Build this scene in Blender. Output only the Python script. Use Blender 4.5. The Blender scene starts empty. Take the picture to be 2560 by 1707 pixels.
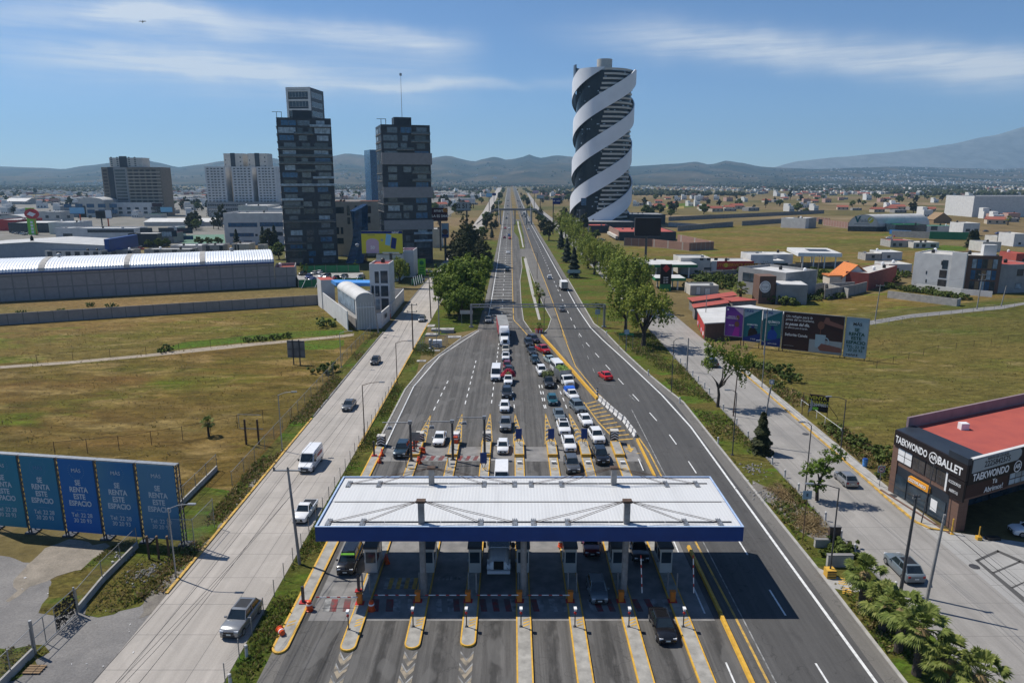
import bpy,math,random
from mathutils import Vector,Matrix,noise
R=math.radians
rnd=random.Random(7)
sc=bpy.context.scene
COL=sc.collection
# survey of the place
CAMH,FPX,HORZ=39.0,1777.0,449.0
PITCH=math.atan((853.5-HORZ)/FPX)
VIEW=dict(a=(0,1100,.38704),b=(700,1100,.3871),c=(1250,1100,.3871),d=(1860,1200,.3233),e=(0,640,.36565),f=(860,760,.28067),g=(1250,760,.28061),h=(1780,740,.33163),i=(0,360,.30612),j=(640,180,.34437),k=(1000,440,.26781),l=(1380,120,.31902),m=(1560,400,.26781),n=(2060,400,.2551),o=(0,0,1.08844),p=(0,440,.16156),q=(360,440,.16156),r=(740,600,.16582),s=(1400,500,.22959),t=(2180,980,.22961),u=(700,200,.30593),v=(920,280,.25496),w=(1080,440,.13605),x=(1780,760,.17857),y=(900,1040,.17007),z=(980,1340,.18707),N=(0,0,1))
def _ray(v,x,y):
	a=VIEW[v]; X=a[0]+x*a[2]; Y=a[1]+y*a[2]
	u=(X-1280)/FPX; w=(Y-853.5)/FPX
	return u,math.cos(PITCH)-w*math.sin(PITCH),-(w*math.cos(PITCH)+math.sin(PITCH))
def g(v,x,y,z=0.0):
	"ground point (x, y) in metres"
	a,b,c=_ray(v,x,y); t=(z-CAMH)/c
	return(a*t,b*t)
def at(v,x,y,Y):
	"(x, z) of a point standing at distance Y"
	a,b,c=_ray(v,x,y); t=Y/b
	return(a*t,CAMH+c*t)
def hz(v,x,y,Y):return at(v,x,y,Y)[1]
# objects
def tag(o,label=None,cat=None,group=None,kind=None):
	if label:o['label']=label
	if cat:o['category']=cat
	if group:o['group']=group
	if kind:o['kind']=kind
	return o
def thing(name,label,cat,loc=(0,0,0),rz=0.0,group=None):
	o=bpy.data.objects.new(name,None); COL.objects.link(o)
	o.empty_display_size=.3
	o.location=loc if len(loc)==3 else(loc[0],loc[1],0); o.rotation_euler=(0,0,rz)
	return tag(o,label,cat,group)
def mat_of(o):return Matrix.Translation(o.location)@Matrix.Rotation(o.rotation_euler.z,4,'Z')
class MB:
	"collects shapes and links them as one mesh object"
	def __init__(s):s.v=[]; s.f=[]; s.m=[]; s.mi=0
	def mark(s):return len(s.v)
	def move(s,n,M):
		for i in range(n,len(s.v)):s.v[i]=tuple(M@Vector(s.v[i]))
	def face(s,pts,mi=None):
		n=len(s.v); s.v+=[tuple(p)for p in pts]; s.f.append(tuple(range(n,n+len(pts)))); s.m.append(s.mi if mi is None else mi)
	def box(s,x0,x1,y0,y1,z0,z1,mi=None,top=None):
		n=len(s.v)
		s.v+=[(x0,y0,z0),(x1,y0,z0),(x1,y1,z0),(x0,y1,z0),(x0,y0,z1),(x1,y0,z1),(x1,y1,z1),(x0,y1,z1)]
		mi=s.mi if mi is None else mi
		for k,q in enumerate(((3,2,1,0),(4,5,6,7),(0,1,5,4),(1,2,6,5),(2,3,7,6),(3,0,4,7))):
			s.f.append(tuple(n+i for i in q)); s.m.append(top if(top is not None and k==1)else mi)
		return s
	def cbox(s,cx,cy,cz,sx,sy,sz,mi=None):return s.box(cx-sx/2,cx+sx/2,cy-sy/2,cy+sy/2,cz-sz/2,cz+sz/2,mi)
	def prism(s,pts,z0,z1,mi=None,top=None,bottom=False):
		a=sum(pts[i][0]*pts[(i+1)%len(pts)][1]-pts[(i+1)%len(pts)][0]*pts[i][1]for i in range(len(pts)))
		if a<0:pts=pts[::-1]
		n=len(s.v); k=len(pts); mi=s.mi if mi is None else mi
		s.v+=[(p[0],p[1],z0)for p in pts]+[(p[0],p[1],z1)for p in pts]
		s.f.append(tuple(range(n+k,n+2*k))); s.m.append(mi if top is None else top)
		if bottom:s.f.append(tuple(range(n+k-1,n-1,-1))); s.m.append(mi)
		for i in range(k):
			j=(i+1)%k; s.f.append((n+i,n+j,n+k+j,n+k+i)); s.m.append(mi)
		return s
	def sheet(s,pts,z,mi=None):
		a=sum(pts[i][0]*pts[(i+1)%len(pts)][1]-pts[(i+1)%len(pts)][0]*pts[i][1]for i in range(len(pts)))
		if a<0:pts=pts[::-1]
		s.face([(p[0],p[1],z)for p in pts],mi); return s
	def strip(s,left,right,z,mi=None):
		for i in range(len(left)-1):s.sheet([left[i],right[i],right[i+1],left[i+1]],z,mi)
		return s
	def tube(s,p,q,r,r2=None,n=8,mi=None,caps=True):
		p=Vector(p); q=Vector(q); d=(q-p)
		if d.length<1e-6:return s
		d.normalize(); a=d.orthogonal().normalized(); b=d.cross(a); r2=r if r2 is None else r2
		k=len(s.v); mi=s.mi if mi is None else mi
		for c,rr in((p,r),(q,r2)):
			for i in range(n):
				t=2*math.pi*i/n; s.v.append(tuple(c+a*math.cos(t)*rr+b*math.sin(t)*rr))
		for i in range(n):
			j=(i+1)%n; s.f.append((k+i,k+j,k+n+j,k+n+i)); s.m.append(mi)
		if caps:
			s.f.append(tuple(range(k+n-1,k-1,-1))); s.m.append(mi); s.f.append(tuple(range(k+n,k+2*n))); s.m.append(mi)
		return s
	def path(s,pts,rs,n=6,mi=None):
		rs=rs if isinstance(rs,(list,tuple))else[rs]*len(pts)
		for i in range(len(pts)-1):s.tube(pts[i],pts[i+1],rs[i],rs[i+1],n,mi,caps=(i==len(pts)-2))
		return s
	def lathe(s,prof,c=(0,0,0),n=12,mi=None,M=None):
		k=len(s.v); mi=s.mi if mi is None else mi
		for r,z in prof:
			for i in range(n):
				t=2*math.pi*i/n; s.v.append((c[0]+r*math.cos(t),c[1]+r*math.sin(t),c[2]+z))
		for j in range(len(prof)-1):
			for i in range(n):
				a=k+j*n+i; b=k+j*n+(i+1)%n; s.f.append((a,b,b+n,a+n)); s.m.append(mi)
		s.f.append(tuple(range(k+n-1,k-1,-1))); s.m.append(mi)
		e=k+(len(prof)-1)*n; s.f.append(tuple(range(e,e+n))); s.m.append(mi)
		return s
	def loft(s,rings,mi=None,caps=True):
		k=len(s.v); n=len(rings[0]); mi=s.mi if mi is None else mi
		for r in rings:s.v+=[tuple(p)for p in r]
		for j in range(len(rings)-1):
			for i in range(n):
				a=k+j*n+i; b=k+j*n+(i+1)%n; s.f.append((a,b,b+n,a+n)); s.m.append(mi)
		if caps:
			s.f.append(tuple(range(k+n-1,k-1,-1))); s.m.append(mi)
			e=k+(len(rings)-1)*n; s.f.append(tuple(range(e,e+n))); s.m.append(mi)
		return s
	def build(s,name,mats,parent=None,smooth=False,world=True):
		me=bpy.data.meshes.new(name)
		v=s.v
		if parent is not None and world:
			iv=mat_of(parent).inverted(); v=[tuple(iv@Vector(p))for p in v]
		me.from_pydata(v,[],s.f)
		for m in(mats if isinstance(mats,(list,tuple))else[mats]):me.materials.append(m)
		me.polygons.foreach_set('material_index',s.m)
		if smooth:me.polygons.foreach_set('use_smooth',[True]*len(s.f))
		me.update()
		o=bpy.data.objects.new(name,me); COL.objects.link(o)
		if parent is not None:o.parent=parent
		return o
def smooth_by_angle(o,deg=40):
	try:
		o.data.set_sharp_from_angle(angle=R(deg))
		o.data.polygons.foreach_set('use_smooth',[True]*len(o.data.polygons))
	except Exception:pass
	return o
def struct(o):o['kind']='structure'; return o
KIDS={}
def kids(o):
	if o.name not in KIDS:KIDS[o.name]=list(o.children)
	return KIDS[o.name]
def dup(o,loc=None,rz=None,label=None,group=None,parent=None,scale=None,paint=None):
	"a copy of a thing with copies of its parts and sub-parts"
	c=o.copy(); COL.objects.link(c)
	if parent is not None:c.parent=parent
	if loc is not None:c.location=loc if len(loc)==3 else(loc[0],loc[1],0)
	if rz is not None:c.rotation_euler=(0,0,rz)
	if label:c['label']=label
	if group:c['group']=group
	if scale is not None:c.scale=scale if isinstance(scale,(tuple,list))else(scale,)*3
	if paint:repaint(c,paint)
	for ch in kids(o):dup(ch,parent=c,paint=paint)
	return c
def repaint(o,paint):
	if o.type!='MESH':return
	for sl,m in zip(o.material_slots,o.data.materials):
		if m and m.get('slot')in paint:sl.link='OBJECT'; sl.material=paint[m['slot']]
class Panel:
	"a flat upright face: u runs to the viewer's right, v up, d out of it"
	def __init__(s,A,B,z0=0.0):
		s.O=Vector((A[0],A[1],z0)); d=Vector((B[0]-A[0],B[1]-A[1],0)); s.w=d.length; s.u=d.normalized(); s.n=s.u.cross(Vector((0,0,1)))
	def p(s,u,v,d=0.0):return s.O+s.u*u+Vector((0,0,v))+s.n*d
	def xy(s,u,d=0.0):q=s.p(u,0,d); return(q.x,q.y)
	def box(s,mb,u0,u1,v0,v1,d0,d1,mi=None):
		k=mb.mark(); mb.box(u0,u1,-d1,-d0,v0,v1,mi)
		M=Matrix(((s.u.x,-s.n.x,0,s.O.x),(s.u.y,-s.n.y,0,s.O.y),(0,0,1,s.O.z),(0,0,0,1)))
		mb.move(k,M); return mb
	def quad(s,mb,pts,d,mi=None):mb.face([s.p(a,b,d)for a,b in pts],mi)
	def slab(s,mb,pts,d0,d1,mi=None):
		ar=sum(pts[i][0]*pts[(i+1)%len(pts)][1]-pts[(i+1)%len(pts)][0]*pts[i][1]for i in range(len(pts)))
		if ar<0:pts=pts[::-1]
		mb.loft([[s.p(a,b,d0)for a,b in pts],[s.p(a,b,d1)for a,b in pts]],mi)
	def disc(s,mb,u,v,ru,rv,d0,d1,mi=None,n=20):
		s.slab(mb,[(u+ru*math.cos(2*math.pi*i/n),v+rv*math.sin(2*math.pi*i/n))for i in range(n)],d0,d1,mi)
	def text(s,body,u,v,size,m,parent,d=.03,align='CENTER',bold=.0,sx=1.0,name='lettering',shear=0.0,space=1.0):
		cu=bpy.data.curves.new(name,'FONT'); cu.body=body; cu.size=size; cu.align_x=align; cu.align_y='CENTER'
		cu.extrude=.008; cu.offset=bold*size; cu.resolution_u=3; cu.shear=shear; cu.space_character=space; cu.space_line=.95
		cu.materials.append(m)
		o=bpy.data.objects.new(name,cu); COL.objects.link(o); o.parent=parent
		q=s.p(u,v,d); w=Vector((0,0,1))
		W=Matrix(((s.u.x,0,s.n.x,q.x),(s.u.y,0,s.n.y,q.y),(s.u.z,1,s.n.z,q.z),(0,0,0,1)))@Matrix.Diagonal((sx,1,1,1))
		L=mat_of(parent).inverted()@W
		o.matrix_basis=L
		return o
		# materials
def newmat(name):
	m=bpy.data.materials.new(name); m.use_nodes=True; nt=m.node_tree
	return m,nt,nt.nodes['Principled BSDF']
def N(nt,t,**k):
	n=nt.nodes.new(t)
	for a,b in k.items():setattr(n,a,b)
	return n
def c4(c):return(c,c,c,1)if isinstance(c,(int,float))else(*c,1)
def ramp(nt,src,stops,out='Color'):
	r=N(nt,'ShaderNodeValToRGB'); e=r.color_ramp.elements
	e[0].position,e[0].color=stops[0][0],c4(stops[0][1]); e[1].position,e[1].color=stops[-1][0],c4(stops[-1][1])
	for p,c in stops[1:-1]:q=e.new(p); q.color=c4(c)
	nt.links.new(src,r.inputs[0]); return r.outputs[0]
def pos(nt,scale=(1,1,1),rot=0.0,obj=False):
	if obj:s=N(nt,'ShaderNodeTexCoord').outputs['Object']
	else:s=N(nt,'ShaderNodeNewGeometry').outputs['Position']
	mp=N(nt,'ShaderNodeMapping'); mp.inputs['Scale'].default_value=scale; mp.inputs['Rotation'].default_value=(0,0,rot)
	nt.links.new(s,mp.inputs[0]); return mp.outputs[0]
def nz(nt,vec,scale,detail=4,rough=.55,dist=0.0):
	n=N(nt,'ShaderNodeTexNoise'); n.inputs['Scale'].default_value=scale; n.inputs['Detail'].default_value=detail
	n.inputs['Roughness'].default_value=rough; n.inputs['Distortion'].default_value=dist
	nt.links.new(vec,n.inputs['Vector']); return n.outputs['Fac']
def mix(nt,f,a,b,mode='MIX'):
	m=N(nt,'ShaderNodeMix',data_type='RGBA',blend_type=mode)
	for i,q in((0,f),(6,a),(7,b)):
		if hasattr(q,'links')or hasattr(q,'is_linked'):nt.links.new(q,m.inputs[i])
		elif i==0:m.inputs[0].default_value=q
		else:m.inputs[i].default_value=c4(q)
	return m.outputs[2]
def math_(nt,op,a,b=None,c=None):
	m=N(nt,'ShaderNodeMath',operation=op)
	for i,q in enumerate((a,b,c)):
		if q is None:continue
		if hasattr(q,'is_linked'):nt.links.new(q,m.inputs[i])
		else:m.inputs[i].default_value=q
	return m.outputs[0]
def bump(nt,bs,h,strength=.5,dist=.1):
	b=N(nt,'ShaderNodeBump'); b.inputs['Strength'].default_value=strength; b.inputs['Distance'].default_value=dist
	nt.links.new(h,b.inputs['Height']); nt.links.new(b.outputs[0],bs.inputs['Normal'])
def pm(name,c,c2=None,sc_=1.5,rough=.75,metal=0.0,bmp=0.0,lo=.35,hi=.65,obj=False,spec=.4,stretch=(1,1,1),slot=None,coat=0.0):
	m,nt,bs=newmat(name)
	if c2 is None:c2=tuple(x*.86 for x in c)
	f=nz(nt,pos(nt,stretch,obj=obj),sc_,5)
	nt.links.new(ramp(nt,f,[(lo,c),(hi,c2)]),bs.inputs['Base Color'])
	bs.inputs['Roughness'].default_value=rough; bs.inputs['Metallic'].default_value=metal; bs.inputs['Specular IOR Level'].default_value=spec
	bs.inputs['Coat Weight'].default_value=coat
	if bmp:bump(nt,bs,f,bmp,.05)
	if slot:m['slot']=slot
	return m
def paint(name,c,rough=.28,slot=None,metal=0.0):return pm(name,c,tuple(x*.93 for x in c),3,rough,metal,obj=True,spec=.5,slot=slot,coat=.5)
MT={}
MT['white_wall']=pm('white_wall',(.64,.63,.61),(.52,.51,.5),.4,lo=.3,hi=.7)
MT['white_paint']=pm('white_painted_metal',(.8,.8,.8),(.7,.7,.7),2,.45)
MT['pale_wall']=pm('pale_wall',(.56,.53,.48),(.46,.44,.4),.5)
MT['beige_wall']=pm('beige_wall',(.62,.54,.45),(.54,.47,.39),.5)
MT['grey_wall']=pm('grey_wall',(.3,.3,.3),(.24,.24,.24),.5)
MT['dark_wall']=pm('dark_panel_wall',(.026,.034,.047),(.018,.024,.034),.4,.5)
MT['conc']=pm('concrete',(.42,.4,.37),(.3,.29,.27),.9,.9,bmp=.15)
MT['conc_dark']=pm('weathered_concrete',(.24,.23,.22),(.16,.155,.15),.7,.9,bmp=.15)
MT['island']=pm('island_concrete',(.4,.38,.34),(.22,.21,.19),1.1,.9,bmp=.2,lo=.3,hi=.7)
MT['yellow']=pm('yellow_road_paint',(.68,.4,.05),(.52,.29,.04),2.5,.6)
MT['yellow_worn']=pm('worn_yellow_paint',(.6,.36,.06),(.25,.18,.08),1.6,.75,lo=.4,hi=.68)
MT['line']=pm('white_road_paint',(.72,.72,.7),(.45,.45,.44),1.8,.6,lo=.45,hi=.75)
MT['line_worn']=pm('worn_white_paint',(.32,.32,.31),(.12,.12,.12),1.1,.8,lo=.4,hi=.62)
MT['red_worn']=pm('worn_red_paint',(.2,.035,.035),(.1,.07,.068),1.4,.8,lo=.4,hi=.6)
MT['metal']=pm('galvanised_steel',(.34,.35,.36),(.26,.27,.28),3,.45,.6,obj=True)
MT['steel_dark']=pm('dark_steel',(.09,.09,.095),(.06,.06,.065),3,.5,.3,obj=True)
MT['rust']=pm('rusty_steel',(.12,.075,.05),(.07,.045,.035),2.5,.8,.1,obj=True)
MT['black']=pm('black_plastic',(.018,.018,.02),(.012,.012,.013),4,.5,obj=True)
MT['rubber']=pm('tyre_rubber',(.02,.02,.02),(.014,.014,.014),6,.85,obj=True)
MT['orange']=pm('orange_plastic',(.75,.1,.02),(.6,.07,.015),4,.45,obj=True)
MT['orange_box']=pm('orange_cabinet_paint',(.72,.22,.03),(.6,.17,.02),3,.5,obj=True)
MT['red']=pm('red_paint',(.5,.03,.03),(.4,.025,.025),2,.5,obj=True)
MT['blue']=pm('blue_panel',(.006,.05,.22),(.005,.042,.19),.7,.45)
MT['blue_light']=pm('light_blue_panel',(.08,.3,.7),(.07,.26,.62),2,.5)
MT['green']=pm('green_panel',(.02,.2,.08),(.015,.16,.06),1,.55)
MT['green_light']=pm('lime_panel',(.22,.6,.05),(.18,.5,.04),1,.5)
MT['wood']=pm('weathered_timber',(.3,.2,.11),(.2,.13,.07),3,.85,obj=True)
MT['pole']=pm('pole_concrete',(.3,.29,.28),(.22,.21,.2),2,.85)
MT['redroof']=pm('red_roof_coating',(.4,.085,.06),(.33,.07,.055),.35,.85)
MT['orange_tile']=pm('orange_clay_tile',(.62,.2,.05),(.48,.15,.04),2,.8)
MT['whiteroof']=pm('white_roof_coating',(.62,.61,.59),(.48,.47,.45),.3,.7,lo=.3,hi=.7)
def glass(name,c=(.02,.03,.035),rough=.06,spec=.7):
	m,nt,bs=newmat(name)
	f=nz(nt,pos(nt,obj=True),.7,2)
	nt.links.new(ramp(nt,f,[(.35,c),(.65,tuple(x*1.8 for x in c))]),bs.inputs['Base Color'])
	bs.inputs['Roughness'].default_value=rough; bs.inputs['Specular IOR Level'].default_value=spec
	return m
MT['glass']=glass('window_glass',(.022,.034,.046),.12,.5); MT['car_glass']=glass('car_glass',(.012,.018,.022),.04,.8)
MT['glass_mid']=glass('half_drawn_window',(.06,.08,.1),.12,.55); MT['navy_glass']=glass('navy_glass',(.01,.035,.075),.2,.3); MT['glass_pale']=glass('pale_glass',(.2,.25,.29),.2,.3); MT['glass_blue']=glass('blue_glass',(.02,.07,.14),.15,.35)  # glass_pale: pale colour stands for curtains and for painted-in reflections
MT['glass_warm']=glass('shaded_window',(.045,.04,.038),.25,.2)  # warm dark grey glass tone
# camera, sun, sky
cam=bpy.data.cameras.new('camera'); cam.sensor_width=36; cam.lens=36*FPX/2560; cam.clip_start=.5; cam.clip_end=60000
co=bpy.data.objects.new('camera',cam); COL.objects.link(co); co.location=(0,0,CAMH); co.rotation_euler=(math.pi/2-PITCH,0,0); sc.camera=co
SUN=Vector((-.51,.265,.83)).normalized()
sl=bpy.data.lights.new('sun','SUN'); sl.energy=4.9; sl.angle=R(.5); sl.color=(1,.955,.88)
so=bpy.data.objects.new('sun',sl); COL.objects.link(so); so.rotation_euler=SUN.to_track_quat('Z','Y').to_euler(); so.location=SUN*300
sc.view_settings.view_transform='Standard'; sc.view_settings.look='None'; sc.view_settings.exposure=.1; sc.view_settings.gamma=1
sc.cycles.max_bounces=6; sc.cycles.diffuse_bounces=3; sc.cycles.glossy_bounces=3; sc.cycles.transmission_bounces=2; sc.cycles.transparent_max_bounces=6
sc.cycles.volume_bounces=0; sc.cycles.caustics_reflective=False; sc.cycles.caustics_refractive=False
try:sc.cycles.use_denoising=True; sc.cycles.denoiser='OPENIMAGEDENOISE'
except Exception:pass
W=bpy.data.worlds.new('World'); sc.world=W; W.use_nodes=True; nt=W.node_tree; bg=nt.nodes['Background']
sky=N(nt,'ShaderNodeTexSky'); sky.sky_type='NISHITA'; sky.sun_disc=False; sky.sun_elevation=math.asin(SUN.z); sky.sun_rotation=math.atan2(SUN.x,SUN.y)
sky.altitude=2100; sky.air_density=1.0; sky.dust_density=.3; sky.ozone_density=3.0
gd=N(nt,'ShaderNodeTexCoord'); sx=N(nt,'ShaderNodeSeparateXYZ'); nt.links.new(gd.outputs['Generated'],sx.inputs[0])
az=math_(nt,'ARCTAN2',sx.outputs[0],sx.outputs[1]); el=math_(nt,'ARCSINE',sx.outputs[2])
cv=N(nt,'ShaderNodeCombineXYZ'); nt.links.new(az,cv.inputs[0]); nt.links.new(el,cv.inputs[1])
mp=N(nt,'ShaderNodeMapping'); mp.inputs['Rotation'].default_value=(0,0,R(7)); mp.inputs['Scale'].default_value=(1.6,15,1); nt.links.new(cv.outputs[0],mp.inputs[0])
wis=ramp(nt,nz(nt,mp.outputs[0],2.2,9,.62,.55),[(.44,0),(.78,1)])
mp2=N(nt,'ShaderNodeMapping'); mp2.inputs['Rotation'].default_value=(0,0,R(9)); mp2.inputs['Scale'].default_value=(4,60,1); nt.links.new(cv.outputs[0],mp2.inputs[0])
fine=ramp(nt,nz(nt,mp2.outputs[0],2.0,8,.65,.8),[(.3,.25),(.75,1)])
wob=math_(nt,'MULTIPLY',math_(nt,'SUBTRACT',nz(nt,cv.outputs[0],6,4),.5),.05)
def AE(x,y):a,b,c=_ray('N',x,y); return math.atan2(a,b),math.asin(c/math.sqrt(a*a+b*b+c*c))
def streak(x0,y0,x1,y1,width,gain,f0=.12,f1=.1):
	(a0,e0),(a1,e1)=AE(x0,y0),AE(x1,y1); slope=(e1-e0)/(a1-a0)
	d=math_(nt,'ADD',math_(nt,'SUBTRACT',el,math_(nt,'ADD',e0,math_(nt,'MULTIPLY',math_(nt,'SUBTRACT',az,a0),slope))),wob)
	q=math_(nt,'DIVIDE',d,width); b=math_(nt,'EXPONENT',math_(nt,'MULTIPLY',math_(nt,'MULTIPLY',q,q),-1.0)); o=[]
	for lo,hi in((a0,a0+f0),(a1,a1-f1)):
		mr=N(nt,'ShaderNodeMapRange',interpolation_type='SMOOTHSTEP'); nt.links.new(az,mr.inputs[0]); mr.inputs[1].default_value=lo; mr.inputs[2].default_value=hi; o.append(mr.outputs[0])
	return math_(nt,'MULTIPLY',math_(nt,'MULTIPLY',b,gain),math_(nt,'MULTIPLY',o[0],o[1]))
tot=None
for a in((1350,62,2750,185,.020,1.0,.3),(1900,118,2900,150,.012,.7,.25),(1250,70,2100,120,.016,.35,.2),(-300,120,1390,215,.0065,.75,.4),(-400,60,900,190,.012,.8,.3),(150,20,760,95,.018,.85,.1),(480,45,1250,120,.013,.85,.15),(-500,0,500,50,.012,.6,.2),(-400,120,1250,190,.032,.55,.3),(-200,-30,700,60,.014,.5,.2),(1300,205,1640,215,.008,.3,.05)):
	s_=streak(*a); tot=s_ if tot is None else math_(nt,'ADD',tot,s_)
amt=math_(nt,'MULTIPLY',tot,math_(nt,'ADD',.12,math_(nt,'MULTIPLY_ADD',wis,.35,math_(nt,'MULTIPLY',fine,.55))))
amt=math_(nt,'MINIMUM',math_(nt,'MULTIPLY',amt,1.15),.8)
cl=mix(nt,amt,mix(nt,1.0,sky.outputs[0],(.78,.95,1.13),'MULTIPLY'),(8.6,9.0,9.4))
nt.links.new(cl,bg.inputs[0]); bg.inputs[1].default_value=.088
# ground materials
def grass_mat(name,brown,olive,lush,straw,s1=.028,lushness=.56,strawness=.6,off=0.0):
	m,nt,bs=newmat(name); v=pos(nt);
	if off:
		mp=N(nt,'ShaderNodeMapping'); mp.inputs['Location'].default_value=(off,off*.7,0); nt.links.new(v,mp.inputs[0]); v=mp.outputs[0]
	vs=N(nt,'ShaderNodeMapping'); vs.inputs['Scale'].default_value=(.55,1.25,1); vs.inputs['Rotation'].default_value=(0,0,R(-14)); nt.links.new(v,vs.inputs[0]); vs=vs.outputs[0]
	a=nz(nt,vs,s1,6,.6,.3); b=nz(nt,vs,s1*5,7,.65,.6); d=nz(nt,v,1.6,8,.72); e=nz(nt,vs,s1*2.1,5,.6,.4)
	c=mix(nt,ramp(nt,a,[(.4,0),(.6,1)]),olive,brown)
	c=mix(nt,ramp(nt,e,[(lushness,0),(lushness+.12,1)]),c,lush)
	c=mix(nt,ramp(nt,b,[(strawness,0),(strawness+.16,.85)]),c,straw)
	w_=nz(nt,vs,s1*.35,3,.5); c=mix(nt,.8,c,ramp(nt,w_,[(.35,(.5,.6,.42)),(.5,(.72,.73,.62)),(.66,(.92,.82,.74))]),'MULTIPLY')
	c=mix(nt,.9,c,ramp(nt,nz(nt,vs,s1*16,6,.7,.8),[(.3,.55),(.5,1.1),(.68,1.75)]),'MULTIPLY')
	c=mix(nt,.7,c,ramp(nt,d,[(.28,.5),(.5,1.05),(.74,1.7)]),'MULTIPLY')
	nt.links.new(c,bs.inputs['Base Color']); bs.inputs['Roughness'].default_value=.95; bs.inputs['Specular IOR Level'].default_value=.1
	h=math_(nt,'ADD',math_(nt,'MULTIPLY',b,1.4),d); bump(nt,bs,h,.7,.4); return m
MT['field_dry']=grass_mat('dry_field_grass',(.155,.092,.03),(.10,.088,.018),(.10,.12,.014),(.27,.19,.08),.022,.56,.5)
MT['field_mid']=grass_mat('mixed_field_grass',(.17,.115,.04),(.115,.105,.02),(.11,.135,.018),(.27,.2,.09),.03,.53,.52,31)
MT['field_green']=grass_mat('olive_field_grass',(.16,.122,.04),(.118,.105,.028),(.112,.118,.026),(.26,.2,.1),.035,.55,.56,77)
MT['verge']=grass_mat('verge_grass',(.12,.1,.03),(.085,.105,.018),(.075,.13,.016),(.25,.2,.1),.09,.52,.62,13)
MT['lush']=grass_mat('lush_grass',(.1,.12,.02),(.085,.13,.015),(.07,.14,.015),(.15,.16,.05),.08,.5,.7,5)
MT['strip']=grass_mat('brown_strip_grass',(.2,.145,.065),(.17,.12,.05),(.14,.12,.03),(.27,.2,.1),.05,.62,.6,50)
def gravel(name,c,c2,s=.25):
	m,nt,bs=newmat(name); v=pos(nt); a=nz(nt,v,s,7,.65,.3); d=nz(nt,v,5,6,.8)
	k=mix(nt,.8,ramp(nt,a,[(.35,c),(.65,c2)]),ramp(nt,d,[(.3,.6),(.7,1.35)]),'MULTIPLY')
	nt.links.new(k,bs.inputs['Base Color']); bs.inputs['Roughness'].default_value=.95; bump(nt,bs,d,.5,.06); return m
MT['gravel']=gravel('grey_gravel',(.15,.143,.138),(.22,.208,.195)); MT['dirt']=gravel('pale_dirt',(.36,.3,.23),(.27,.22,.16)); MT['rubble']=gravel('rubble_soil',(.29,.25,.2),(.19,.165,.13),.5)
MT['soil_dark']=gravel('dark_soil',(.13,.115,.1),(.2,.18,.15),.6)
def asphalt(name,c,c2,streak=.35,oil=False):
	m,nt,bs=newmat(name); v=pos(nt); a=nz(nt,v,.09,5,.6,.4); d=nz(nt,v,9,4,.8)
	st=nz(nt,pos(nt,(1,.012,1)),1.25,4,.65); st2=nz(nt,pos(nt,(1,.05,1)),4.5,3,.7)
	k=ramp(nt,a,[(.3,c),(.7,c2)])
	k=mix(nt,streak,k,ramp(nt,st,[(.3,.55),(.5,1.0),(.7,1.5)]),'MULTIPLY')
	k=mix(nt,streak*.7,k,ramp(nt,st2,[(.3,.7),(.7,1.3)]),'MULTIPLY')
	k=mix(nt,.5,k,ramp(nt,d,[(.25,.7),(.75,1.3)]),'MULTIPLY')
	blot=ramp(nt,nz(nt,pos(nt,(1,.35,1)),.55,4,.6),[(.62,1),(.74,.62)]); k=mix(nt,.55,k,blot,'MULTIPLY')
	vc=N(nt,'ShaderNodeTexVoronoi',feature='DISTANCE_TO_EDGE'); vc.inputs['Scale'].default_value=1; nd=N(nt,'ShaderNodeVectorMath',operation='ADD'); nt.links.new(pos(nt,(.13,.07,1)),nd.inputs[0]); nn=N(nt,'ShaderNodeTexNoise'); nn.inputs['Scale'].default_value=.5; nt.links.new(v,nn.inputs['Vector']); nt.links.new(nn.outputs['Color'],nd.inputs[1]); nt.links.new(nd.outputs[0],vc.inputs['Vector'])
	k=mix(nt,.5,k,ramp(nt,vc.outputs['Distance'],[(.0,.35),(.012,1.0)]),'MULTIPLY')
	if oil:
		s=N(nt,'ShaderNodeSeparateXYZ'); nt.links.new(v,s.inputs[0]); co_=math_(nt,'COSINE',math_(nt,'MULTIPLY',math_(nt,'SUBTRACT',s.outputs[0],-1.37),2*math.pi/4.82))
		f=math_(nt,'MULTIPLY',ramp(nt,math_(nt,'ADD',co_,math_(nt,'MULTIPLY',math_(nt,'SUBTRACT',nz(nt,pos(nt,(1,.3,1)),1.6,5,.7),.5),1.1)),[(.72,0),(1.0,1)]),ramp(nt,math_(nt,'MULTIPLY',s.outputs[1],.01),[(.9,1),(1.0,.25),]))
		k=mix(nt,math_(nt,'MULTIPLY',f,.62),k,(.025,.024,.023))
		pt=ramp(nt,nz(nt,pos(nt,(.5,.16,1)),.8,2,.5),[(.6,0),(.63,.5)]); k=mix(nt,pt,k,(.14,.135,.128))
	nt.links.new(k,bs.inputs['Base Color']); bs.inputs['Roughness'].default_value=.88; bs.inputs['Specular IOR Level'].default_value=.25; bump(nt,bs,d,.25,.02); return m
MT['asphalt']=asphalt('toll_plaza_asphalt',(.085,.082,.078),(.112,.106,.099),.75,True)
MT['asphalt_dark']=asphalt('highway_asphalt',(.07,.069,.068),(.088,.085,.082),.35)
MT['shoulder']=asphalt('shoulder_asphalt',(.13,.122,.112),(.165,.155,.14),.25)
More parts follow.
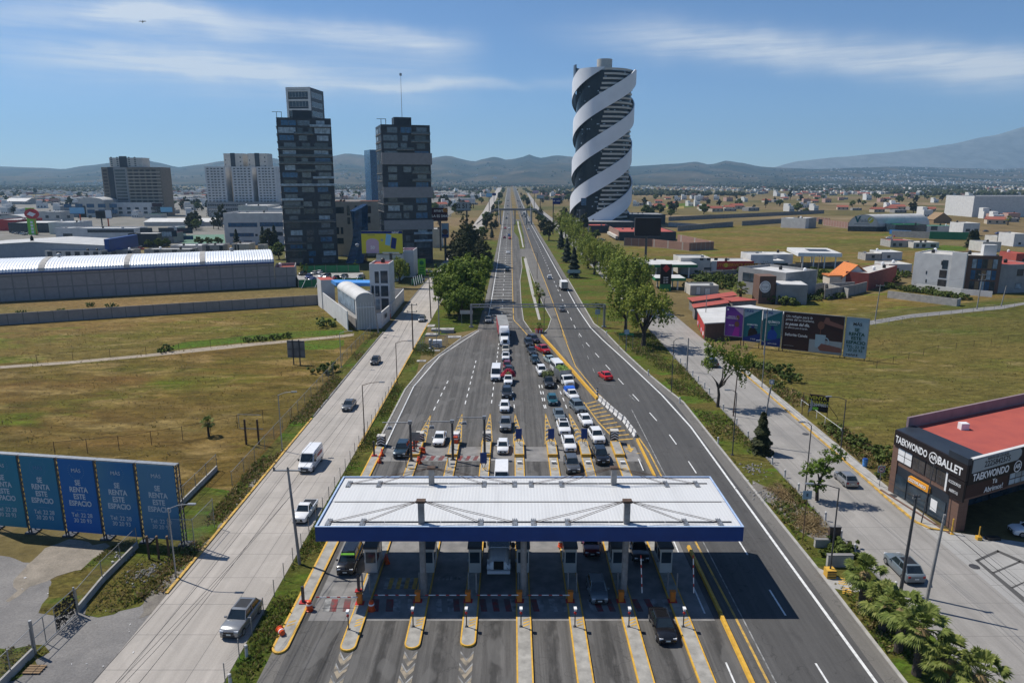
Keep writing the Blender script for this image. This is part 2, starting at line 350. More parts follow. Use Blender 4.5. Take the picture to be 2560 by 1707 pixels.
def concrete_road(name,c,c2,rot=0.0,w=5.2,l=4.6):
	m,nt,bs=newmat(name); v=pos(nt); a=nz(nt,v,.12,5,.6); d=nz(nt,v,6,4,.75)
	st=nz(nt,pos(nt,(1,.015,1)),1.1,4,.6)
	k=ramp(nt,a,[(.3,c),(.7,c2)]); k=mix(nt,.5,k,ramp(nt,st,[(.3,.72),(.7,1.25)]),'MULTIPLY'); k=mix(nt,.35,k,ramp(nt,d,[(.3,.8),(.7,1.2)]),'MULTIPLY')
	b=N(nt,'ShaderNodeTexBrick'); b.offset=0; b.inputs['Scale'].default_value=1; b.inputs['Brick Width'].default_value=w; b.inputs['Row Height'].default_value=l
	b.inputs['Mortar Size'].default_value=.028; b.inputs['Mortar Smooth'].default_value=.3
	nt.links.new(pos(nt,rot=rot),b.inputs['Vector'])
	k=mix(nt,b.outputs['Fac'],k,(.16,.15,.14)); pat=ramp(nt,nz(nt,pos(nt,(.2,.22,1)),1.0,0),[(.44,1),(.47,.86)])
	k=mix(nt,.5,k,pat,'MULTIPLY')
	nt.links.new(k,bs.inputs['Base Color']); bs.inputs['Roughness'].default_value=.9; bump(nt,bs,d,.15,.02); return m
MT['road_conc']=concrete_road('service_road_concrete',(.4,.362,.322),(.34,.31,.275))
MT['road_conc2']=concrete_road('grey_service_road',(.31,.29,.265),(.25,.236,.218),w=3.6,l=5)
MT['paving']=concrete_road('forecourt_paving',(.36,.35,.33),(.3,.29,.275),w=3,l=3)
def land(name):
	"the plain: a patchwork of cropped, fallow and grassy plots"
	m,nt,bs=newmat(name); v=pos(nt,(.0042,.0062,1),R(6)); vo=N(nt,'ShaderNodeTexVoronoi',distance='CHEBYCHEV'); vo.inputs['Scale'].default_value=1; vo.inputs['Randomness'].default_value=.8
	nt.links.new(v,vo.inputs['Vector']); s=N(nt,'ShaderNodeSeparateColor'); nt.links.new(vo.outputs['Color'],s.inputs[0])
	k=ramp(nt,s.outputs[0],[(.1,(.14,.1,.045)),(.3,(.19,.135,.07)),(.45,(.12,.095,.035)),(.6,(.07,.075,.022)),(.72,(.15,.115,.05)),(.85,(.085,.088,.025)),(.97,(.23,.165,.095))])
	p=pos(nt); d=nz(nt,p,.05,9,.7); e=nz(nt,p,.012,5,.6); f=nz(nt,p,.7,8,.75)
	k=mix(nt,ramp(nt,e,[(.45,0),(.62,.8)]),k,(.14,.11,.04)); k=mix(nt,.8,k,ramp(nt,d,[(.25,.5),(.5,1),(.75,1.5)]),'MULTIPLY'); k=mix(nt,.7,k,ramp(nt,f,[(.25,.5),(.75,1.5)]),'MULTIPLY')
	nt.links.new(k,bs.inputs['Base Color']); bs.inputs['Roughness'].default_value=.95; bs.inputs['Specular IOR Level'].default_value=.1
	bump(nt,bs,f,.6,.4); return m
MT['chev']=pm('scuffed_chevron_paint',(.3,.25,.18),(.12,.11,.095),1.3,.8,lo=.45,hi=.6); MT['land']=land('plain_patchwork')
# the ground and roads
def grid_sheet(mb,x0,x1,y0,y1,z,n=1):
	for i in range(n):
		for j in range(n):
			mb.sheet([(x0+(x1-x0)*i/n,y0+(y1-y0)*j/n),(x0+(x1-x0)*(i+1)/n,y0+(y1-y0)*j/n),(x0+(x1-x0)*(i+1)/n,y0+(y1-y0)*(j+1)/n),(x0+(x1-x0)*i/n,y0+(y1-y0)*(j+1)/n)],z)
b=MB(); grid_sheet(b,-13500,14000,-60,12400,0,14); struct(b.build('ground',MT['land']))
def ragged(p,amp):
	out=[]
	for(x0,y0),(x1,y1)in zip(p,p[1:]+p[:1]):
		L=math.hypot(x1-x0,y1-y0); n=max(1,min(40,int(L/1.1)))
		for i in range(n):x,y=x0+(x1-x0)*i/n,y0+(y1-y0)*i/n; out.append((x+amp*noise.noise(Vector((x*.5,y*.5,1)))+amp*.6*noise.noise(Vector((x*1.7,y*1.7,3))),y+amp*noise.noise(Vector((x*.5,y*.5,8)))+amp*.6*noise.noise(Vector((x*1.7,y*1.7,5)))))
	return out
def ground(name,mat_,z,*polys):
	b=MB()
	for p in polys:b.sheet(ragged(list(p),.8 if name in('rubble','weed_patch')else .45)if name in('rubble','weed_patch','weedy_shoulder','cutting_heap_soil','gravel_lot')else p,z)
	return struct(b.build(name,mat_))
ground('dry_field',MT['field_dry'],.010,[(-33.2,78),(-33.4,186),(-40.5,187),(-60,222),(-180,175),(-170,60),(-60,78)])
ground('brown_field',MT['strip'],.014,[(-60,225),(-44,222),(-46,256),(-86,262),(-205,214),(-200,166)])
ground('mixed_field',MT['field_mid'],.016,[(-41,186),(-61,224),(-190,168.5),(-185,130),(-80,158),(-37,180)])
ground('lush_grass',MT['lush'],.020,[g('e',1060,655),g('e',1450,612),g('e',1990,560),g('e',2352,535),g('e',2352,505),g('e',2040,515),g('e',1700,545),g('e',1250,590)],[g('e',2060,640),g('e',2280,640),g('e',2352,610),g('e',2352,575),g('e',2090,580)])
ground('dirt_track',MT['dirt'],.024,[g('e',*q)for q in((0,770),(500,735),(1000,690),(1400,650),(1800,607),(2352,555),(2420,545),(2420,528),(2352,538),(2000,572),(1600,605),(1340,632),(1000,672),(500,717),(0,752))])
ground('verge_grass',MT['verge'],.012,[(-33.2,84),(-33.3,50),(-36.5,49),(-47,62),(-40,75),(-40,86)],[(-33.0,84),(-33.4,185),(-36.6,185),(-36.2,84)],[(-23,49),(-23,192),(-19.5,178),(-8.6,186),(-8.6,470),(-23,480),(-23,192),(-19,130),(-19,49)])
ground('gravel_lot',MT['gravel'],.018,[(-33.1,50),(-33.1,44),(-33.2,36),(-75,36),(-75,76),(-58,70),(-48,66.5),(-43.5,60.5),(-39.5,59.6),(-36.8,58.4),(-34.5,61.5),(-33.15,57.5)])
ground('rubble',MT['rubble'],.026,[g('a',*q)for q in((270,690),(470,640),(720,690),(560,830),(380,880),(200,950),(60,1060),(90,900))],[g('a',*q)for q in((845,860),(900,830),(980,830),(1020,860),(960,890),(880,890))])
ground('weed_patch',MT['verge'],.029,[g('a',*q)for q in((260,1110),(330,950),(520,840),(700,700),(860,640),(900,650),(700,840),(520,1060),(380,1130))],[g('a',*q)for q in((540,1090),(900,690),(1240,760),(1180,880),(900,1060),(640,1140))],[g('a',*q)for q in((0,1350),(300,1320),(340,1350),(220,1420),(200,1470),(90,1568),(0,1568))])
ground('weedy_shoulder',MT['soil_dark'],.031,[g('a',*q)for q in((1118,985),(1190,890),(1420,620),(1500,480),(1720,200),(1690,200),(1480,460),(1380,610),(1200,790),(930,1010),(900,1160),(960,1130))])
LW=[(-20.3,30),(-20.3,105),(-20.2,130),(-18.6,148),(-16.9,156),(-12.8,174),(-9.2,184),(-8.9,228),(-8.9,330),(-9.2,550),(-10.5,800),(-14,1500),(-22.5,3600)]
RW=[(31,30),(31.2,67),(30.6,122),(28.8,134),(27.5,144),(25.9,160),(24.3,182),(22.6,193),(22.3,285),(21.6,400),(20.4,540),(18.6,800),(18,1500),(20.5,3600)]
def interp(line,y):
	for(x0,y0),(x1,y1)in zip(line,line[1:]):
		if y0<=y<=y1:return x0+(x1-x0)*(y-y0)/(y1-y0)
	return line[0][0]if y<line[0][1]else line[-1][0]
YS=sorted(set([p[1]for p in LW]+[p[1]for p in RW]))
b=MB(); b.strip([(interp(LW,y),y)for y in YS],[(interp(RW,y),y)for y in YS],.04); struct(b.build('highway',MT['asphalt']))
RCL=[(20.9,30),(20.9,92),(20.3,105),(18,119),(16.1,128),(14.2,146),(13.6,181),(13.6,225),(13.1,280),(12,400),(10.7,615),(9.2,800),(8.3,1013),(7.6,3600)]
ys=sorted(set([p[1]for p in RCL]+[p[1]for p in RW]))
b=MB(); b.strip([(interp(RCL,y),y)for y in ys],[(interp(RW,y)-1.5,y)for y in ys],.044); struct(b.build('carriageway',MT['asphalt_dark']))
b=MB(); b.strip([(interp(RW,y)-1.5,y)for y in ys],[(interp(RW,y),y)for y in ys],.048); b.strip([(interp(LW,y),y)for y in YS],[(interp(LW,y)+1.3,y)for y in YS],.048)
ML=[(3.2,181),(3.2,198),(2.9,228),(3.1,279),(4.6,325),(4.7,368)]
b.sheet([(7.5,177),(12.9,177),(12.9,200),(11.2,201),(9,181)],.046); b.sheet([(10.5,175.5),(13.1,176),(13.2,150),(15,129),(14.6,126)],.047)
b.sheet([(4.7,368),(4.7,412),(8.3,412),(11.6,412),(12.5,325),(7.9,325),(6.8,368)],.047); b.sheet([(11,205),(13,205),(12.5,325),(8,325)],.047)
struct(b.build('shoulder',MT['shoulder']))
ground('median_grass',MT['verge'],.052,[(5.2,182),(3.3,198),(3.0,228),(3.2,279),(4.7,325),(4.8,368),(6.6,368),(7.9,306),(9.8,227),(11.2,200),(9.6,186),(8.2,181)],[(4.6,412),(4.4,489),(1.4,551),(2.3,696),(8,696),(8.4,508),(7.4,412)])
ground('dry_median',MT['strip'],.052,[(2.3,720),(.2,1013),(-2,1500),(-8,3600),(4,3600),(6,1500),(6.9,1013),(8,720)])
ground('drain_channel',MT['conc'],.060,[(5.9,361),(6.7,251),(7.5,199),(8.2,199),(7.75,251),(7.35,361)],[(4.9,690),(5,600),(5.9,500),(6.2,420),(7.0,420),(6.9,500),(6.2,600),(6.2,690)])
b=MB(); b.strip([(-33.2,30),(-33.3,84),(-33.6,300),(-33.3,420),(-34,600),(-36,900),(-44,1450),(-70,3560)],[(-22.9,30),(-23,84),(-23.2,300),(-23,420),(-24,600),(-26,900),(-32,1450),(-50,3560)],.036); struct(b.build('service_road',MT['road_conc']))
b=MB(); b.strip([(37,30),(36.7,120),(36.7,400),(34,600),(30,1000),(36,1450),(60,3500)],[(47.2,30),(47.6,100),(47.9,140),(47.9,400),(44,600),(38,1000),(43,1450),(68,3500)],.036); struct(b.build('side_road',MT['road_conc2']))
ground('forecourt',MT['paving'],.038,[(47.2,30),(47.2,74.5),(49.6,74),(62,69.5),(75,66),(95,60),(95,30)])
ground('forecourt_border',MT['asphalt_dark'],.046,[g('d',*q)for q in((1785,620),(1960,540),(1975,556),(1815,628))],[g('d',*q)for q in((1960,540),(2165,628),(2165,652),(1955,556))],[g('d',*q)for q in((1785,620),(1815,622),(2165,905),(2165,950))],[g('d',*q)for q in((1915,715),(2130,625),(2145,635),(1935,722))],[g('d',*q)for q in((2060,830),(2165,785),(2165,797),(2080,838))])
ground('pavement',MT['conc'],.042,[(47.3,74.6),(47.6,100),(47.8,150),(49.4,150),(49.2,100),(48.9,84.5),(49.4,74)])
ground('field_track',MT['conc_dark'],.034,[g('h',*q)for q in((1170,190),(1500,138),(2180,73),(2352,48),(2700,0),(2700,18),(2352,66),(2190,98),(1500,165),(1195,218))])
ground('verge',MT['verge'],.016,[(31,30),(31.3,67),(30.6,122),(27.5,144),(24.3,182),(22.4,193),(22.3,285),(20.4,540),(34,590),(36.7,400),(36.7,200),(36.7,120),(37,30)])
ground('olive_field',MT['field_green'],.015,[(49.4,84),(49.3,150),(58,166),(75,196),(190,246),(190,110),(120,96),(78,91)])
ground('dry_plot',MT['field_mid'],.017,[(76,197),(190,247),(190,290),(128,246),(96,236),(80,215)])
ground('far_field',MT['field_mid'],.018,[(60,300),(58,420),(110,440),(118,560),(190,640),(300,560),(260,440),(230,330),(150,330),(90,300)])
ground('lush_grass',MT['verge'],.024,[g('m',*q)for q in((660,1110),(1230,1058),(1560,1025),(2091,1000),(2091,1190),(1800,1180),(1560,1200),(1050,1230),(900,1185),(700,1160))])
ground('town_ground',pm('dusty_town_ground',(.2,.185,.165),(.13,.125,.1),.05,.9),.012,[(-260,430),(-150,300),(-230,280),(-500,330),(-760,800),(-1150,1900),(-1500,3400),(-100,3400),(-75,1500),(-70,700),(-120,440)])
ground('cutting_heap_soil',MT['soil_dark'],.022,[g('d',*q)for q in((60,0),(300,120),(440,200),(640,290),(760,460),(640,500),(480,430),(330,290),(150,140),(60,80))])
# kerbs and paint
def kerb(name,line,w,h,mat_,z0=.03):
	"a raised kerb along a line"
	b=MB()
	for(x0,y0),(x1,y1)in zip(line,line[1:]):
		d=Vector((x1-x0,y1-y0));
		if d.length<1e-3:continue
		d.normalize(); n_=Vector((-d.y,d.x))*w/2
		b.prism([(x0-n_.x,y0-n_.y),(x1-n_.x,y1-n_.y),(x1+n_.x,y1+n_.y),(x0+n_.x,y0+n_.y)],z0,h)
	return struct(b.build(name,mat_))
kerb('yellow_kerb',[(-33.35,61.5),(-33.4,84),(-33.5,113)],.3,.17,MT['yellow_worn'])
kerb('yellow_kerb',[(-22.95,100),(-23.05,132),(-23.2,167),(-23.3,194)],.3,.17,MT['yellow_worn'])
kerb('concrete_kerb',[(-33.5,114),(-33.6,150),(-33.7,182)],.3,.17,MT['conc_dark']); kerb('concrete_kerb',[(-33.65,216),(-33.7,300)],.3,.16,MT['conc_dark'])
kerb('yellow_kerb',[(47.75,150),(47.75,140),(47.5,114),(47.25,95),(47.0,82),(47.1,76.2),(47.9,74.6),(49.6,74)],.3,.18,MT['yellow_worn'])
kerb('concrete_kerb',[(-20.4,101),(-20.35,130),(-18.7,148),(-17,156),(-12.9,174),(-9.3,184)],.3,.14,MT['conc'])
kerb('concrete_kerb',[(31.15,30),(31.35,67),(30.75,122),(28.9,134.5),(27.6,144.5),(26,160.5),(24.4,182.5),(22.7,193.5),(22.45,285)],.3,.14,MT['conc'])
kerb('concrete_kerb',[(36.85,62),(36.6,90),(36.6,190)],.25,.15,MT['conc_dark'])
for ln in([(8.2,181),(9.6,186),(11.25,200),(9.85,227),(7.95,306),(6.7,368)],[(5.2,182),(3.25,198),(2.95,228),(3.15,279),(4.65,325),(4.75,368),(6.7,368)]):kerb('concrete_kerb',ln,.22,.15,MT['conc'],.05)
WHITE=MB(); YEL=MB(); WORN=MB(); RED=MB()
def line(mb,pts,w,z=.058):
	for(x0,y0),(x1,y1)in zip(pts,pts[1:]):
		d=Vector((x1-x0,y1-y0)).normalized(); n_=Vector((-d.y,d.x))*w/2
		mb.sheet([(x0-n_.x,y0-n_.y),(x1-n_.x,y1-n_.y),(x1+n_.x,y1+n_.y),(x0+n_.x,y0+n_.y)],z)
def dashes(mb,pts,w,on,gap,z=.058,start=0.0):
	tot=0.0; seg=[]
	for a,c in zip(pts,pts[1:]):
		l=(Vector(c)-Vector(a)).length; seg.append((tot,tot+l,Vector(a),Vector(c))); tot+=l
	t=start
	def P(t):
		for a,c,p,q in seg:
			if a<=t<=c:return p+(q-p)*((t-a)/(c-a))
		return seg[-1][3]
	while t+on<tot:line(mb,[tuple(P(t)),tuple(P(t+on))],w,z); t+=on+gap
line(WHITE,[(29,30),(28.9,67),(28.9,109),(27.8,126.5),(24.9,153.7),(22.6,173),(21.2,188),(20.3,218),(19.8,285),(18.9,412),(16.6,680),(16.5,1500),(18.3,3500)],.28)
line(WHITE,[(-19,100),(-19,132),(-16.4,156),(-8.8,184)],.2); line(WHITE,[(-6.9,205),(-6.8,230),(-6.9,325),(-8.2,640),(-9.4,800),(-13,1500),(-20,3500)],.22)
RDASH=[(25.1,44),(25.1,93),(24.7,105),(23.3,119),(20.3,147.3),(17.8,173.6),(17.05,187),(16.9,204),(16.7,244),(16.5,285),(15.9,420),(14,640),(12.8,1000)]
dashes(WHITE,RDASH,.17,4.2,6.6,start=3.2)
dashes(WORN,[(17.1,179),(17.1,134),(20.9,133),(22.8,119)],.14,3.6,7.5); line(WORN,[(20.8,118),(20.7,91),(21.1,72),(20.95,45)],.13)
for L_ in([(-12.7,136),(-13.6,117)],[(-7.95,152),(-8.4,117.6)],[(-3.2,169),(-3.7,118)],[(.1,129),(.45,117.8)],[(5.25,133),(5.7,118)],[(5.8,133),(5.95,118)],[(8.9,133),(9.6,118.3)]):dashes(WHITE,L_,.17,2.0,2.15)
dashes(WHITE,[(-3,206),(-3.2,330),(-4.2,640),(-5.4,900)],.16,4,8)
y=196.0
while y<420:line(WHITE,[(-6.7,y),(.1,y)],.32 if y<330 else .45,.059); y+=5.2+(y-196)*.028 if y<330 else 9.5
line(YEL,[(.45,200),(.3,230),(0,325),(-.4,575),(-1.8,1013),(-4,1600),(-10,3500)],.25); line(YEL,[(.45,200),(.9,196),(1.6,192.8),(5.1,171.7),(9.2,143.5),(10.6,134)],.25)
line(YEL,[(13.45,170),(13.3,226),(12.9,279),(11.7,400),(10.5,615),(8.2,1013),(7.7,3500)],.25); line(YEL,[(13.2,181),(13.6,147),(15.9,128),(17.6,119),(19.5,106),(20.1,98),(20.25,72),(20.4,57),(20.35,45)],.22)
for k in range(11):
	t=k/10; line(YEL,[(13.1+2.9*t,121-18*t),(15.3+3.4*t,122.6-19*t)],.42)
line(YEL,[(12.9,122),(14.2,111.5),(16.0,102.5)],.25)
YEL.sheet([(17.35,101.2),(17.75,101.2),(17.7,99.6),(18.15,99.6),(17.45,98),(16.8,99.6),(17.25,99.6)],.058); line(YEL,[(16.6,97.6),(17.0,97.6)],.2); line(YEL,[(18.2,97.6),(18.8,97.6)],.2)
dashes(WHITE,[(18.1,95.5),(18,86),(17.7,50),(17.6,40)],.15,4.2,6.8)
TIPS=[(-13.8,115),(-8.5,115.6),(-3.7,115.8),(.5,115.6),(5.7,115.8),(9.7,116)]; IXS=[-14.0,-8.55,-3.8,1.05,5.85,10.65,15.5]
CHEV=MB(); OLD=MB()
for(tx,ty),ix in zip(TIPS,IXS):
	A=(ix-.85,101.2); Bq=(ix+.85,101.2); line(YEL,[A,(tx,ty)],.13,.062); line(YEL,[Bq,(tx,ty)],.13,.062)
	for q in range(7):
		t0=q/7.6; t1=t0+.08; hw=.78*(1-t0); cx=ix+(tx-ix)*t0; y0=101.4+(ty-101.4)*t0; d=1.1
		for mb_,oo in((CHEV,0),(YEL,.55)):
			mb_.sheet([(cx-hw,y0+oo),(cx,y0+d*(1-t0)+oo),(cx,y0+d*(1-t0)+.5+oo),(cx-hw*.9,y0+.5+oo)],.060); mb_.sheet([(cx+hw,y0+oo),(cx,y0+d*(1-t0)+oo),(cx,y0+d*(1-t0)+.5+oo),(cx+hw*.9,y0+.5+oo)],.060)
for ix in IXS[:3]:
	for q in range(6):
		y0=52-q*1.5; hw=.55
		for s_ in(-1,1):OLD.sheet([(ix+s_*hw,y0),(ix,y0-1.0),(ix,y0-.35),(ix+s_*hw,y0+.65)],.060); WORN.sheet([(ix+s_*hw,y0+.68),(ix,y0-.3),(ix,y0-.05),(ix+s_*hw,y0+.95)],.060)
struct(CHEV.build('chevron_marking',MT['line_worn'])); struct(OLD.build('chevron_marking',MT['chev']))
b=MB()
for(x0,x1)in zip([-19.1]+IXS,IXS+[19]):
	b.sheet([(x0+.6,57.2),(x1-.6,57.2),(x1-.6,73.5),(x0+.6,73.5)],.050); b.sheet([(x0+.6,94.6),(x1-.6,94.6),(x1-.6,100.2),(x0+.6,100.2)],.050)
b.v=[v for v in b.v]; struct(b.build('lane_apron',MT['conc_dark']))
for k,(x0,x1)in enumerate(zip([-19.1]+IXS[:-1],IXS)):
	n_=6
	for j in range(n_):
		a0=x0+.7+(x1-x0-1.4)*j/n_; a1=x0+.7+(x1-x0-1.4)*(j+1)/n_
		if(j*7+k*3)%5>1:(RED if j%2==0 else WORN).sheet([(a0,60.6),(a1,60.6),(a1+.25,58.6),(a0+.25,58.6)],.064)
		if k in(1,2):(RED if j%2==0 else WORN).sheet([(a0+.3,96.6),(a1+.3,96.6),(a1,94.9),(a0,94.9)],.064)
for j in range(8):(YEL if j%2 else WORN).sheet([(-12.6+.4*j,64.3),(-12.2+.4*j,64.3),(-12.2+.4*j,62.3),(-12.6+.4*j,62.3)],.064)
for j in range(8):WORN.sheet([(-7.4+.4*j,64.6),(-7.15+.4*j,64.6),(-7.15+.4*j,63.9),(-7.4+.4*j,63.9)],.064)
struct(WHITE.build('white_road_markings',MT['line'])); struct(YEL.build('yellow_road_markings',MT['yellow_worn'])); struct(WORN.build('worn_road_markings',MT['line_worn'])); struct(RED.build('red_road_markings',MT['red_worn']))
# the toll plaza
def stadium(cx,hw,y0,y1,round0=True,round1=False,n=8):
	pts=[]
	if round0:pts+=[(cx+hw*math.cos(math.pi+math.pi*i/n),y0+hw+hw*math.sin(math.pi+math.pi*i/n))for i in range(n+1)]
	else:pts+=[(cx-hw,y0),(cx+hw,y0)]
	if round1:pts+=[(cx+hw*math.cos(math.pi*i/n),y1-hw+hw*math.sin(math.pi*i/n))for i in range(n+1)]
	else:pts+=[(cx+hw,y1),(cx-hw,y1)]
	return pts
ORD=['first','second','third','fourth','fifth','sixth','seventh']
IX=IXS; NEAR=[52.8,53.1,53.4,36,36,36,36]
def ring(mb,outer,inner,z0,z1):
	n=len(outer)
	for i in range(n):
		j=(i+1)%n
		mb.face([(*outer[i],z0),(*outer[j],z0),(*outer[j],z1),(*outer[i],z1)]); mb.face([(*outer[i],z1),(*outer[j],z1),(*inner[j],z1),(*inner[i],z1)])
for k,ix in enumerate(IX):
	short=NEAR[k]>50
	t=thing('toll_island','%s toll island from the left, %s'%(ORD[k],'ending in a rounded yellow nose' if short else 'cut by the bottom edge'),'traffic island',(ix,60),0,'toll islands')
	hw=.68; z1=.22
	inn=stadium(ix,hw-.13,NEAR[k]+.13,95.6,short); out=stadium(ix,hw,NEAR[k],95.6,short)
	MB().prism(inn,.03,z1).build('island_top',MT['island'],t)
	m=MB(); ring(m,out,inn,.03,z1+.012); m.build('kerb',MT['yellow'],t)
	m=MB(); m.prism(stadium(ix,hw-.1,95.9,100.9,False),.03,.62,0); m.build('crash_block',MT['island'],t)
	m=MB(); m.box(ix-hw-.02,ix+hw+.02,95.72,95.9,.03,.66); m.box(ix-hw-.02,ix-hw+.1,95.9,101.05,.03,.64); m.box(ix+hw-.1,ix+hw+.02,95.9,101.05,.03,.64); m.box(ix-hw+.1,ix+hw-.1,100.9,101.05,.03,.64)
	m.build('block_edging',MT['yellow'],t)
	m=MB()
	for j in range(3):m.face([(ix-.05-.0+.0,56.9-.42*j,z1+.006),(ix+.5,57.2-.42*j,z1+.006),(ix+.5,57.4-.42*j,z1+.006),(ix-.05,57.1-.42*j,z1+.006)])
	m.build('stripe_marking',MT['yellow_worn'],t); m=MB()
	for j in range(2):m.face([(ix-.3,91+.5*j,z1+.006),(ix+.35,91.25+.5*j,z1+.006),(ix+.35,91.5+.5*j,z1+.006),(ix-.3,91.25+.5*j,z1+.006)])
	m.build('stripe_marking',MT['yellow_worn'],t)
t=thing('toll_island','wide concrete platform along the left edge of the toll plaza with a yellow kerb','traffic island',(-20,60),0,'toll islands')
out=[(-19.05,100)]+[(-19.05,54)]+[(-19.75+.7*math.cos(a),53.4+.9*math.sin(a))for a in[-math.pi*i/8 for i in range(9)]]+[(-20.45,54),(-20.4,100)]
inn=[(-19.25,100)]+[(-19.25,54)]+[(-19.75+.5*math.cos(a),53.4+.7*math.sin(a))for a in[-math.pi*i/8 for i in range(9)]]+[(-20.25,54),(-20.2,100)]
MB().prism(inn,.03,.2).build('island_top',MT['island'],t); m=MB(); ring(m,out,inn,.03,.212); ob=m.build('kerb',MT['yellow'],t)
m=MB()
for j in range(2):m.face([(-20.1,56.6-.5*j,.206),(-19.5,56.9-.5*j,.206),(-19.5,57.15-.5*j,.206),(-20.1,56.85-.5*j,.206)])
m.build('stripe_marking',MT['yellow_worn'],t)
MT['cap_blue']=pm('faded_blue_flashing',(.42,.52,.68),(.3,.42,.62),1.5,.5)
t=thing('toll_canopy','white ribbed canopy roof with a deep blue fascia over the toll lanes','canopy',(1.5,65),0)
X0,X1,Y0,Y1=-18.15,21.35,60.0,71.4
m2,nt2,bs2=newmat('ribbed_white_sheet'); wv=N(nt2,'ShaderNodeTexWave',wave_type='BANDS',bands_direction='X'); wv.inputs['Scale'].default_value=.95; nt2.links.new(pos(nt2),wv.inputs['Vector'])
dirt=nz(nt2,pos(nt2,(1,.15,1)),.5,6,.65)
nt2.links.new(mix(nt2,.35,ramp(nt2,wv.outputs[0],[(0,(.57,.57,.565)),(.35,(.61,.61,.6))]),ramp(nt2,dirt,[(.3,.74),(.5,1.0),(.65,1.06)]),'MULTIPLY'),bs2.inputs['Base Color']); bs2.inputs['Roughness'].default_value=.45; bump(nt2,bs2,wv.outputs[0],.3,.03)
m=MB(); m.box(X0+.12,X1-.12,Y0+.12,65.5,7.5,7.72); m.box(X0+.12,X1-.12,65.56,Y1-.12,7.5,7.74); m.build('roof_sheet',m2,t)
m=MB(); m.box(X0,X1,Y0,Y0+.12,6.4,7.85); m.box(X0,X1,Y1-.12,Y1,6.4,7.85); m.box(X0,X0+.12,Y0+.12,Y1-.12,6.4,7.85); m.box(X1-.12,X1,Y0+.12,Y1-.12,6.4,7.85)
m.build('fascia',MT['blue'],t)
m=MB()
for a in((X0-.02,X1+.02,Y0-.02,Y0+.16),(X0-.02,X1+.02,Y1-.16,Y1+.02),(X0-.02,X0+.16,Y0+.16,Y1-.16),(X1-.16,X1+.02,Y0+.16,Y1-.16)):m.box(*a,7.853,7.88)
m.build('fascia_cap',MT['cap_blue'],t)
m=MB(); m.box(X0+.15,X1-.15,Y0+.15,Y1-.15,6.55,6.6); m.build('soffit',MT['dark_wall'],t)  # soffit coloured dark to deepen the shade below the canopy
for yy in(61.15,69.75):
	x=X0+1; m=MB()
	while x<X1-1:m.box(x,min(x+5.2,X1-.8),yy-.05,yy+.05,7.74,7.83); x+=5.25
	m.build('roof_beam',MT['steel_dark'],t)
m=MB(); m.box(X0+.5,X1-.5,65.42,65.5,7.72,7.78); m.build('ridge_strip',MT['steel_dark'],t)
for yy,zt in((61,9.85),(69.6,9.5)):
	for mx in(-8.45,10.7):
		m=MB(); m.box(mx-.28,mx+.28,yy-.22,yy+.22,7.7,zt); m.build('mast',MT['pole'],t)
		m=MB(); m.box(mx-.42,mx+.42,yy-.3,yy+.3,zt,zt+.22); m.build('mast_cap',MT['rust'],t)
		for dx in(-8.7,-5.5,5.5,8.7):
			m=MB()
			for o_ in(-.14,.14):m.tube((mx+(.35 if dx>0 else-.35),yy+o_,zt+.05),(mx+dx,yy+o_,7.8),.024,n=6)
			m.build('tie_rod',MT['rust'],t)
			m=MB(); m.box(mx+dx-.25,mx+dx+.25,yy-.45,yy+.45,7.745,7.82)
			for q in(-.17,0,.17):
				for s_ in(-.62,.62):m.box(mx+dx+q-.05,mx+dx+q+.05,yy+s_-.12,yy+s_+.12,7.745,7.85)
			m.build('anchor_plate',MT['metal'],t)
for cx in(-8.45,1.1,10.7):
	for yy in(61,69.6):
		m=MB(); m.tube((cx,yy,.22),(cx,yy,6.55),.3,n=14); m.box(cx-.45,cx+.45,yy-.45,yy+.45,.22,.32); o=m.build('column',MT['pole'],t); smooth_by_angle(o)
def make_booth():
	r=thing('toll_booth','x','toll booth',(0,0,0),0,'toll booths')
	m=MB(); m.box(-.62,.62,0,2.9,.22,1.28); m.box(-.62,.62,0,2.9,2.5,2.86)
	for a,c in((-.62,0),(.5,0),(-.62,2.78),(.5,2.78),(-.62,1.4),(.5,1.4)):m.box(a,a+.12,c,c+.12,1.28,2.5)
	m.build('wall',MT['pale_wall'],r)
	for a in((-.5,.5,.03,.08),(-.5,.5,2.82,2.87)):m=MB(); m.box(*a,1.28,2.5); m.build('window',MT['glass'],r)
	for x in(-.6,.54):m=MB(); m.box(x,x+.06,.12,1.4,1.28,2.5); m.box(x,x+.06,1.52,2.78,1.28,2.5); m.build('side_window',MT['glass'],r)
	m=MB(); m.box(-.72,.72,-.1,3.05,2.86,3.08); m.build('roof',MT['dark_wall'],r)
	m=MB(); m.box(-.78,-.62,.5,.9,1.1,1.22); m.build('ledge',MT['metal'],r)
	return r
bp=make_booth()
for k,ix in enumerate(IX):
	lab='grey toll booth with dark windows on the %s island from the left'%ORD[k]
	if k==0:bp.location=(ix-.35+.1,65,0); bp['label']=lab
	else:dup(bp,(ix+.05,65,0),0,lab)
def make_gate():
	r=thing('barrier_gate','x','barrier gate',(0,0,0),0,'toll barriers')
	m=MB(); m.box(-.24,.24,-.2,.2,.22,1.2); m.box(-.27,.27,-.23,.23,1.2,1.27); m.build('cabinet',MT['orange_box'],r)
	m=MB(); m.box(-.42,.42,-.35,.35,.2,.235); m.build('base',MT['red'],r)
	m=MB(); L=3.9
	for q in range(12):m.box(-L*(q+1)/12-.1,-L*q/12-.1,-.27,-.23,.95,1.04,1 if q%3==2 else 0)
	m.build('arm',[MT['white_paint'],MT['red']],r,world=False)
	return r
gp=make_gate()
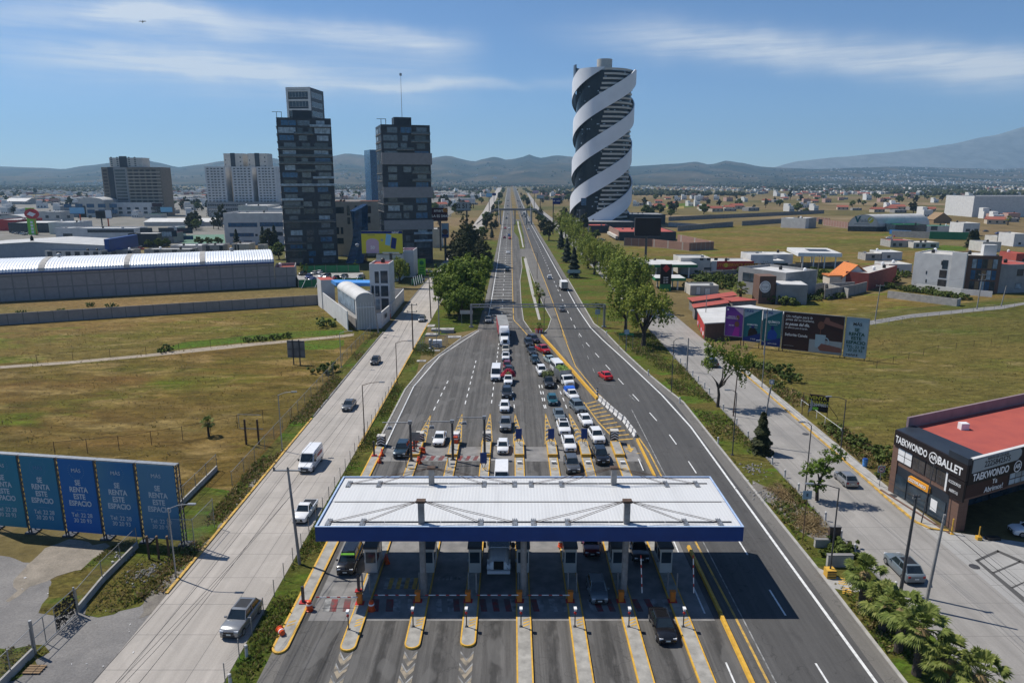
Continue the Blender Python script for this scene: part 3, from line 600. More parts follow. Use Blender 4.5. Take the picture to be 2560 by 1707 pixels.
for k,ix in enumerate(IX):
	up=k>=5
	lab='orange barrier gate with its striped arm %s on the %s island from the left'%('raised' if up else 'down',ORD[k])
	o=gp if k==0 else dup(gp,(ix-.35,60.05,0),0,lab)
	if k==0:o.location=(ix-.3,59.7,0); o['label']=lab
	if up:
		for ch in o.children:
			if ch.name.startswith('arm'):ch.rotation_euler=(0,R(86),0); ch.location=(.92,0,1.05)
def make_cam():
	r=thing('camera_post','x','camera post',(0,0,0),0,'lane camera posts')
	m=MB(); m.tube((0,0,.22),(0,0,1.9),.055,n=8); m.box(-.14,.14,-.14,.14,.22,.25); m.build('post',MT['steel_dark'],r)
	m=MB(); m.box(-.1,.1,-.22,.14,1.9,2.08); m.box(-.13,.13,-.26,.16,2.08,2.12); m.build('camera',MT['white_paint'],r)
	m=MB(); m.tube((0,-.12,1.62),(0,-.03,1.62),.12,n=12); m.build('lamp',MT['red'],r)
	return r
cp=make_cam()
for k,ix in enumerate(IX):
	lab='small white camera on a dark post, exit end of the %s island from the left'%ORD[k]
	if k==0:cp.location=(ix-.45,55.7,0); cp['label']=lab
	else:dup(cp,(ix-.25,56.1,0),0,lab)
gpst=thing('guide_post','pair of slim grey posts on the first island behind its barrier','post',(0,0,0),0,'slim grey posts behind the barriers')
m=MB(); m.box(-.06,.06,-.06,.06,.22,2.1); m.build('post',MT['pole'],gpst); m=MB(); m.box(.72,.84,-.5,-.38,.22,2.3); m.build('post',MT['pole'],gpst)
for k,ix in enumerate(IX):
	lab='pair of slim grey posts on the %s island from the left, behind its barrier'%ORD[k]
	if k==0:gpst.location=(ix-.42,61.6,0); gpst['label']=lab
	else:dup(gpst,(ix-.42,61.9,0),0,lab)
def make_mast():
	r=thing('signal_mast','x','signal mast',(0,0,0),0,'lane signal masts')
	m=MB(); m.tube((0,0,.22),(0,0,6.1),.19,.16,10); m.box(-.35,.35,-.35,.35,.22,.27); m.build('post',MT['steel_dark'],r,smooth=False)
	m=MB(); m.tube((.1,0,5.9),(-3.9,0,5.9),.09,.07,8); m.box(-.26,.26,-.26,.26,5.7,6.15); m.build('arm',MT['metal'],r)
	m=MB(); m.tube((-2.9,0,5.9),(-2.9,0,5.3),.03,n=6); m.box(-3.15,-2.65,-.28,.18,5.0,5.28); m.face([(-3.3,-.35,4.98),(-2.5,-.35,4.98),(-2.6,.2,5.3),(-3.2,.2,5.3)]); m.build('signal_head',MT['metal'],r)
	return r
mp_=make_mast()
for k,(x,y,lab)in enumerate(((-14.25,94.4,'dark signal mast with a long arm over the first toll lane on the left'),(-8.4,94.8,'dark signal mast with a long arm over the second toll lane'),(-3.95,96.5,'dark signal mast with a long arm beside the leftmost blue sign'))):
	if k==0:mp_.location=(x,y,0); mp_['label']=lab
	else:dup(mp_,(x,y,0),0,lab)
def make_sign():
	r=thing('lane_sign','x','sign',(0,0,0),0,'blue lane signs')
	m=MB(); m.box(-.46,.46,-.05,.03,1.15,2.7); m.build('panel',MT['blue'],r)
	m=MB()
	for x in(-.28,.28):m.tube((x,.1,1.3),(x*.4,.65,.22),.04,n=6); m.tube((x,.0,1.2),(x,.35,.8),.03,n=6)
	m.build('stand',MT['steel_dark'],r); return r
sp=make_sign()
for k,(x,y,lab)in enumerate(((-3.9,91.2,'blue lane sign right behind the canopy, on the third island from the left'),(1.0,99.6,'blue lane sign between the white hatchback and the empty lane'),(5.8,99.6,'blue lane sign left of the white pickup at the booths'),(10.7,99.6,'blue lane sign on the sixth island, right of the white pickup'))):
	if k==0:sp.location=(x,y,0); sp['label']=lab
	else:dup(sp,(x,y,0 if y<95 else .42),0,lab)
def make_att():
	r=thing('crash_cushion','x','crash cushion',(0,0,0),0,'chevron crash cushions')
	m=MB(); m.box(-.58,.58,0,1.0,.0,1.35); m.build('body',MT['black'],r)
	m=MB(); m.box(-.6,.6,-.05,1.05,1.35,1.5); m.build('top',MT['pale_wall'],r)
	for j in range(3):
		m=MB(); z=.1+.42*j
		for s_ in(-1,1):m.face([(s_*.57,-.012,z),(0,-.012,z+.3),(0,-.012,z+.5),(s_*.57,-.012,z+.2)])
		m.build('chevron',MT['white_paint'],r)
	return r
ap=make_att()
for k,(x,y,lab)in enumerate(((-19.6,100.2,'striped crash cushion on the leftmost platform, next to the grass verge'),(-13.9,101.2,'striped crash cushion half hidden behind the orange drums of the first island'),(-8.5,101.3,'striped crash cushion behind the white box of the second island'),(-3.8,101.3,'striped crash cushion beside the third signal mast'),(15.5,101.4,'striped crash cushion at the tip of the rightmost island, near the yellow arrow'))):
	if k==0:ap.location=(x,y,.2); ap['label']=lab
	else:dup(ap,(x,y,.62 if k in(4,)else .3),0,lab)
def make_drum():
	r=thing('traffic_drum','x','traffic drum',(0,0,0),0,'orange traffic drums')
	m=MB(); m.lathe([(.36,0),(.36,.1),(.29,.12),(.29,.34),(.27,.36),(.27,.56),(.25,.58),(.25,.78),(.22,.8),(.22,.98),(.12,1.02)],n=14); o=m.build('body',MT['orange'],r)
	m=MB(); m.lathe([(.285,.62-.02),(.278,.74)],n=14); m.build('reflective_band',MT['white_paint'],r); return r
dp=make_drum()
D=[(*g('a',2000,1100),0,'orange drum standing by the red base at the end of the left platform'),(*g('b',592,1100),0,'orange drum in shadow beside the first barrier gate'),(*g('y',785,500),.22,'foremost orange drum of the row on the first island'),(*g('y',820,495),.22,'second orange drum of the row on the first island'),(*g('y',828,440),.5,'raised orange drum at the back of the first island'),(*g('y',1385,450),.6,'orange drum on the second island, left of the pair'),(*g('y',1420,450),.6,'orange drum on the second island, right of the pair'),(*g('c',393,700),.22,'orange drum just behind the fifth booth, half under the canopy'),(*g('y',795,570),.22,'orange drum nearest the first signal mast')]
for k,(x,y,z,lab)in enumerate(D):
	if k==0:dp.location=(x,y,z+.03); dp['label']=lab
	else:dup(dp,(x,y,z+.03),.4*k,lab)
x,y=g('a',1808,1240); o=dup(dp,(x,y,.3),.4,'orange drum lying tipped over in the grass left of the platform'); o.rotation_euler=(R(78),R(20),.5)
def make_barrier():
	r=thing('plastic_barrier','x','barrier',(0,0,0),0,'red orange plastic barriers')
	m=MB(); pr=[(-.24,0),(.24,0),(.2,.25),(.09,.42),(.07,.8),(-.07,.8),(-.09,.42),(-.2,.25)]
	m.loft([[(x,yy*.5*sc_,z)for x,z in pr]for yy,sc_ in((-1,1.0),(-.9,1.05),(.9,1.05),(1,1.0))]); m.build('body',MT['orange'],r)
	m=MB(); m.box(-.1,.1,-.2,.2,.8,.86); m.build('filler_cap',MT['red'],r); return r
brp=make_barrier()
B_=[(*g('y',325,575),.3,'red plastic barrier on the left platform kerb, the farther of two'),(*g('y',290,680),.2,'red plastic barrier on the left platform kerb, the nearer of two'),(*g('y',915,545),1.2,'red plastic barrier lying beside the first island drums'),(*g('y',870,690),.5,'red plastic barrier in front of the first signal mast'),(*g('b',690,790),.4,'red plastic barrier leaning behind the first booth')]
for k,(x,y,a,lab)in enumerate(B_):
	if k==0:brp.location=(x,y,.05); brp.rotation_euler=(0,0,a); brp['label']=lab
	else:dup(brp,(x,y,.05),a,lab)
x,y=g('y',1395,450); t=thing('utility_box','white box on a stand behind the second signal mast','box',(x,y,.62)); m=MB(); m.box(x-.55,x+.55,y+.2,y+.9,1.3,1.95); m.build('cabinet',MT['white_paint'],t); m=MB(); m.box(x-.4,x-.3,y+.3,y+.8,.62,1.3); m.box(x+.3,x+.4,y+.3,y+.8,.62,1.3); m.build('stand',MT['steel_dark'],t)
x,y=g('y',830,540); t=thing('sign_board','blank grey board on posts above the orange drums','sign',(x,y,.2)); m=MB(); m.box(x-.6,x+.6,y-.04,y+.02,1.9,3.2); m.build('panel',MT['metal'],t); m=MB(); m.box(x-.05,x+.05,y+.02,y+.1,.2,3.1); m.build('post',MT['steel_dark'],t)
for k,(v,px,py,h)in enumerate((('b',152,1060,1.9),('y',210,600,2.4),('y',800,575,2.4),('y',1375,545,2.2),('b',510,985,2.0))):
	x,y=g(v,px,py); t=thing('steel_post',['dark square post on a red base at the near end of the left platform','dark square post in front of the left striped cushion','dark square post in front of the orange drums','dark square post behind the second signal mast','dark square post beside the first booth'][k],'post',(x,y,.2),0,'dark square posts')
	m=MB(); m.box(x-.12,x+.12,y-.12,y+.12,.2,h); m.build('post',MT['steel_dark'],t); m=MB(); m.box(x-.35,x+.35,y-.3,y+.3,.2,.3); m.build('base',MT['red'],t)
for k,(v,px,py)in enumerate((('y',680,775),('y',1296,755),('f',555,1465-20))):
	if k==2:continue
	x,y=g(v,px,py); t=thing('ticket_reader',['small T-shaped reader post on the first island behind the canopy','small T-shaped reader post on the second island behind the canopy'][k],'reader post',(x,y,.22),0,'reader posts')
	m=MB(); m.tube((x,y,.22),(x,y,1.7),.06,n=8); m.build('post',MT['steel_dark'],t); m=MB(); m.box(x-.4,x+.4,y-.15,y+.15,1.7,1.9); m.build('head',MT['black'],t)
for k,ix in enumerate(IX[3:]):
	x,y=ix,93.4; t=thing('height_sensor','small pale sensor box on the %s island from the left'%ORD[k+3],'sensor box',(x,y,.22),0,'sensor boxes'); m=MB(); m.box(x-.3,x+.3,y-.18,y+.18,.22,.5); m.build('cabinet',MT['pale_wall'],t); m=MB(); m.box(x-.33,x+.33,y-.21,y+.21,.5,.55); m.build('lid',MT['white_paint'],t)
def long_block(name,pts,w,h,mat_,label,cat):
	t=thing(name,label,cat,(*pts[0],0)); m=MB()
	for p,q in zip(pts,pts[1:]):
		d=(Vector(q)-Vector(p)); n_=Vector((-d.y,d.x)).normalized()*w/2; u=Vector((-d.y,d.x)).normalized()*w*.32
		m.loft([[(p[0]-n_.x,p[1]-n_.y,.04),(p[0]+n_.x,p[1]+n_.y,.04),(p[0]+u.x,p[1]+u.y,h),(p[0]-u.x,p[1]-u.y,h)],[(q[0]-n_.x,q[1]-n_.y,.04),(q[0]+n_.x,q[1]+n_.y,.04),(q[0]+u.x,q[1]+u.y,h),(q[0]-u.x,q[1]-u.y,h)]])
	m.build('barrier_wall',mat_,t); return t
long_block('median_barrier',[(7.6,177),(10.2,160),(12.2,146),(13.9,134),(15.5,123.6)],.55,.55,MT['yellow'],'long low yellow concrete divider beside the right queue of cars','divider')
long_block('median_barrier',[(19.2,103),(19.2,91),(19.2,72.2)],.36,.34,MT['yellow'],'yellow concrete divider running past the right end of the canopy','divider')
long_block('median_barrier',[(19.2,70.4),(19.2,58.2)],.4,.32,MT['yellow'],'yellow concrete divider inside the canopy shadow','divider')
long_block('median_barrier',[(19.15,58.0),(18.95,40)],.42,.34,MT['yellow'],'bright yellow concrete divider at the bottom right of the plaza','divider')
jp=thing('jersey_barrier','white concrete jersey barrier in the slanting row beside the yellow hatching','barrier',(0,0,0),0,'white jersey barriers')
m=MB(); pr=[(-.3,0),(.3,0),(.27,.1),(.12,.35),(.09,.85),(-.09,.85),(-.12,.35),(-.27,.1)]; m.loft([[(x,yy,z)for x,z in pr]for yy in(-.8,.8)]); m.build('body',MT['white_wall'],jp)
m=MB(); m.box(-.2,.2,-.82,.82,.0,.06); m.build('foot',MT['black'],jp)
JL=[(15.8,123.6),(17.5,115.6),(18.6,111),(19.25,104)]; n_=10
def along(pts,t):
	L=[(Vector(b_)-Vector(a_)).length for a_,b_ in zip(pts,pts[1:])]; s_=t*sum(L)
	for(a_,b_),l in zip(zip(pts,pts[1:]),L):
		if s_<=l+1e-6:d=(Vector(b_)-Vector(a_))/l; return Vector(a_)+d*s_,math.atan2(d.y,d.x)
		s_-=l
	return Vector(pts[-1]),0
for i in range(n_):
	p,a=along(JL,(i+.5)/n_)
	if i==0:jp.location=(p.x,p.y,.05); jp.rotation_euler=(0,0,a+math.pi/2)
	else:dup(jp,(p.x,p.y,.05),a+math.pi/2+rnd.uniform(-.05,.05))
t=thing('marker_post','striped marker post at the head of the white jersey barriers','post',(15.6,124.6,0)); m=MB(); m.tube((15.6,124.6,.05),(15.6,124.6,1.9),.17,n=10); m.build('post',MT['black'],t); m=MB()
for q in range(3):m.tube((15.6,124.6,.5+.5*q),(15.6,124.6,.75+.5*q),.175,n=10)
m.build('reflective_band',MT['white_paint'],t)
t=thing('sign_gantry','grey steel truss gantry spanning both carriageways beyond the lorry','gantry',(-11,190)); GY=188.5
for x,nm in((-11,'post'),(24.9,'post')):m=MB(); m.box(x-.28,x+.28,GY-.28,GY+.28,0,6.3); m.box(x-.6,x+.6,GY-.6,GY+.6,0,.35); m.build('post',MT['metal'],t)
for z in(5.6,6.3):m=MB(); m.box(-11,24.9,GY-.5,GY-.38,z-.08,z+.08); m.box(-11,24.9,GY+.38,GY+.5,z-.08,z+.08); m.build('chord',MT['metal'],t)
m=MB(); x=-11
while x<=24.9:m=MB(); m.box(x-.06,x+.06,GY-.47,GY-.41,5.6,6.3); m.box(x-.06,x+.06,GY+.41,GY+.47,5.6,6.3); m.box(x-.05,x+.05,GY-.45,GY+.45,6.25,6.33); m.build('truss_bar',MT['metal'],t); x+=2.24
# vehicles
MT['paint0']=paint('car_paint',(.5,.5,.5),slot='paint')
MT['cargo0']=pm('cargo',(.1,.2,.03),slot='cargo')
MT['light']=pm('headlight_lens',(.75,.77,.8),None,3,.1,obj=True,spec=.8); MT['tail']=pm('tail_light',(.35,.01,.01),None,3,.2,obj=True)
MT['chrome']=pm('bright_trim',(.5,.5,.52),None,3,.2,.9,obj=True); MT['plate']=pm('number_plate',(.72,.74,.7),(.5,.55,.5),9,.5,obj=True); MT['rim']=pm('wheel_rim',(.4,.41,.42),(.25,.25,.26),5,.35,.7,obj=True)
def wheel_parts(root,xs,tw,r,w,dual=()):
	out=[]
	for x in xs:
		for s in(-1,1):
			m=MB(); yy=s*(tw/2-w/2); m.tube((x,yy-w/2,r),(x,yy+w/2,r),r,n=16)
			o=m.build('wheel',MT['rubber'],root);
			q=MB(); y1=yy+s*(w/2+.004); q.tube((x,y1-.01,r),(x,y1+.012,r),r*.62,n=12); q.tube((x,y1+.0,r),(x,y1+s*.02,r),r*.16,n=8)
			q.build('rim',MT['rim'],o,world=False); smooth_by_angle(o)
def sect(x,hw,z0,z1,top=.86,tuck=.93):
	return[(x,-hw*tuck,z0),(x,hw*tuck,z0),(x,hw,z0+.16),(x,hw*.995,z1-.16),(x,hw*.955,z1-.05),(x,hw*top,z1),(x,-hw*top,z1),(x,-hw*.955,z1-.05),(x,-hw*.995,z1-.16),(x,-hw,z0+.16)]
def make_car(name,cat,L,W,H,belt,hood,wb,rf,rr,rb,trunk,wr=.33,gc=.2,bed=None,roofm=None):
	"""x runs forward: hood = height at the nose, wb/rf = foot and head of the windscreen, rr/rb = head and foot of the rear window"""
	r=thing(name,'x',cat); hw=W/2; f=L/2
	m=MB()
	st=[sect(-f,hw*.86,gc+.12,trunk-.14,.8),sect(-f+.12,hw*.97,gc,trunk-.02),sect(rb-.1 if bed is None else-f+.4,hw,gc,trunk),sect(rb+.25,hw,gc-.02,belt),sect(0,hw,gc-.02,belt-.01),sect(wb-.2,hw,gc-.02,belt-.02),sect(wb+.12,hw,gc-.02,belt-.03),sect((wb+f)/2+.1,hw*.985,gc,hood+.06,.8),sect(f-.28,hw*.95,gc,hood-.03,.76),sect(f-.06,hw*.84,gc+.06,hood-.15,.72),sect(f,hw*.74,gc+.14,hood-.26,.7)]
	if bed is not None:
		st=[sect(-f,hw*.97,gc+.14,bed),sect(-f+.06,hw,gc,bed),sect(rb-.08,hw,gc,bed),sect(rb+.05,hw,gc,belt)]+st[4:]
	m.loft(st)
	tw=hw*.70; bw=hw*.93; zb=belt-.05
	B4=lambda x,y,z:Vector((x,y,z))
	fl,fr,rl,rrr=B4(wb,bw*.95,zb-.02),B4(wb,-bw*.95,zb-.02),B4(rb,bw*.93,zb),B4(rb,-bw*.93,zb)
	tfl,tfr,trl,trr=B4(rf,tw,H-.05),B4(rf,-tw,H-.05),B4(rr,tw,H-.05),B4(rr,-tw,H-.05)
	rp=[(rf-.03,-tw,H-.05),(rf-.03,tw,H-.05),(rr+.03,tw,H-.05),(rr+.03,-tw,H-.05)]
	e_=.3 if roofm else .14; ri=[(rf-e_,-tw*.84,H),(rf-e_,tw*.84,H),(rr+e_,tw*.84,H),(rr+e_,-tw*.84,H)]
	mi=1 if roofm else 0
	m.loft([ri,rp],0,caps=False); m.face(ri,mi)
	for a,b_ in((fl,tfl),(fr,tfr),(rl,trl),(rrr,trr)):m.tube(a,b_,.05,.045,6)
	for t in(.5,)if rr-rb>-9 else():
		for sgn in(1,-1):
			bx=(rf+rr)/2+.05; m.tube((bx,sgn*bw*.94,zb),(bx,sgn*tw,H-.06),.045,.04,6)
	for sgn in(1,-1):m.tube((rf,sgn*tw,H-.06),(rr,sgn*tw,H-.06),.05,n=6)
	o=m.build('body',[MT['paint0'],roofm or MT['paint0']],r); smooth_by_angle(o,35)
	def pane(nm,pts):q=MB(); q.face(pts); q.build(nm,MT['car_glass'],r)
	pane('windshield',[fr,fl,tfl,tfr]); pane('rear_window',[rl,rrr,trr,trl]); pane('side_window',[fl,rl,trl,tfl]); pane('side_window',[rrr,fr,tfr,trr])
	for s in(-1,1):
		q=MB(); q.cbox(f-.14,s*hw*.66,hood-.2,.2,hw*.36,.14); q.build('headlight',MT['light'],r)
		q=MB(); q.cbox(-f+.05,s*hw*.74,(trunk if bed is None else bed)-.22,.12,hw*.26,.2); q.build('taillight',MT['tail'],r)
		q=MB(); q.cbox(wb-.25,s*(hw+.1),belt+.04,.14,.2,.15); q.build('mirror',MT['paint0'],r)
	q=MB(); q.cbox(f-.03,0,hood-.3,.12,hw*.95,.2); q.cbox(f+.0,0,gc+.22,.06,hw*1.1,.14); q.build('grille',MT['black'],r)
	q=MB(); q.cbox(f+.03,0,gc+.33,.03,.4,.14); q.build('number_plate',MT['plate'],r); q=MB(); q.cbox(-f-.01,0,gc+.42,.05,.4,.14); q.build('number_plate',MT['plate'],r)
	q=MB(); q.box(-f+.15,f-.2,-hw*.9,hw*.9,.14,gc+.04); q.build('underbody',MT['black'],r)
	wheel_parts(r,(f-.82,-f+.8),W+.02,wr,.22)
	if bed is not None:
		q=MB(); q.box(-f+.1,rb-.12,-hw*.84,hw*.84,bed-.02,bed+.015); q.build('load_bed',MT['black'],r)
	return r
def park(o):
	USED[o.name]=False
USED={}
SEDAN=make_car('sedan','car',4.5,1.76,1.46,.95,.84,.98,.3,-1.0,-1.62,.98)
HATCH=make_car('hatchback','car',4.0,1.72,1.5,.97,.88,.92,.32,-1.35,-1.85,.95)
SUV=make_car('sport_utility_car','car',4.75,1.92,1.72,1.08,1.02,.95,.35,-1.6,-2.1,1.08,.37,.26)
SUVB=make_car('sport_utility_car','car',4.85,1.95,1.7,1.08,1.02,.95,.35,-1.6,-2.1,1.08,.37,.26,roofm=MT['black'])
PICK=make_car('pickup_truck','pickup',5.3,1.88,1.78,1.1,1.06,1.2,.7,-.7,-.85,1.05,.38,.3,bed=1.06)
PICK1=make_car('pickup_truck','pickup',4.9,1.74,1.62,1.0,.96,1.0,.5,-.35,-.5,.98,.34,.28,bed=.98)
VAN=make_car('minivan','van',4.9,1.9,1.8,1.1,.98,1.35,.6,-2.1,-2.35,1.1,.35,.22)
def make_pvan(windows):
	r=thing('panel_van','x','van'); L,W,H=5.6,2.0,2.5; f=L/2; hw=W/2; m=MB()
	def s(x,h,z1,z0=.28,t=.84):return[(x,-h*.95,z0),(x,h*.95,z0),(x,h,z0+.2),(x,h,min(1.2,z1-.1)),(x,h*(t+.06),z1-.12),(x,h*t,z1),(x,-h*t,z1),(x,-h*(t+.06),z1-.12),(x,-h,min(1.2,z1-.1)),(x,-h,z0+.2)]
	m.loft([s(-f,hw*.98,H-.1),s(-f+.1,hw,H),s(.6,hw,H),s(1.15,hw,H-.12),s(1.85,hw,1.35,.28,.9),s(2.3,hw*.97,1.12,.28,.86),s(2.68,hw*.9,.98,.3,.8),s(f,hw*.78,.7,.38,.8)])
	o=m.build('body',MT['paint0'],r); smooth_by_angle(o,35)
	q=MB(); q.face([(1.84,-.86,1.4),(1.84,.86,1.4),(1.2,.78,2.3),(1.2,-.78,2.3)]); q.v=[(x+.03,y,z+.02)for x,y,z in q.v]; q.build('windshield',MT['car_glass'],r)
	for sg in(-1,1):
		q=MB(); xs=[(.25,1.3)]if not windows else[(.25,1.3),(-.75,.12),(-1.75,-.87),(-2.65,-1.87)]
		for a,b_ in xs:
			q.face([(a,sg*1.005,1.35),(b_+(.35 if b_>1 else 0),sg*1.005,1.35),(b_-.05,sg*.95,2.12),(a,sg*.95,2.12)]); q.build('side_window',MT['car_glass'],r); q=MB()
		q=MB(); q.cbox(2.68,sg*.72,.86,.2,.34,.2); q.build('headlight',MT['light'],r); q=MB(); q.cbox(-f,sg*.9,1.1,.06,.14,.5); q.build('taillight',MT['tail'],r)
		q=MB(); q.cbox(1.5,sg*1.15,1.5,.14,.24,.28); q.build('mirror',MT['black'],r)
	q=MB(); q.face([(-f-.012,.75,1.4),(-f-.012,-.75,1.4),(-f-.012,-.7,2.1),(-f-.012,.7,2.1)]); q.build('rear_window',MT['car_glass'],r)
	q=MB(); q.cbox(f-.02,0,.66,.1,1.1,.26); q.cbox(f-.03,0,.42,.12,1.6,.14); q.build('grille',MT['black'],r); q=MB(); q.cbox(f+.04,0,.5,.03,.42,.14); q.build('number_plate',MT['plate'],r)
	wheel_parts(r,(1.85,-1.75),W+.02,.36,.24); return r
PVAN=make_pvan(False); BVAN=make_pvan(True)
def make_truck(stake):
	r=thing('stake_truck' if stake else 'box_truck','x','truck'); W=2.3; hw=W/2
	m=MB()
	def s(x,h,z0,z1,t=.88):return[(x,-h,z0),(x,h,z0),(x,h,z1-.25),(x,h*t,z1),(x,-h*t,z1),(x,-h,z1-.25)]
	if stake:m.loft([s(.9,hw*.88,.5,2.2),s(2.0,hw*.88,.5,2.2),s(2.45,hw*.9,.5,1.5),s(3.3,hw*.84,.5,1.35),s(3.5,hw*.74,.55,1.1)])
	else:m.loft([s(1.7,hw*.92,.5,2.4),s(3.0,hw*.92,.5,2.4),s(3.35,hw*.92,.5,1.5),s(3.5,hw*.9,.55,1.2)])
	m.build('cab',MT['paint0'],r)
	q=MB()
	if stake:q.face([(2.46,-.95,1.52),(2.46,.95,1.52),(2.05,.84,2.1),(2.05,-.84,2.1)])
	else:q.face([(3.36,-.98,1.52),(3.36,.98,1.52),(3.05,.92,2.3),(3.05,-.92,2.3)])
	q.v=[(x+.02,y,z+.01)for x,y,z in q.v]; q.build('windshield',MT['car_glass'],r)
	cx0=1.05 if stake else 1.85
	for sg in(-1,1):
		q=MB(); q.box(cx0+.1,cx0+.9,sg*hw*.92-.02,sg*hw*.92+.02,1.4,2.0); q.build('side_window',MT['car_glass'],r)
		q=MB(); q.cbox(3.42,sg*.7,1.0,.16,.3,.2); q.build('headlight',MT['light'],r); q=MB(); q.cbox(-3.45,sg*.9,.75,.08,.3,.16); q.build('taillight',MT['tail'],r); q=MB(); q.cbox(cx0+1.0,sg*(hw+.15),1.75,.12,.22,.4); q.build('mirror',MT['black'],r)
	q=MB(); q.cbox(3.48,0,1.02,.1,.95,.34); q.cbox(3.52,0,.55,.16,1.9,.22); q.build('grille',MT['chrome'],r)
	q=MB(); q.box(-3.4,2.6,-.45,.45,.5,.8); q.build('chassis',MT['black'],r)
	if stake:
		q=MB(); q.box(-3.45,.75,-hw,hw,.85,1.0); q.box(-3.45,.75,-hw,-hw+.06,1.0,2.75); q.box(-3.45,.75,hw-.06,hw,1.0,2.75); q.box(.69,.75,-hw,hw,1.0,2.95); q.box(-3.45,-3.39,-hw,hw,1.0,2.75)
		for i in range(7):
			for sg in(-1,1):q.box(-3.4+i*.68,-3.3+i*.68,sg*hw-.04 if sg<0 else hw,sg*hw if sg<0 else hw+.04,.9,2.85)
		q.build('cargo_box',MT['metal'],r)
		q=MB()
		for i in range(170):
			x=rnd.uniform(-3.2,.5); y=rnd.uniform(-1,1); z=2.5+rnd.uniform(0,.45); s_=rnd.uniform(.12,.3); q.lathe([(s_*.6,-s_*.5),(s_,0),(s_*.6,s_*.5)],(x,y,z),6)
		q.build('cargo',MT['cargo0'],r)
	else:
		q=MB(); q.box(-3.5,1.55,-hw-.05,hw+.05,.95,3.3); q.build('cargo_box',MT['white_paint'],r); q=MB(); q.box(-3.54,-3.5,-hw,-.03,1.0,3.2); q.box(-3.54,-3.5,.03,hw,1.0,3.2); q.build('rear_door',MT['metal'],r)
	wheel_parts(r,(2.7,-1.9),W,.45,.34); return r
STAKE=make_truck(True); BOXT=make_truck(False)
def make_semi(trailer):
	r=thing('articulated_lorry' if trailer else 'lorry_tractor','x','lorry'); m=MB()
	def s(x,h,z0,z1,t=.9):return[(x,-h,z0),(x,h,z0),(x,h,z1-.3),(x,h*t,z1),(x,-h*t,z1),(x,-h,z1-.3)]
	m.loft([s(-1.4,1.2,.7,3.7),s(.6,1.2,.7,3.75),s(1.2,1.15,.7,2.9),s(1.55,1.05,.7,2.05,.8),s(3.0,.95,.75,1.85,.7),s(3.55,.88,.8,1.65,.68),s(3.75,.8,.85,1.3,.7)]); o=m.build('cab',MT['paint0'],r); smooth_by_angle(o,30)
	q=MB(); q.face([(1.52,-1.0,2.1),(1.52,1.0,2.1),(1.22,.98,2.82),(1.22,-.98,2.82)]); q.v=[(x+.05,y,z+.03)for x,y,z in q.v]; q.build('windshield',MT['car_glass'],r)
	q=MB(); q.cbox(3.74,0,1.28,.12,1.0,.85); q.build('grille',MT['black']if not trailer else MT['black'],r); q=MB(); q.cbox(3.8,0,.62,.3,2.3,.34); q.build('bumper',MT['paint0'],r)
	for sg in(-1,1):
		q=MB(); q.box(.2,1.15,sg*1.2-.015,sg*1.2+.015,1.95,2.75); q.build('side_window',MT['car_glass'],r); q=MB(); q.cbox(3.5,sg*.85,1.15,.3,.3,.25); q.build('headlight',MT['light'],r); q=MB(); q.cbox(1.5,sg*1.45,2.3,.12,.25,.6); q.build('mirror',MT['black'],r)
		q=MB(); q.loft([[(x_,sg*.75,.5+h_),(x_,sg*1.18,.5+h_),(x_,sg*1.18,.62+h_),(x_,sg*.75,.62+h_)]for x_,h_ in((2.05,.1),(2.3,.55),(2.75,.65),(3.2,.55),(3.45,.15))]); q.build('mudguard',MT['paint0'],r)
	q=MB()
	for k in range(5):q.cbox(.85,-.8+.4*k,3.72,.14,.1,.1)
	q.build('marker_lamp',MT['light'],r)
	q=MB(); q.box(-3.6,1.5,-.5,.5,.6,.95); q.build('chassis',MT['black'],r)
	wheel_parts(r,(2.75,-1.7,-2.9),2.5,.5,.36)
	if trailer:
		q=MB(); q.box(-15.8,-1.75,-1.3,1.3,1.15,4.05,0,1); q.build('trailer_box',[MT['trailer_red'],MT['trailer_roof']],r); q=MB(); q.box(-1.75,-1.68,-1.25,1.25,1.3,4.0); q.build('front_bulkhead',MT['white_paint'],r)
		q=MB(); q.box(-15.6,-3.4,-.5,.5,.85,1.15); q.build('trailer_frame',MT['black'],r); wheel_parts(r,(-13.2,-14.5),2.5,.5,.36)
		q=MB(); q.loft([s(-1.3,1.15,3.74,3.78,1),s(-1.2,1.15,3.74,4.1),s(.4,1.0,3.74,3.85)]); q.build('wind_deflector',MT['paint0'],r)
		q=MB(); q.face([(-.75,-.25,4.02),(-.75,.3,4.02),(-.6,.3,4.0),(-.6,-.25,4.0)]); q.build('emblem',MT['green_light'],r)
	return r
MT['trailer_red']=pm('red_trailer_side',(.42,.07,.08),(.33,.06,.07),.6,.5,obj=True); MT['trailer_roof']=pm('grey_trailer_roof',(.27,.27,.26),(.2,.2,.195),.5,.7,obj=True)
SEMI=make_semi(True); TRACTOR=make_semi(False)
LEN={SEDAN.name:4.5,HATCH.name:4.0,SUV.name:4.75,SUVB.name:4.85,PICK.name:5.3,PICK1.name:4.9,VAN.name:4.9,PVAN.name:5.6,BVAN.name:5.6,STAKE.name:7.0,BOXT.name:7.0,SEMI.name:7.8,TRACTOR.name:7.8}
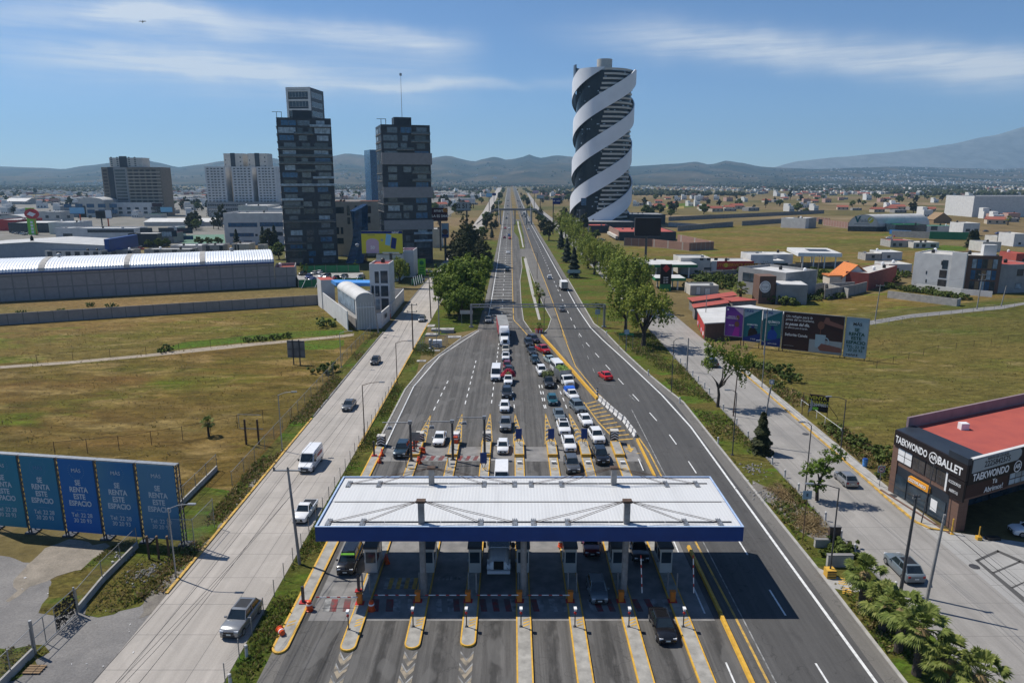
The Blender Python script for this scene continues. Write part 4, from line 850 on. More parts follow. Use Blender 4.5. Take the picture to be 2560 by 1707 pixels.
CP=dict(white=paint('white_car_paint',(.78,.78,.78)),silver=paint('silver_car_paint',(.27,.275,.28),.25,metal=.4),grey=paint('grey_car_paint',(.12,.125,.13),.25,metal=.4),dark=paint('charcoal_car_paint',(.028,.03,.034)),black=paint('black_car_paint',(.012,.012,.014),.2),bluegrey=paint('blue_grey_car_paint',(.03,.055,.075),.25,metal=.3),red=paint('red_car_paint',(.42,.015,.02)),darkred=paint('dark_red_car_paint',(.17,.012,.02)),teal=paint('teal_car_paint',(.015,.09,.12)),green=paint('pale_green_car_paint',(.32,.4,.4)),blue=paint('blue_car_paint',(.03,.06,.25)),beige=paint('beige_car_paint',(.42,.4,.35)),purple=paint('dark_plum_car_paint',(.03,.02,.035)),olive=paint('olive_car_paint',(.05,.055,.04)),slate=paint('slate_car_paint',(.13,.16,.18),.3),scarlet=paint('scarlet_car_paint',(.6,.015,.02)))
CNT={}
def car(P,front,heading,colour,label,group=None,rear=False,cargo=None):
	"""front = ground point under the middle of the bumper nearest the camera; heading in degrees (-90 = towards the camera)"""
	L=LEN[P.name]; d=Vector((math.cos(R(heading)),math.sin(R(heading))))
	off=L/2*(-1 if not rear else 1)
	x,y=front[0]+d.x*off,front[1]+d.y*off
	pt={'paint':CP[colour]}
	if cargo:pt['cargo']=cargo
	if P.name not in CNT:
		CNT[P.name]=1; kids(P); [kids(c)for c in P.children]; o=P; PEND.append((P,(x,y,.06),R(heading),label,group,pt)); return P
	return dup(P,(x,y,.06),R(heading),label,group,paint=pt)
PEND=[]
Q1,Q2,Q3='queue on the left of the plaza','queue in the middle of the plaza','queue beside the yellow divider'
MT['green_load']=pm('green_produce',(.1,.2,.03),(.2,.26,.05),4,.8,slot='cargo');
car(SUVB,g('a',1480,1298),-95,'silver','silver grey sport utility car with a black glass roof low on the left service road')
w=car(PVAN,g('a',1968,222),-92,'white','white panel van with red lettering on its side, left service road')
car(PICK1,g('a',1930,552),-92,'white','white pickup with an empty black bed beside the canopy corner')
car(SEDAN,g('f',18,965),-91,'grey','dark grey sedan on the left service road behind the street lamp')
car(HATCH,g('f',265,550),-91,'dark','dark hatchback alone in the middle of the left service road')
car(SEDAN,g('f',688,165),-91,'silver','old silver sedan near the white building and crosswise poles')
car(SEDAN,g('k',310,910),-20,'slate','blue grey sedan turning out beside the lime green banner'); car(SUV,g('k',232,985),-10,'black','black sport utility car parked across the pavement below the lime banner')
tx=car(VAN,g('b',420,888),-90,'black','black taxi van with a coloured visor strip at the first booth')
car(TRACTOR,g('b',1412,892),-90,'white','white nosed lorry tractor waiting in canopy shade')
car(SEDAN,g('c',597,768),-90,'darkred','dark red sedan emerging under the back edge of the canopy'); car(SEDAN,g('c',915,805),-90,'dark','charcoal sedan stopped beside the seventh booth')
car(HATCH,g('c',645,1075),-89,'slate','slate hatchback leaving through the open sixth lane'); car(SEDAN,g('c',1085,1335),-89,'black','black sedan driving out into the sun at the bottom right')
car(SUV,g('f',492,1388),-92,'bluegrey','dark blue grey car at the first lane sensor, between red barriers'); car(SEDAN,g('f',838,1278),-91,'white','white sedan alone in the second lane')
car(BVAN,(-1.35,83.8),-90,'white','white passenger van half hidden by the canopy edge',Q1); car(HATCH,g('f',1415,1350),-90,'white','white hatchback right behind the white passenger van',Q1)
car(PICK,g('f',1438,1150),-90,'silver','silver pickup behind the white hatchback',Q1); car(HATCH,g('f',1430,976),-90,'white','white compact car between silver pickup and charcoal car',Q1)
car(SUV,g('f',1450,856),-90,'dark','charcoal car behind the white compact car',Q1); fl=car(PICK1,g('f',1462,735),-90,'white','small white pickup heaped with crimson flowers',Q1)
car(SEDAN,g('f',1467,640),-90,'dark','dark sedan hidden behind the heap of flowers',Q1); car(HATCH,g('f',1452,595),-90,'darkred','maroon hatchback behind the flower pickup',Q1); car(PICK1,g('f',1440,515),-90,'white','white pickup between the maroon car and the beige pickup',Q1); car(PICK1,g('f',1440,448),-90,'beige','beige pickup directly in front of the red lorry',Q1)
sm=car(SEMI,g('f',1436,382),-86.5,'white','white articulated lorry with a long red trailer',Q1); car(BVAN,g('f',1350,696),-91,'white','white passenger van just left of the flower pickup'); car(PICK,g('f',1286,178),-86,'silver','silver pickup in tree shade beside the gantry post')
car(SUV,g('g',266,390),-84,'dark','dark car at the back of the middle queue',Q2); car(SEDAN,g('g',297,463),-82,'dark','dark sedan second from the back of the middle queue',Q2); car(HATCH,g('g',326,543),-82,'bluegrey','blue black hatchback in the middle queue before the white car',Q2)
car(SUV,g('g',385,650),-84,'white','white car partly behind the pickup loaded with greens',Q2); gp2=car(PICK,g('g',442,760),-88,'dark','black pickup piled with green plants',Q2); car(HATCH,g('g',475,913),-88,'teal','teal hatchback alone in a gap of the middle queue',Q2)
car(SEDAN,g('g',540,1055),-87,'slate','grey sedan behind the white car with black roof',Q2); car(SUVB,g('g',580,1182),-88,'white','white car with a black roof near the blue signs',Q2); car(PICK,g('g',630,1338),-88,'white','large white pickup beside the blue sign on the right',Q2); car(SUV,g('g',658,1530),-88,'grey','grey car at the canopy edge ahead of the white pickup',Q2)
car(SUV,g('g',335,355),-66,'purple','plum coloured car last beside the yellow divider',Q3); car(PICK,g('g',425,452),-68,'red','bright red pickup in the queue by the yellow divider',Q3); car(SEDAN,g('g',480,544),-72,'green','pale green sedan behind the small white van',Q3)
car(BVAN,g('g',548,645),-78,'white','small white van behind the stake truck',Q3); car(STAKE,g('g',625,757),-76,'white','white stake truck carrying a load of green produce',Q3,cargo=MT['green_load']); bl=car(PICK1,g('g',672,872),-78,'white','white pickup with a bright blue cover on its bed',Q3)
car(SUV,g('g',726,985),-78,'slate','slate grey car beside the yellow hatching',Q3); car(SEDAN,g('g',788,1104),-82,'white','white sedan beside the yellow hatching',Q3); car(SUV,g('g',890,1262),-84,'white','white car behind the big black car',Q3); car(SUV,g('g',922,1446),-87,'black','big black car waiting at the rightmost toll lane',Q3)
car(HATCH,(11.9,82.2),-88,'white','white hatchback mostly hidden behind the right roof mast')
car(SEDAN,g('g',975,688),105,'scarlet','scarlet sedan driving away up the right carriageway',rear=True); car(BOXT,g('k',1537,1075),94,'white','white box truck driving away along the edge line',rear=True); car(HATCH,g('k',1398,966),92,'white','white hatchback ahead of the white box truck',rear=True); car(SEDAN,g('k',1520,1272),96,'silver','silver sedan passing beneath the gantry',rear=True)
car(SUV,g('k',1002,895),-90,'black','black car crossing the white rumble bars'); car(SEDAN,g('k',1007,728),-90,'white','white car at the top of the rumble bars'); car(SEDAN,g('k',1024,592),-90,'red','red sedan on the far left carriageway next to the yellow line'); car(SEDAN,g('k',974,584),-90,'darkred','dark red sedan by the left edge line, far up the road'); car(HATCH,g('k',1018,563),-90,'blue','blue hatchback just behind two red cars far up the road')
FAR=[('k',1018,497,0,'white'),('k',981,495,0,'red'),('k',994,402,0,'purple'),('k',1004,359,0,'beige'),('k',1008,235,0,'dark'),('k',1007,285,0,'grey'),('k',1200,507,1,'white'),('k',1204,442,1,'silver'),('k',1172,388,1,'black'),('k',1140,380,1,'grey'),('k',1122,292,1,'dark'),('k',1095,235,1,'slate'),('k',1110,240,1,'grey'),('k',780,415,0,'blue'),('k',805,383,0,'darkred'),('k',765,497,0,'blue'),('k',835,380,0,'red'),('k',820,405,0,'dark'),('k',850,330,0,'white'),('k',918,225,0,'grey')]
for k,(v,x,y,up,c)in enumerate(FAR):
	side='driving away up the right carriageway' if up else('coming down the left carriageway' if x>930 else 'on the far service road')
	car([SEDAN,HATCH,SUV][k%3],g(v,x,y),90 if up else-90,c,'tiny %s car far off %s, %s of the footbridge'%(dict(white='white',red='red',purple='plum',beige='beige',dark='charcoal',grey='grey',silver='silver',black='black',slate='slate',blue='blue',darkred='maroon')[c],side,'beyond' if y<310 else 'this side'),'cars far up the highway',rear=bool(up))
car(BOXT,g('k',1158,366),92,'slate','small far box truck just this side of the footbridge',rear=True)
car(HATCH,g('h',1058,1455),90,'silver','silver hatchback on the right service road passing the ballet school',rear=True); car(SUVB,g('d',1330,818),90,'slate','grey car with a black roof beside the palms, lower right',rear=True); car(SUV,g('h',20,545),90,'olive','dark olive car in tree shade on the right service road',rear=True)
car(SEDAN,g('d',2055,415),172,'white','white sedan parked at the right edge of the photo')
LOT=[('r',160,590,'blue'),('r',200,625,'blue'),('r',345,580,'white'),('r',435,578,'dark'),('r',320,520,'white'),('r',570,600,'black'),('r',680,590,'dark'),('r',530,632,'scarlet'),('r',725,615,'silver'),('r',935,600,'bluegrey'),('r',390,608,'dark'),('r',240,530,'beige'),('r',60,540,'black'),('r',330,628,'grey')]
LW_=['at the near left corner','second along the near row','in the middle of the pack','right of the white pair','farthest back, beside the young tree','at the lot centre','right of the centre','nearest the green fence','at the right of the near row','alone on the right','tucked behind the red one','at the back by the little trees','in the far left corner','nearest the fence on the left']
NM=dict(white='white',scarlet='scarlet',blue='blue',dark='charcoal',black='black',silver='silver',bluegrey='blue grey',beige='beige',grey='grey')
for k,(v,x,y,c)in enumerate(LOT):car([SUV,SEDAN,HATCH][k%3],g(v,x,y),-100+rnd.uniform(-12,12),c,'%s car in the green fenced car park, %s'%(NM[c],LW_[k]),'cars in the green fenced car park')
RLOT=[('n',605,772,'white','pale car on the lane below the white arched hall'),('n',735,755,'red','red car on the lane below the white arched hall'),('n',1300,728,'silver','silver car by the white house right of the arched hall'),('n',1400,735,'white','white car in front of the white house right of the arched hall'),('n',1610,705,'grey','grey car at the head of the crowded yard on the right'),('n',1680,730,'blue','blue car in the crowded yard on the right'),('n',1750,725,'darkred','maroon car in the crowded yard on the right'),('n',1840,735,'black','black car at the far end of the crowded yard on the right'),('n',645,978,'red','red car under the long white canopy roof on the right'),('m',1190,1035,'white','white car at the yellow workshop with the red band'),('s',485,440,'white','white car parked below the spiral tower'),('s',330,340,'silver','silver car parked by the brick gate of the spiral tower')]
for k,(v,x,y,c,lab)in enumerate(RLOT):car([HATCH,SEDAN,SUV][k%3],g(v,x,y),[170,10,200][k%3],c,lab)
for P,loc,rz,lab,grp,pt in PEND:
	P.location=loc; P.rotation_euler=(0,0,rz); P['label']=lab
	if grp:P['group']=grp
	repaint(P,pt)
	for c in P.children:
		repaint(c,pt)
		for e in c.children:repaint(e,pt)
for o in list(bpy.data.objects):
	if o.get('label')=='x' and o.type=='EMPTY':print('UNPLACED',o.name)
bpy.context.view_layer.update()
def on(car_,name,mb,mats):return mb.build(name,mats,car_,world=False)
m=MB()
for i in range(260):
	a=rnd.uniform(0,2*math.pi); q=rnd.random()**.5; x=-1.35+1.25*q*math.cos(a); y=1.45*q*math.sin(a); z=1.05+1.5*(1-q*q)*rnd.uniform(.55,1); s_=rnd.uniform(.1,.22); m.lathe([(s_*.5,-s_*.6),(s_,0),(s_*.5,s_*.6)],(x,y,z),6)
fx=fl; t=thing('flower_load','heap of crimson cut flowers bulging over a small white pickup','flowers',tuple(fx.location),fx.rotation_euler.z)
on(t,'blossoms',m,pm('crimson_blossom',(.3,.006,.03),(.42,.02,.05),5,.8,obj=True))
m=MB()
for i in range(40):a=rnd.uniform(0,6.28); q=rnd.random()**.5; s_=.13; m.lathe([(s_*.5,-s_*.6),(s_,0),(s_*.5,s_*.6)],(-.7+.35*q*math.cos(a),.5*q*math.sin(a),1.75+.35*(1-q)),6)
on(t,'greens',m,pm('leafy_greens',(.06,.14,.02),(.16,.2,.06),5,.8,obj=True))
m=MB()
for i in range(420):
	x=rnd.uniform(-2.55,-.7); y=rnd.uniform(-1.1,1.1); z=1.15+rnd.uniform(.1,1.15); d=Vector((rnd.uniform(-1,1),rnd.uniform(-1,1),rnd.uniform(.1,1))).normalized()*rnd.uniform(.2,.45); c_=Vector((x,y,z)); s_=d.orthogonal().normalized()*.07; m.face([c_-s_,c_+s_,c_+d+s_*.6,c_+d-s_*.6])
t=thing('plant_load','tall load of green plants on the black pickup','plants',tuple(gp2.location),gp2.rotation_euler.z); on(t,'plants',m,pm('green_stalks',(.09,.13,.03),(.2,.22,.08),3,.8,obj=True))
m=MB(); m.loft([[(-2.35,y,1.0),(-.55,y,1.0),(-.55,y,1.62),(-1.0,y,1.8),(-1.9,y,1.75),(-2.35,y,1.5)]for y in(-.84,.84)]); on(bl,'bed_cover',m,pm('blue_tarpaulin',(.02,.13,.6),(.015,.1,.5),2,.6,obj=True))
m=MB(); m.box(-2.3,.6,-.962,-.957,.9,1.02); m.box(-2.3,.6,.957,.962,.9,1.02); on(tx,'side_stripe',m,MT['yellow']); m=MB(); m.face([(.78,-.66,1.74),(.78,.66,1.74),(.92,.7,1.6),(.92,-.7,1.6)]); m.v=[(x+.03,y,z+.02)for x,y,z in m.v]; on(tx,'visor_strip',m,MT['green_light'])
m=MB()
for k in range(9):m.box(-2.1+.24*k,-1.95+.24*k,1.003,1.008,1.35,1.35+[.5,.42,.5,.36,.5,.46,.5,.4,.5][k])
on(w,'side_lettering',m,MT['red'])
# plants
def leafmat(name,dark,mid,light):
	m,nt,bs=newmat(name); ge=N(nt,'ShaderNodeNewGeometry'); oi=N(nt,'ShaderNodeObjectInfo')
	k=ramp(nt,ge.outputs['Random Per Island'],[(0,dark),(.5,mid),(1,light)])
	v=ramp(nt,oi.outputs['Random'],[(0,(.86,.9,.8)),(1,(1.12,1.05,1.0))]); k=mix(nt,1.0,k,v,'MULTIPLY')
	nt.links.new(k,bs.inputs['Base Color']); bs.inputs['Roughness'].default_value=.7; bs.inputs['Specular IOR Level'].default_value=.25
	tr=N(nt,'ShaderNodeBsdfTranslucent'); nt.links.new(k,tr.inputs[0]); mx=N(nt,'ShaderNodeMixShader'); mx.inputs[0].default_value=.3
	nt.links.new(bs.outputs[0],mx.inputs[1]); nt.links.new(tr.outputs[0],mx.inputs[2]); nt.links.new(mx.outputs[0],nt.nodes['Material Output'].inputs[0]); return m
MT['leaf_willow']=leafmat('willow_leaf',(.12,.155,.025),(.2,.245,.038),(.3,.34,.065)); MT['leaf_light']=leafmat('ash_leaf',(.075,.12,.014),(.135,.2,.022),(.22,.28,.04))
MT['leaf_dark']=leafmat('cypress_leaf',(.022,.03,.012),(.042,.052,.018),(.075,.082,.03)); MT['leaf_fir']=leafmat('fir_leaf',(.014,.026,.018),(.028,.045,.03),(.045,.065,.04)); MT['leaf_bush']=leafmat('bush_leaf',(.055,.085,.016),(.1,.14,.028),(.16,.2,.05))
MT['leaf_palm']=leafmat('palm_leaf',(.07,.1,.018),(.15,.19,.04),(.3,.33,.1)); MT['weed']=leafmat('weed_leaf',(.12,.115,.03),(.17,.145,.045),(.27,.21,.09)); MT['weed_green']=leafmat('green_weed_leaf',(.075,.11,.018),(.11,.16,.025),(.17,.2,.045)); MT['straw']=leafmat('dry_stalk',(.18,.13,.06),(.27,.2,.1),(.38,.3,.16)); MT['leaf_ball']=leafmat('clipped_leaf',(.06,.1,.01),(.1,.17,.015),(.16,.25,.03))
MT['bark']=pm('bark',(.075,.058,.045),(.045,.036,.03),3,.9,obj=True,bmp=.4)
def rv():
	while True:
		v=Vector((rnd.uniform(-1,1),rnd.uniform(-1,1),rnd.uniform(-1,1)))
		if .01<v.length<1:return v.normalized()
def leaf(m,c,nrm,s,asp=1.0):
	a=nrm.orthogonal().normalized(); b=nrm.cross(a); t=rnd.uniform(0,6.28); u=a*math.cos(t)+b*math.sin(t); w=nrm.cross(u); k=len(m.v)
	m.v+=[tuple(c-u*s*asp),tuple(c+w*s*.6),tuple(c+u*s*asp),tuple(c-w*s*.6)]; m.f.append((k,k+1,k+2,k+3)); m.m.append(m.mi)
def crown(m,lobes,n,s,droop=0.0,shell=.55):
	tot=sum(l[3]*l[4]for l in lobes)
	for cx,cy,cz,r,h in lobes:
		k=int(n*r*h/tot); puffs=[(rv(),rnd.uniform(.45,1))for _ in range(max(6,k//22))]
		for d,q in puffs:
			pc=Vector((cx+d.x*r*q,cy+d.y*r*q,cz+d.z*h*q)); pr=rnd.uniform(.16,.34)*r
			for _ in range(22):
				e=rv(); p=pc+Vector((e.x*pr,e.y*pr,e.z*pr*.8))*rnd.uniform(.4,1); p.z-=droop*rnd.random()**2
				leaf(m,p,(e+d*.7+rv()*.5+Vector((0,0,.3))).normalized(),s*rnd.uniform(.6,1.3))
def limbs(m,h0,r0,tips,z0=0):
	m.path([(0,0,z0),(.05*h0*.3,0,h0*.5),(0,.05,h0)],[r0*1.25,r0,r0*.85],8)
	for x,y,z in tips:
		a=Vector((0,.05,h0*rnd.uniform(.75,1))); b=Vector((x,y,z)); c=(a+b)/2+Vector((rnd.uniform(-.3,.3),rnd.uniform(-.3,.3),.35)); m.path([a,c,b],[r0*.6,r0*.4,r0*.12],6)
def tree(name,lobes,n,s,h0,r0,leafm,droop=0.0,cat='tree'):
	r=thing(name,'x',cat); m=MB(); limbs(m,h0,r0,[(l[0],l[1],l[2])for l in lobes]); m.build('trunk',MT['bark'],r)
	m=MB(); crown(m,lobes,n,s,droop); m.build('crown',leafm,r); return r
def lob(n,R_,z,h,rr):
	out=[]
	for i in range(n):a=2*math.pi*i/n+rnd.uniform(-.4,.4); q=rnd.uniform(.45,.75)*R_; out.append((q*math.cos(a),q*math.sin(a),z+rnd.uniform(-.35,.35)*h,R_*rr*rnd.uniform(.8,1.15),h*.5*rnd.uniform(.8,1.1)))
	return out+[(0,0,z+h*.35,R_*rr,h*.5)]
T_WIL=[tree('leafy_tree',lob(7,4.4,6.2,5.5,.48),3900,.22,2.6,.34,MT['leaf_willow'],1.2),tree('leafy_tree',lob(6,3.9,6.4,6.0,.5),3300,.22,3.2,.3,MT['leaf_willow'],1.0)]
T_ASH=tree('leafy_tree',lob(8,5.2,6.2,6.5,.45),6000,.3,2.0,.4,MT['leaf_light'],.6)
T_CYP=tree('dark_tree',[(0,0,12,2.6,4.5),(1.9,1.2,8.5,2.6,4),(-2,.5,8,2.8,4.2),(.5,-2,7,2.9,4),(2.6,-1,5,2.6,3.2),(-2.6,-1.2,4.5,2.7,3),(0,2.2,5,2.7,3.4)],6500,.32,3.5,.5,MT['leaf_dark'])
def fir(nm,H,Rb,n,leafm):
	r=thing(nm,'x','tree'); m=MB(); m.tube((0,0,0),(0,0,H*.95),.22,.04,7); m.build('trunk',MT['bark'],r); m=MB()
	for i in range(n):
		t=rnd.random()**.8; z=H*(.06+.92*t); rad=Rb*(1-t)**.8*(.75+.25*math.sin(z*4))+.1; a=rnd.uniform(0,6.28); q=rad*rnd.uniform(.5,1); leaf(m,Vector((q*math.cos(a),q*math.sin(a),z-.12*q)),(Vector((math.cos(a),math.sin(a),.9))+rv()*.5).normalized(),rnd.uniform(.2,.42),1.2)
	m.build('crown',leafm,r); return r
T_FIR=fir('conifer_tree',9,2.6,3800,MT['leaf_fir']); T_CON=fir('conifer_tree',6.2,1.9,2600,MT['leaf_dark'])
T_SM=tree('small_tree',lob(4,2.0,3.6,2.8,.55),520,.62,1.2,.2,MT['leaf_dark']); T_SM2=tree('small_tree',lob(5,2.4,3.2,2.8,.55),520,.62,.9,.2,MT['leaf_bush']); T_SM3=tree('small_tree',lob(4,1.6,4.6,5,.6),480,.6,1.2,.2,MT['leaf_dark'])
T_SAP=tree('young_tree',lob(3,.8,2.4,1.8,.6),260,.16,1.5,.05,MT['leaf_light'])
T_BUSH=thing('bush','x','bush'); m=MB(); crown(m,lob(5,1.4,.5,1.0,.6),760,.18); m.build('foliage',MT['leaf_bush'],T_BUSH); m=MB(); limbs(m,.4,.05,[(.5,.3,.9),(-.4,.2,.8),(.1,-.5,.9)]); m.build('stem',MT['bark'],T_BUSH)
def make_palm(H,Rr,nf):
	r=thing('fan_palm','x','palm'); m=MB(); k=10
	m.lathe([(.33,0),(.3,.25)]+[(.27+(.05 if i%2 else 0),.25+(H-.25)*i/14)for i in range(1,15)],n=10); m.build('trunk',MT['bark'],r)
	m=MB(); m.lathe([(.3,H-1.1),(.42,H-.7),(.5,H-.2),(.25,H+.1)],n=9); m.build('dead_frond_skirt',MT['straw'],r); m=MB()
	for i in range(nf):
		a=rnd.uniform(0,6.28); e=rnd.uniform(-.55,1.25); st=Vector((math.cos(a)*math.cos(e),math.sin(a)*math.cos(e),math.sin(e))); L=Rr*rnd.uniform(.55,.75); c=Vector((0,0,H))+st*L; m.tube((0,0,H),tuple(c),.025,.018,4,caps=False)
		side=st.cross(Vector((0,0,1))).normalized(); up=side.cross(st)
		for j in range(15):
			b=-1.35+2.7*j/14; d=(st*math.cos(b)+side*math.sin(b)); l=Rr*rnd.uniform(.42,.55)*(.7+.3*math.cos(b)); w=d.cross(up).normalized()*.07; p2=c+d*l*.6+up*.03; p3=c+d*l-Vector((0,0,rnd.uniform(.1,.28)))
			q=len(m.v); m.v+=[tuple(c),tuple(p2-w),tuple(p3),tuple(p2+w)]; m.f.append((q,q+1,q+2,q+3)); m.m.append(0)
	m.build('fronds',MT['leaf_palm'],r); return r
PALM=make_palm(3.5,1.75,40); PALM2=make_palm(2.5,1.7,40)
TREES={}
def plant(P,xy,s,label,group=None,rz=None,z=0.0):
	rz=rnd.uniform(0,6.28)if rz is None else rz
	if P.name not in TREES:
		TREES[P.name]=1; kids(P); [kids(c)for c in P.children]; P['label']=label;
		if group:P['group']=group
		TPEND.append((P,xy,rz,s)); return P
	return dup(P,(xy[0],xy[1],z),rz,label,group,scale=s)
TPEND=[]
RG,LG='row of trees between highway and right service road','trees on the left verge'
plant(T_WIL[0],(31.5,166),1.5,'spreading leafy tree nearest the camera in the right hand row',RG); plant(T_WIL[1],(29.5,181),1.4,'leafy tree second in the right hand row, just right of the gantry post',RG)
for k,(v,x,y,s,P,lab)in enumerate((('s',735,1215,1.75,0,'tallest leafy tree of the right hand row, left of the petrol price sign'),('s',870,1100,1.35,1,'leafy tree behind the tallest one, under the dark billboard'),('s',620,1010,1.45,1,'leafy tree in the right hand row above the gantry corner'),('s',375,815,1.45,0,'leafy tree with a bare trunk right of the two dark firs'),('s',305,745,1.4,1,'leafy tree farther back right of the two dark firs'),('s',470,800,1.1,0,'leafy tree hanging over the right service road behind the firs'),('s',205,560,1.6,1,'leafy tree in the back of the row below the spiral tower'),('s',110,480,1.7,0,'leafy tree left of the small dark tower by the spiral'),('s',20,430,1.8,1,'leafy tree at the far end of the row, near the carriageway'))):
	plant(T_WIL[P],g(v,x,y),s,lab,RG)
plant(T_FIR,g('s',150,845),1.35,'dark fir with a pale board at its foot beside the highway',RG); plant(T_FIR,g('s',75,680),1.3,'dark fir just behind the one with the pale board',RG); plant(T_FIR,g('s',10,535),1.2,'small dark fir far up the right verge',RG)
plant(T_CYP,g('k',600,930),1.3,'tall dark tree mass behind the light green trees on the left verge',LG); plant(T_CYP,g('k',770,880),1.05,'dark rounded tree touching the left carriageway',LG); plant(T_CYP,g('k',690,800),1.2,'dark tree between the two dark giants of the left verge',LG); plant(T_CYP,g('k',520,850),1.0,'dark tree at the back left of the verge clump',LG); plant(T_CYP,g('k',620,760),1.35,'dark tree with the highest top at the back of the verge clump',LG)
plant(T_ASH,(-14.5,213),1.42,'broad light green tree nearest the gantry on the left verge',LG); plant(T_ASH,(-18.5,222),1.35,'light green tree left of the broad one on the verge',LG); plant(T_ASH,(-13.4,231),1.4,'light green tree right behind the broad one, by the rumble bars',LG); plant(T_ASH,(-18.6,206),1.1,'dark footed green tree over the service road kerb',LG)
plant(T_ASH,(-15,198.5),.85,'low bushy green tree at the foot of the verge clump',LG); plant(T_ASH,(-11.8,203),.8,'low bushy tree beside the gantry shadow',LG)
plant(T_FIR,g('k',858,580),.8,'small dark conifer on the grass left of the carriageway'); plant(T_CYP,g('k',895,492),.55,'rounded dark tree on the far left grass'); plant(T_SM2,g('k',797,490),1.0,'pale thin tree beside the far service road'); plant(T_SM2,g('k',905,390),1.1,'bushy tree left of the carriageway this side of the footbridge')
plant(T_CYP,g('k',1310,392),.75,'rounded tree at the right end of the footbridge'); plant(T_CYP,g('k',905,345),.6,'tree at the left end of the footbridge');
bx=plant(T_ASH,g('N',1000,705),.85,'dark green tree behind the white tower house under the yellow billboard'); plant(T_WIL[1],g('r',1560,650),.95,'grey green tree beside the billboard pole, left of the service road')
for k,(v,x,y,s,P,lab)in enumerate((('s',640,1100,1.5,1,'leafy tree between the tallest tree and the gantry corner'),('s',800,1180,1.45,1,'leafy tree filling the gap left of the nearest tree'),('s',540,900,1.5,0,'leafy tree behind the gantry corner, farther up the row'),('s',440,760,1.3,1,'leafy tree halfway up the right hand row'),('s',330,690,1.3,0,'leafy tree above the bare trunked one'),('s',260,620,1.35,1,'leafy tree up the row, below the brick gate'),('s',60,400,1.6,1,'leafy tree farthest up the right row'),('s',150,520,1.4,0,'leafy tree up the row beside the spiral forecourt'))):plant(T_WIL[P],g(v,x,y),s,lab,RG)
t=thing('leafy_tree','thin leaning tree with bare forked limbs beside the right service road','tree',(36.2,119.5,0)); x,y=36.2,119.5
m=MB(); F=[(x,y,0),(x+.1,y,2.2),(x-.1,y,3.4)]; m.path(F,[.3,.25,.2],8)
for p in((x+2.0,y,8.5),(x-1.3,y+.4,5.6),(x+.3,y-.5,7.5),(x-.6,y+.3,4.8),(x+3.0,y+.6,7),(x+1.2,y-.2,4.9)):m.path([F[2],((F[2][0]+p[0])/2+.25,p[1],(F[2][2]+p[2])/2),p],[.17,.11,.03],6)
m.build('trunk',MT['bark'],t); m=MB(); crown(m,[(x+.7,y,10.2,2.5,2.3),(x+3.3,y+.4,9.0,2.6,2.3),(x-1.4,y,10.8,2.0,2.1),(x+4.0,y,6.6,1.7,2.1),(x+1.7,y-.4,8.0,1.9,1.8),(x-1.9,y,8.4,1.5,1.8),(x+5.0,y+.6,8.2,1.6,1.6)],3600,.2,1.0); m.build('crown',MT['leaf_light'],t)
x,y=g('h',770,1500); x,y=38.0,82.0; t=thing('clipped_tree','tree clipped into three leafy balls beside the right service road','tree',(x,y,0)); m=MB(); m.path([(x,y,0),(x-.1,y,1.6),(x+.2,y,3.0),(x+1.0,y,5.0)],[.24,.2,.15,.08],8); m.path([(x-.1,y,1.6),(x-.6,y,2.6)],[.14,.07],6); m.path([(x+.1,y,2.6),(x-.2,y,3.6)],[.14,.08],6); m.build('trunk',MT['bark'],t)
m=MB(); crown(m,[(x+1.4,y,6.2,1.5,1.15),(x-.3,y,4.5,1.6,1.15),(x+.8,y-.2,3.9,1.1,.8),(x-.1,y,2.2,1.15,.9),(x-1.6,y,3.9,1.0,.8)],3400,.14); m.build('crown',MT['leaf_ball'],t)
plant(T_CON,(36.4,97.8),1.0,'dense dark conifer on the verge beside the leaning pole')
PG='fan palms on the lower right verge'
for k,(x,y,P,s,lab)in enumerate(((32.6,59.2,0,1.05,'tallest fan palm, standing first beside the yellow striped kerb'),(32.8,55.8,1,1.1,'fan palm second in the row, tucked behind the tallest one'),(32.7,52.9,0,1.15,'fan palm third in the row with a wide crown'),(32.7,50.1,0,1.18,'fan palm fourth in the row from the top'),(33.8,48.2,1,1.15,'fan palm fifth in the row, near the bottom edge'),(35.2,46.4,1,1.1,'fan palm cut by the bottom edge of the photo'))):plant((PALM,PALM2)[P],(x,y),s,lab,PG)
plant(PALM,g('k',1300,1215),1.15,'fan palm standing in the grass median'); plant(PALM,g('k',1275,1100),.8,'smaller palm right behind the median palm'); plant(PALM,g('e',1428,1230),.62,'lone young palm in the dry field on the left'); plant(PALM,g('n',1800,640),1.6,'tall palm before the big white wall on the right'); plant(PALM2,g('m',1085,1310),1.5,'palm growing among the red roofs')
x,y=g('k',1297,1462); t=thing('planter_pot','round red and white planter at the tip of the median','planter',(x,y,0)); m=MB(); m.lathe([(.95,.05),(1.05,1.0),(.85,1.02)],(x,y,0),16); m.build('pot',MT['red'],t)
for k in range(8):a=6.283*k/8; m=MB(); m.face([(x+1.06*math.cos(a+d)*q,y+1.06*math.sin(a+d)*q,z)for d,z,q in((0,.1,.93),(.35,.1,.93),(.35,.95,1.0),(0,.95,1.0))]); m.build('white_stripe',MT['white_paint'],t)
plant(PALM2,(x,y),.62,'spiky plant growing in the round median planter',z=.2)
for k,(v,x,y)in enumerate((('r',80,545),('r',165,540),('r',905,480),('j',330,1470))):plant(T_SAP,g(v,x,y),1.3,['yellowish young tree at the left end of the car park','low yellowish young tree beside the parked cars','young tree at the back of the car park under the billboard','young tree before the dark tower in the car park'][k])
BG='bushes'
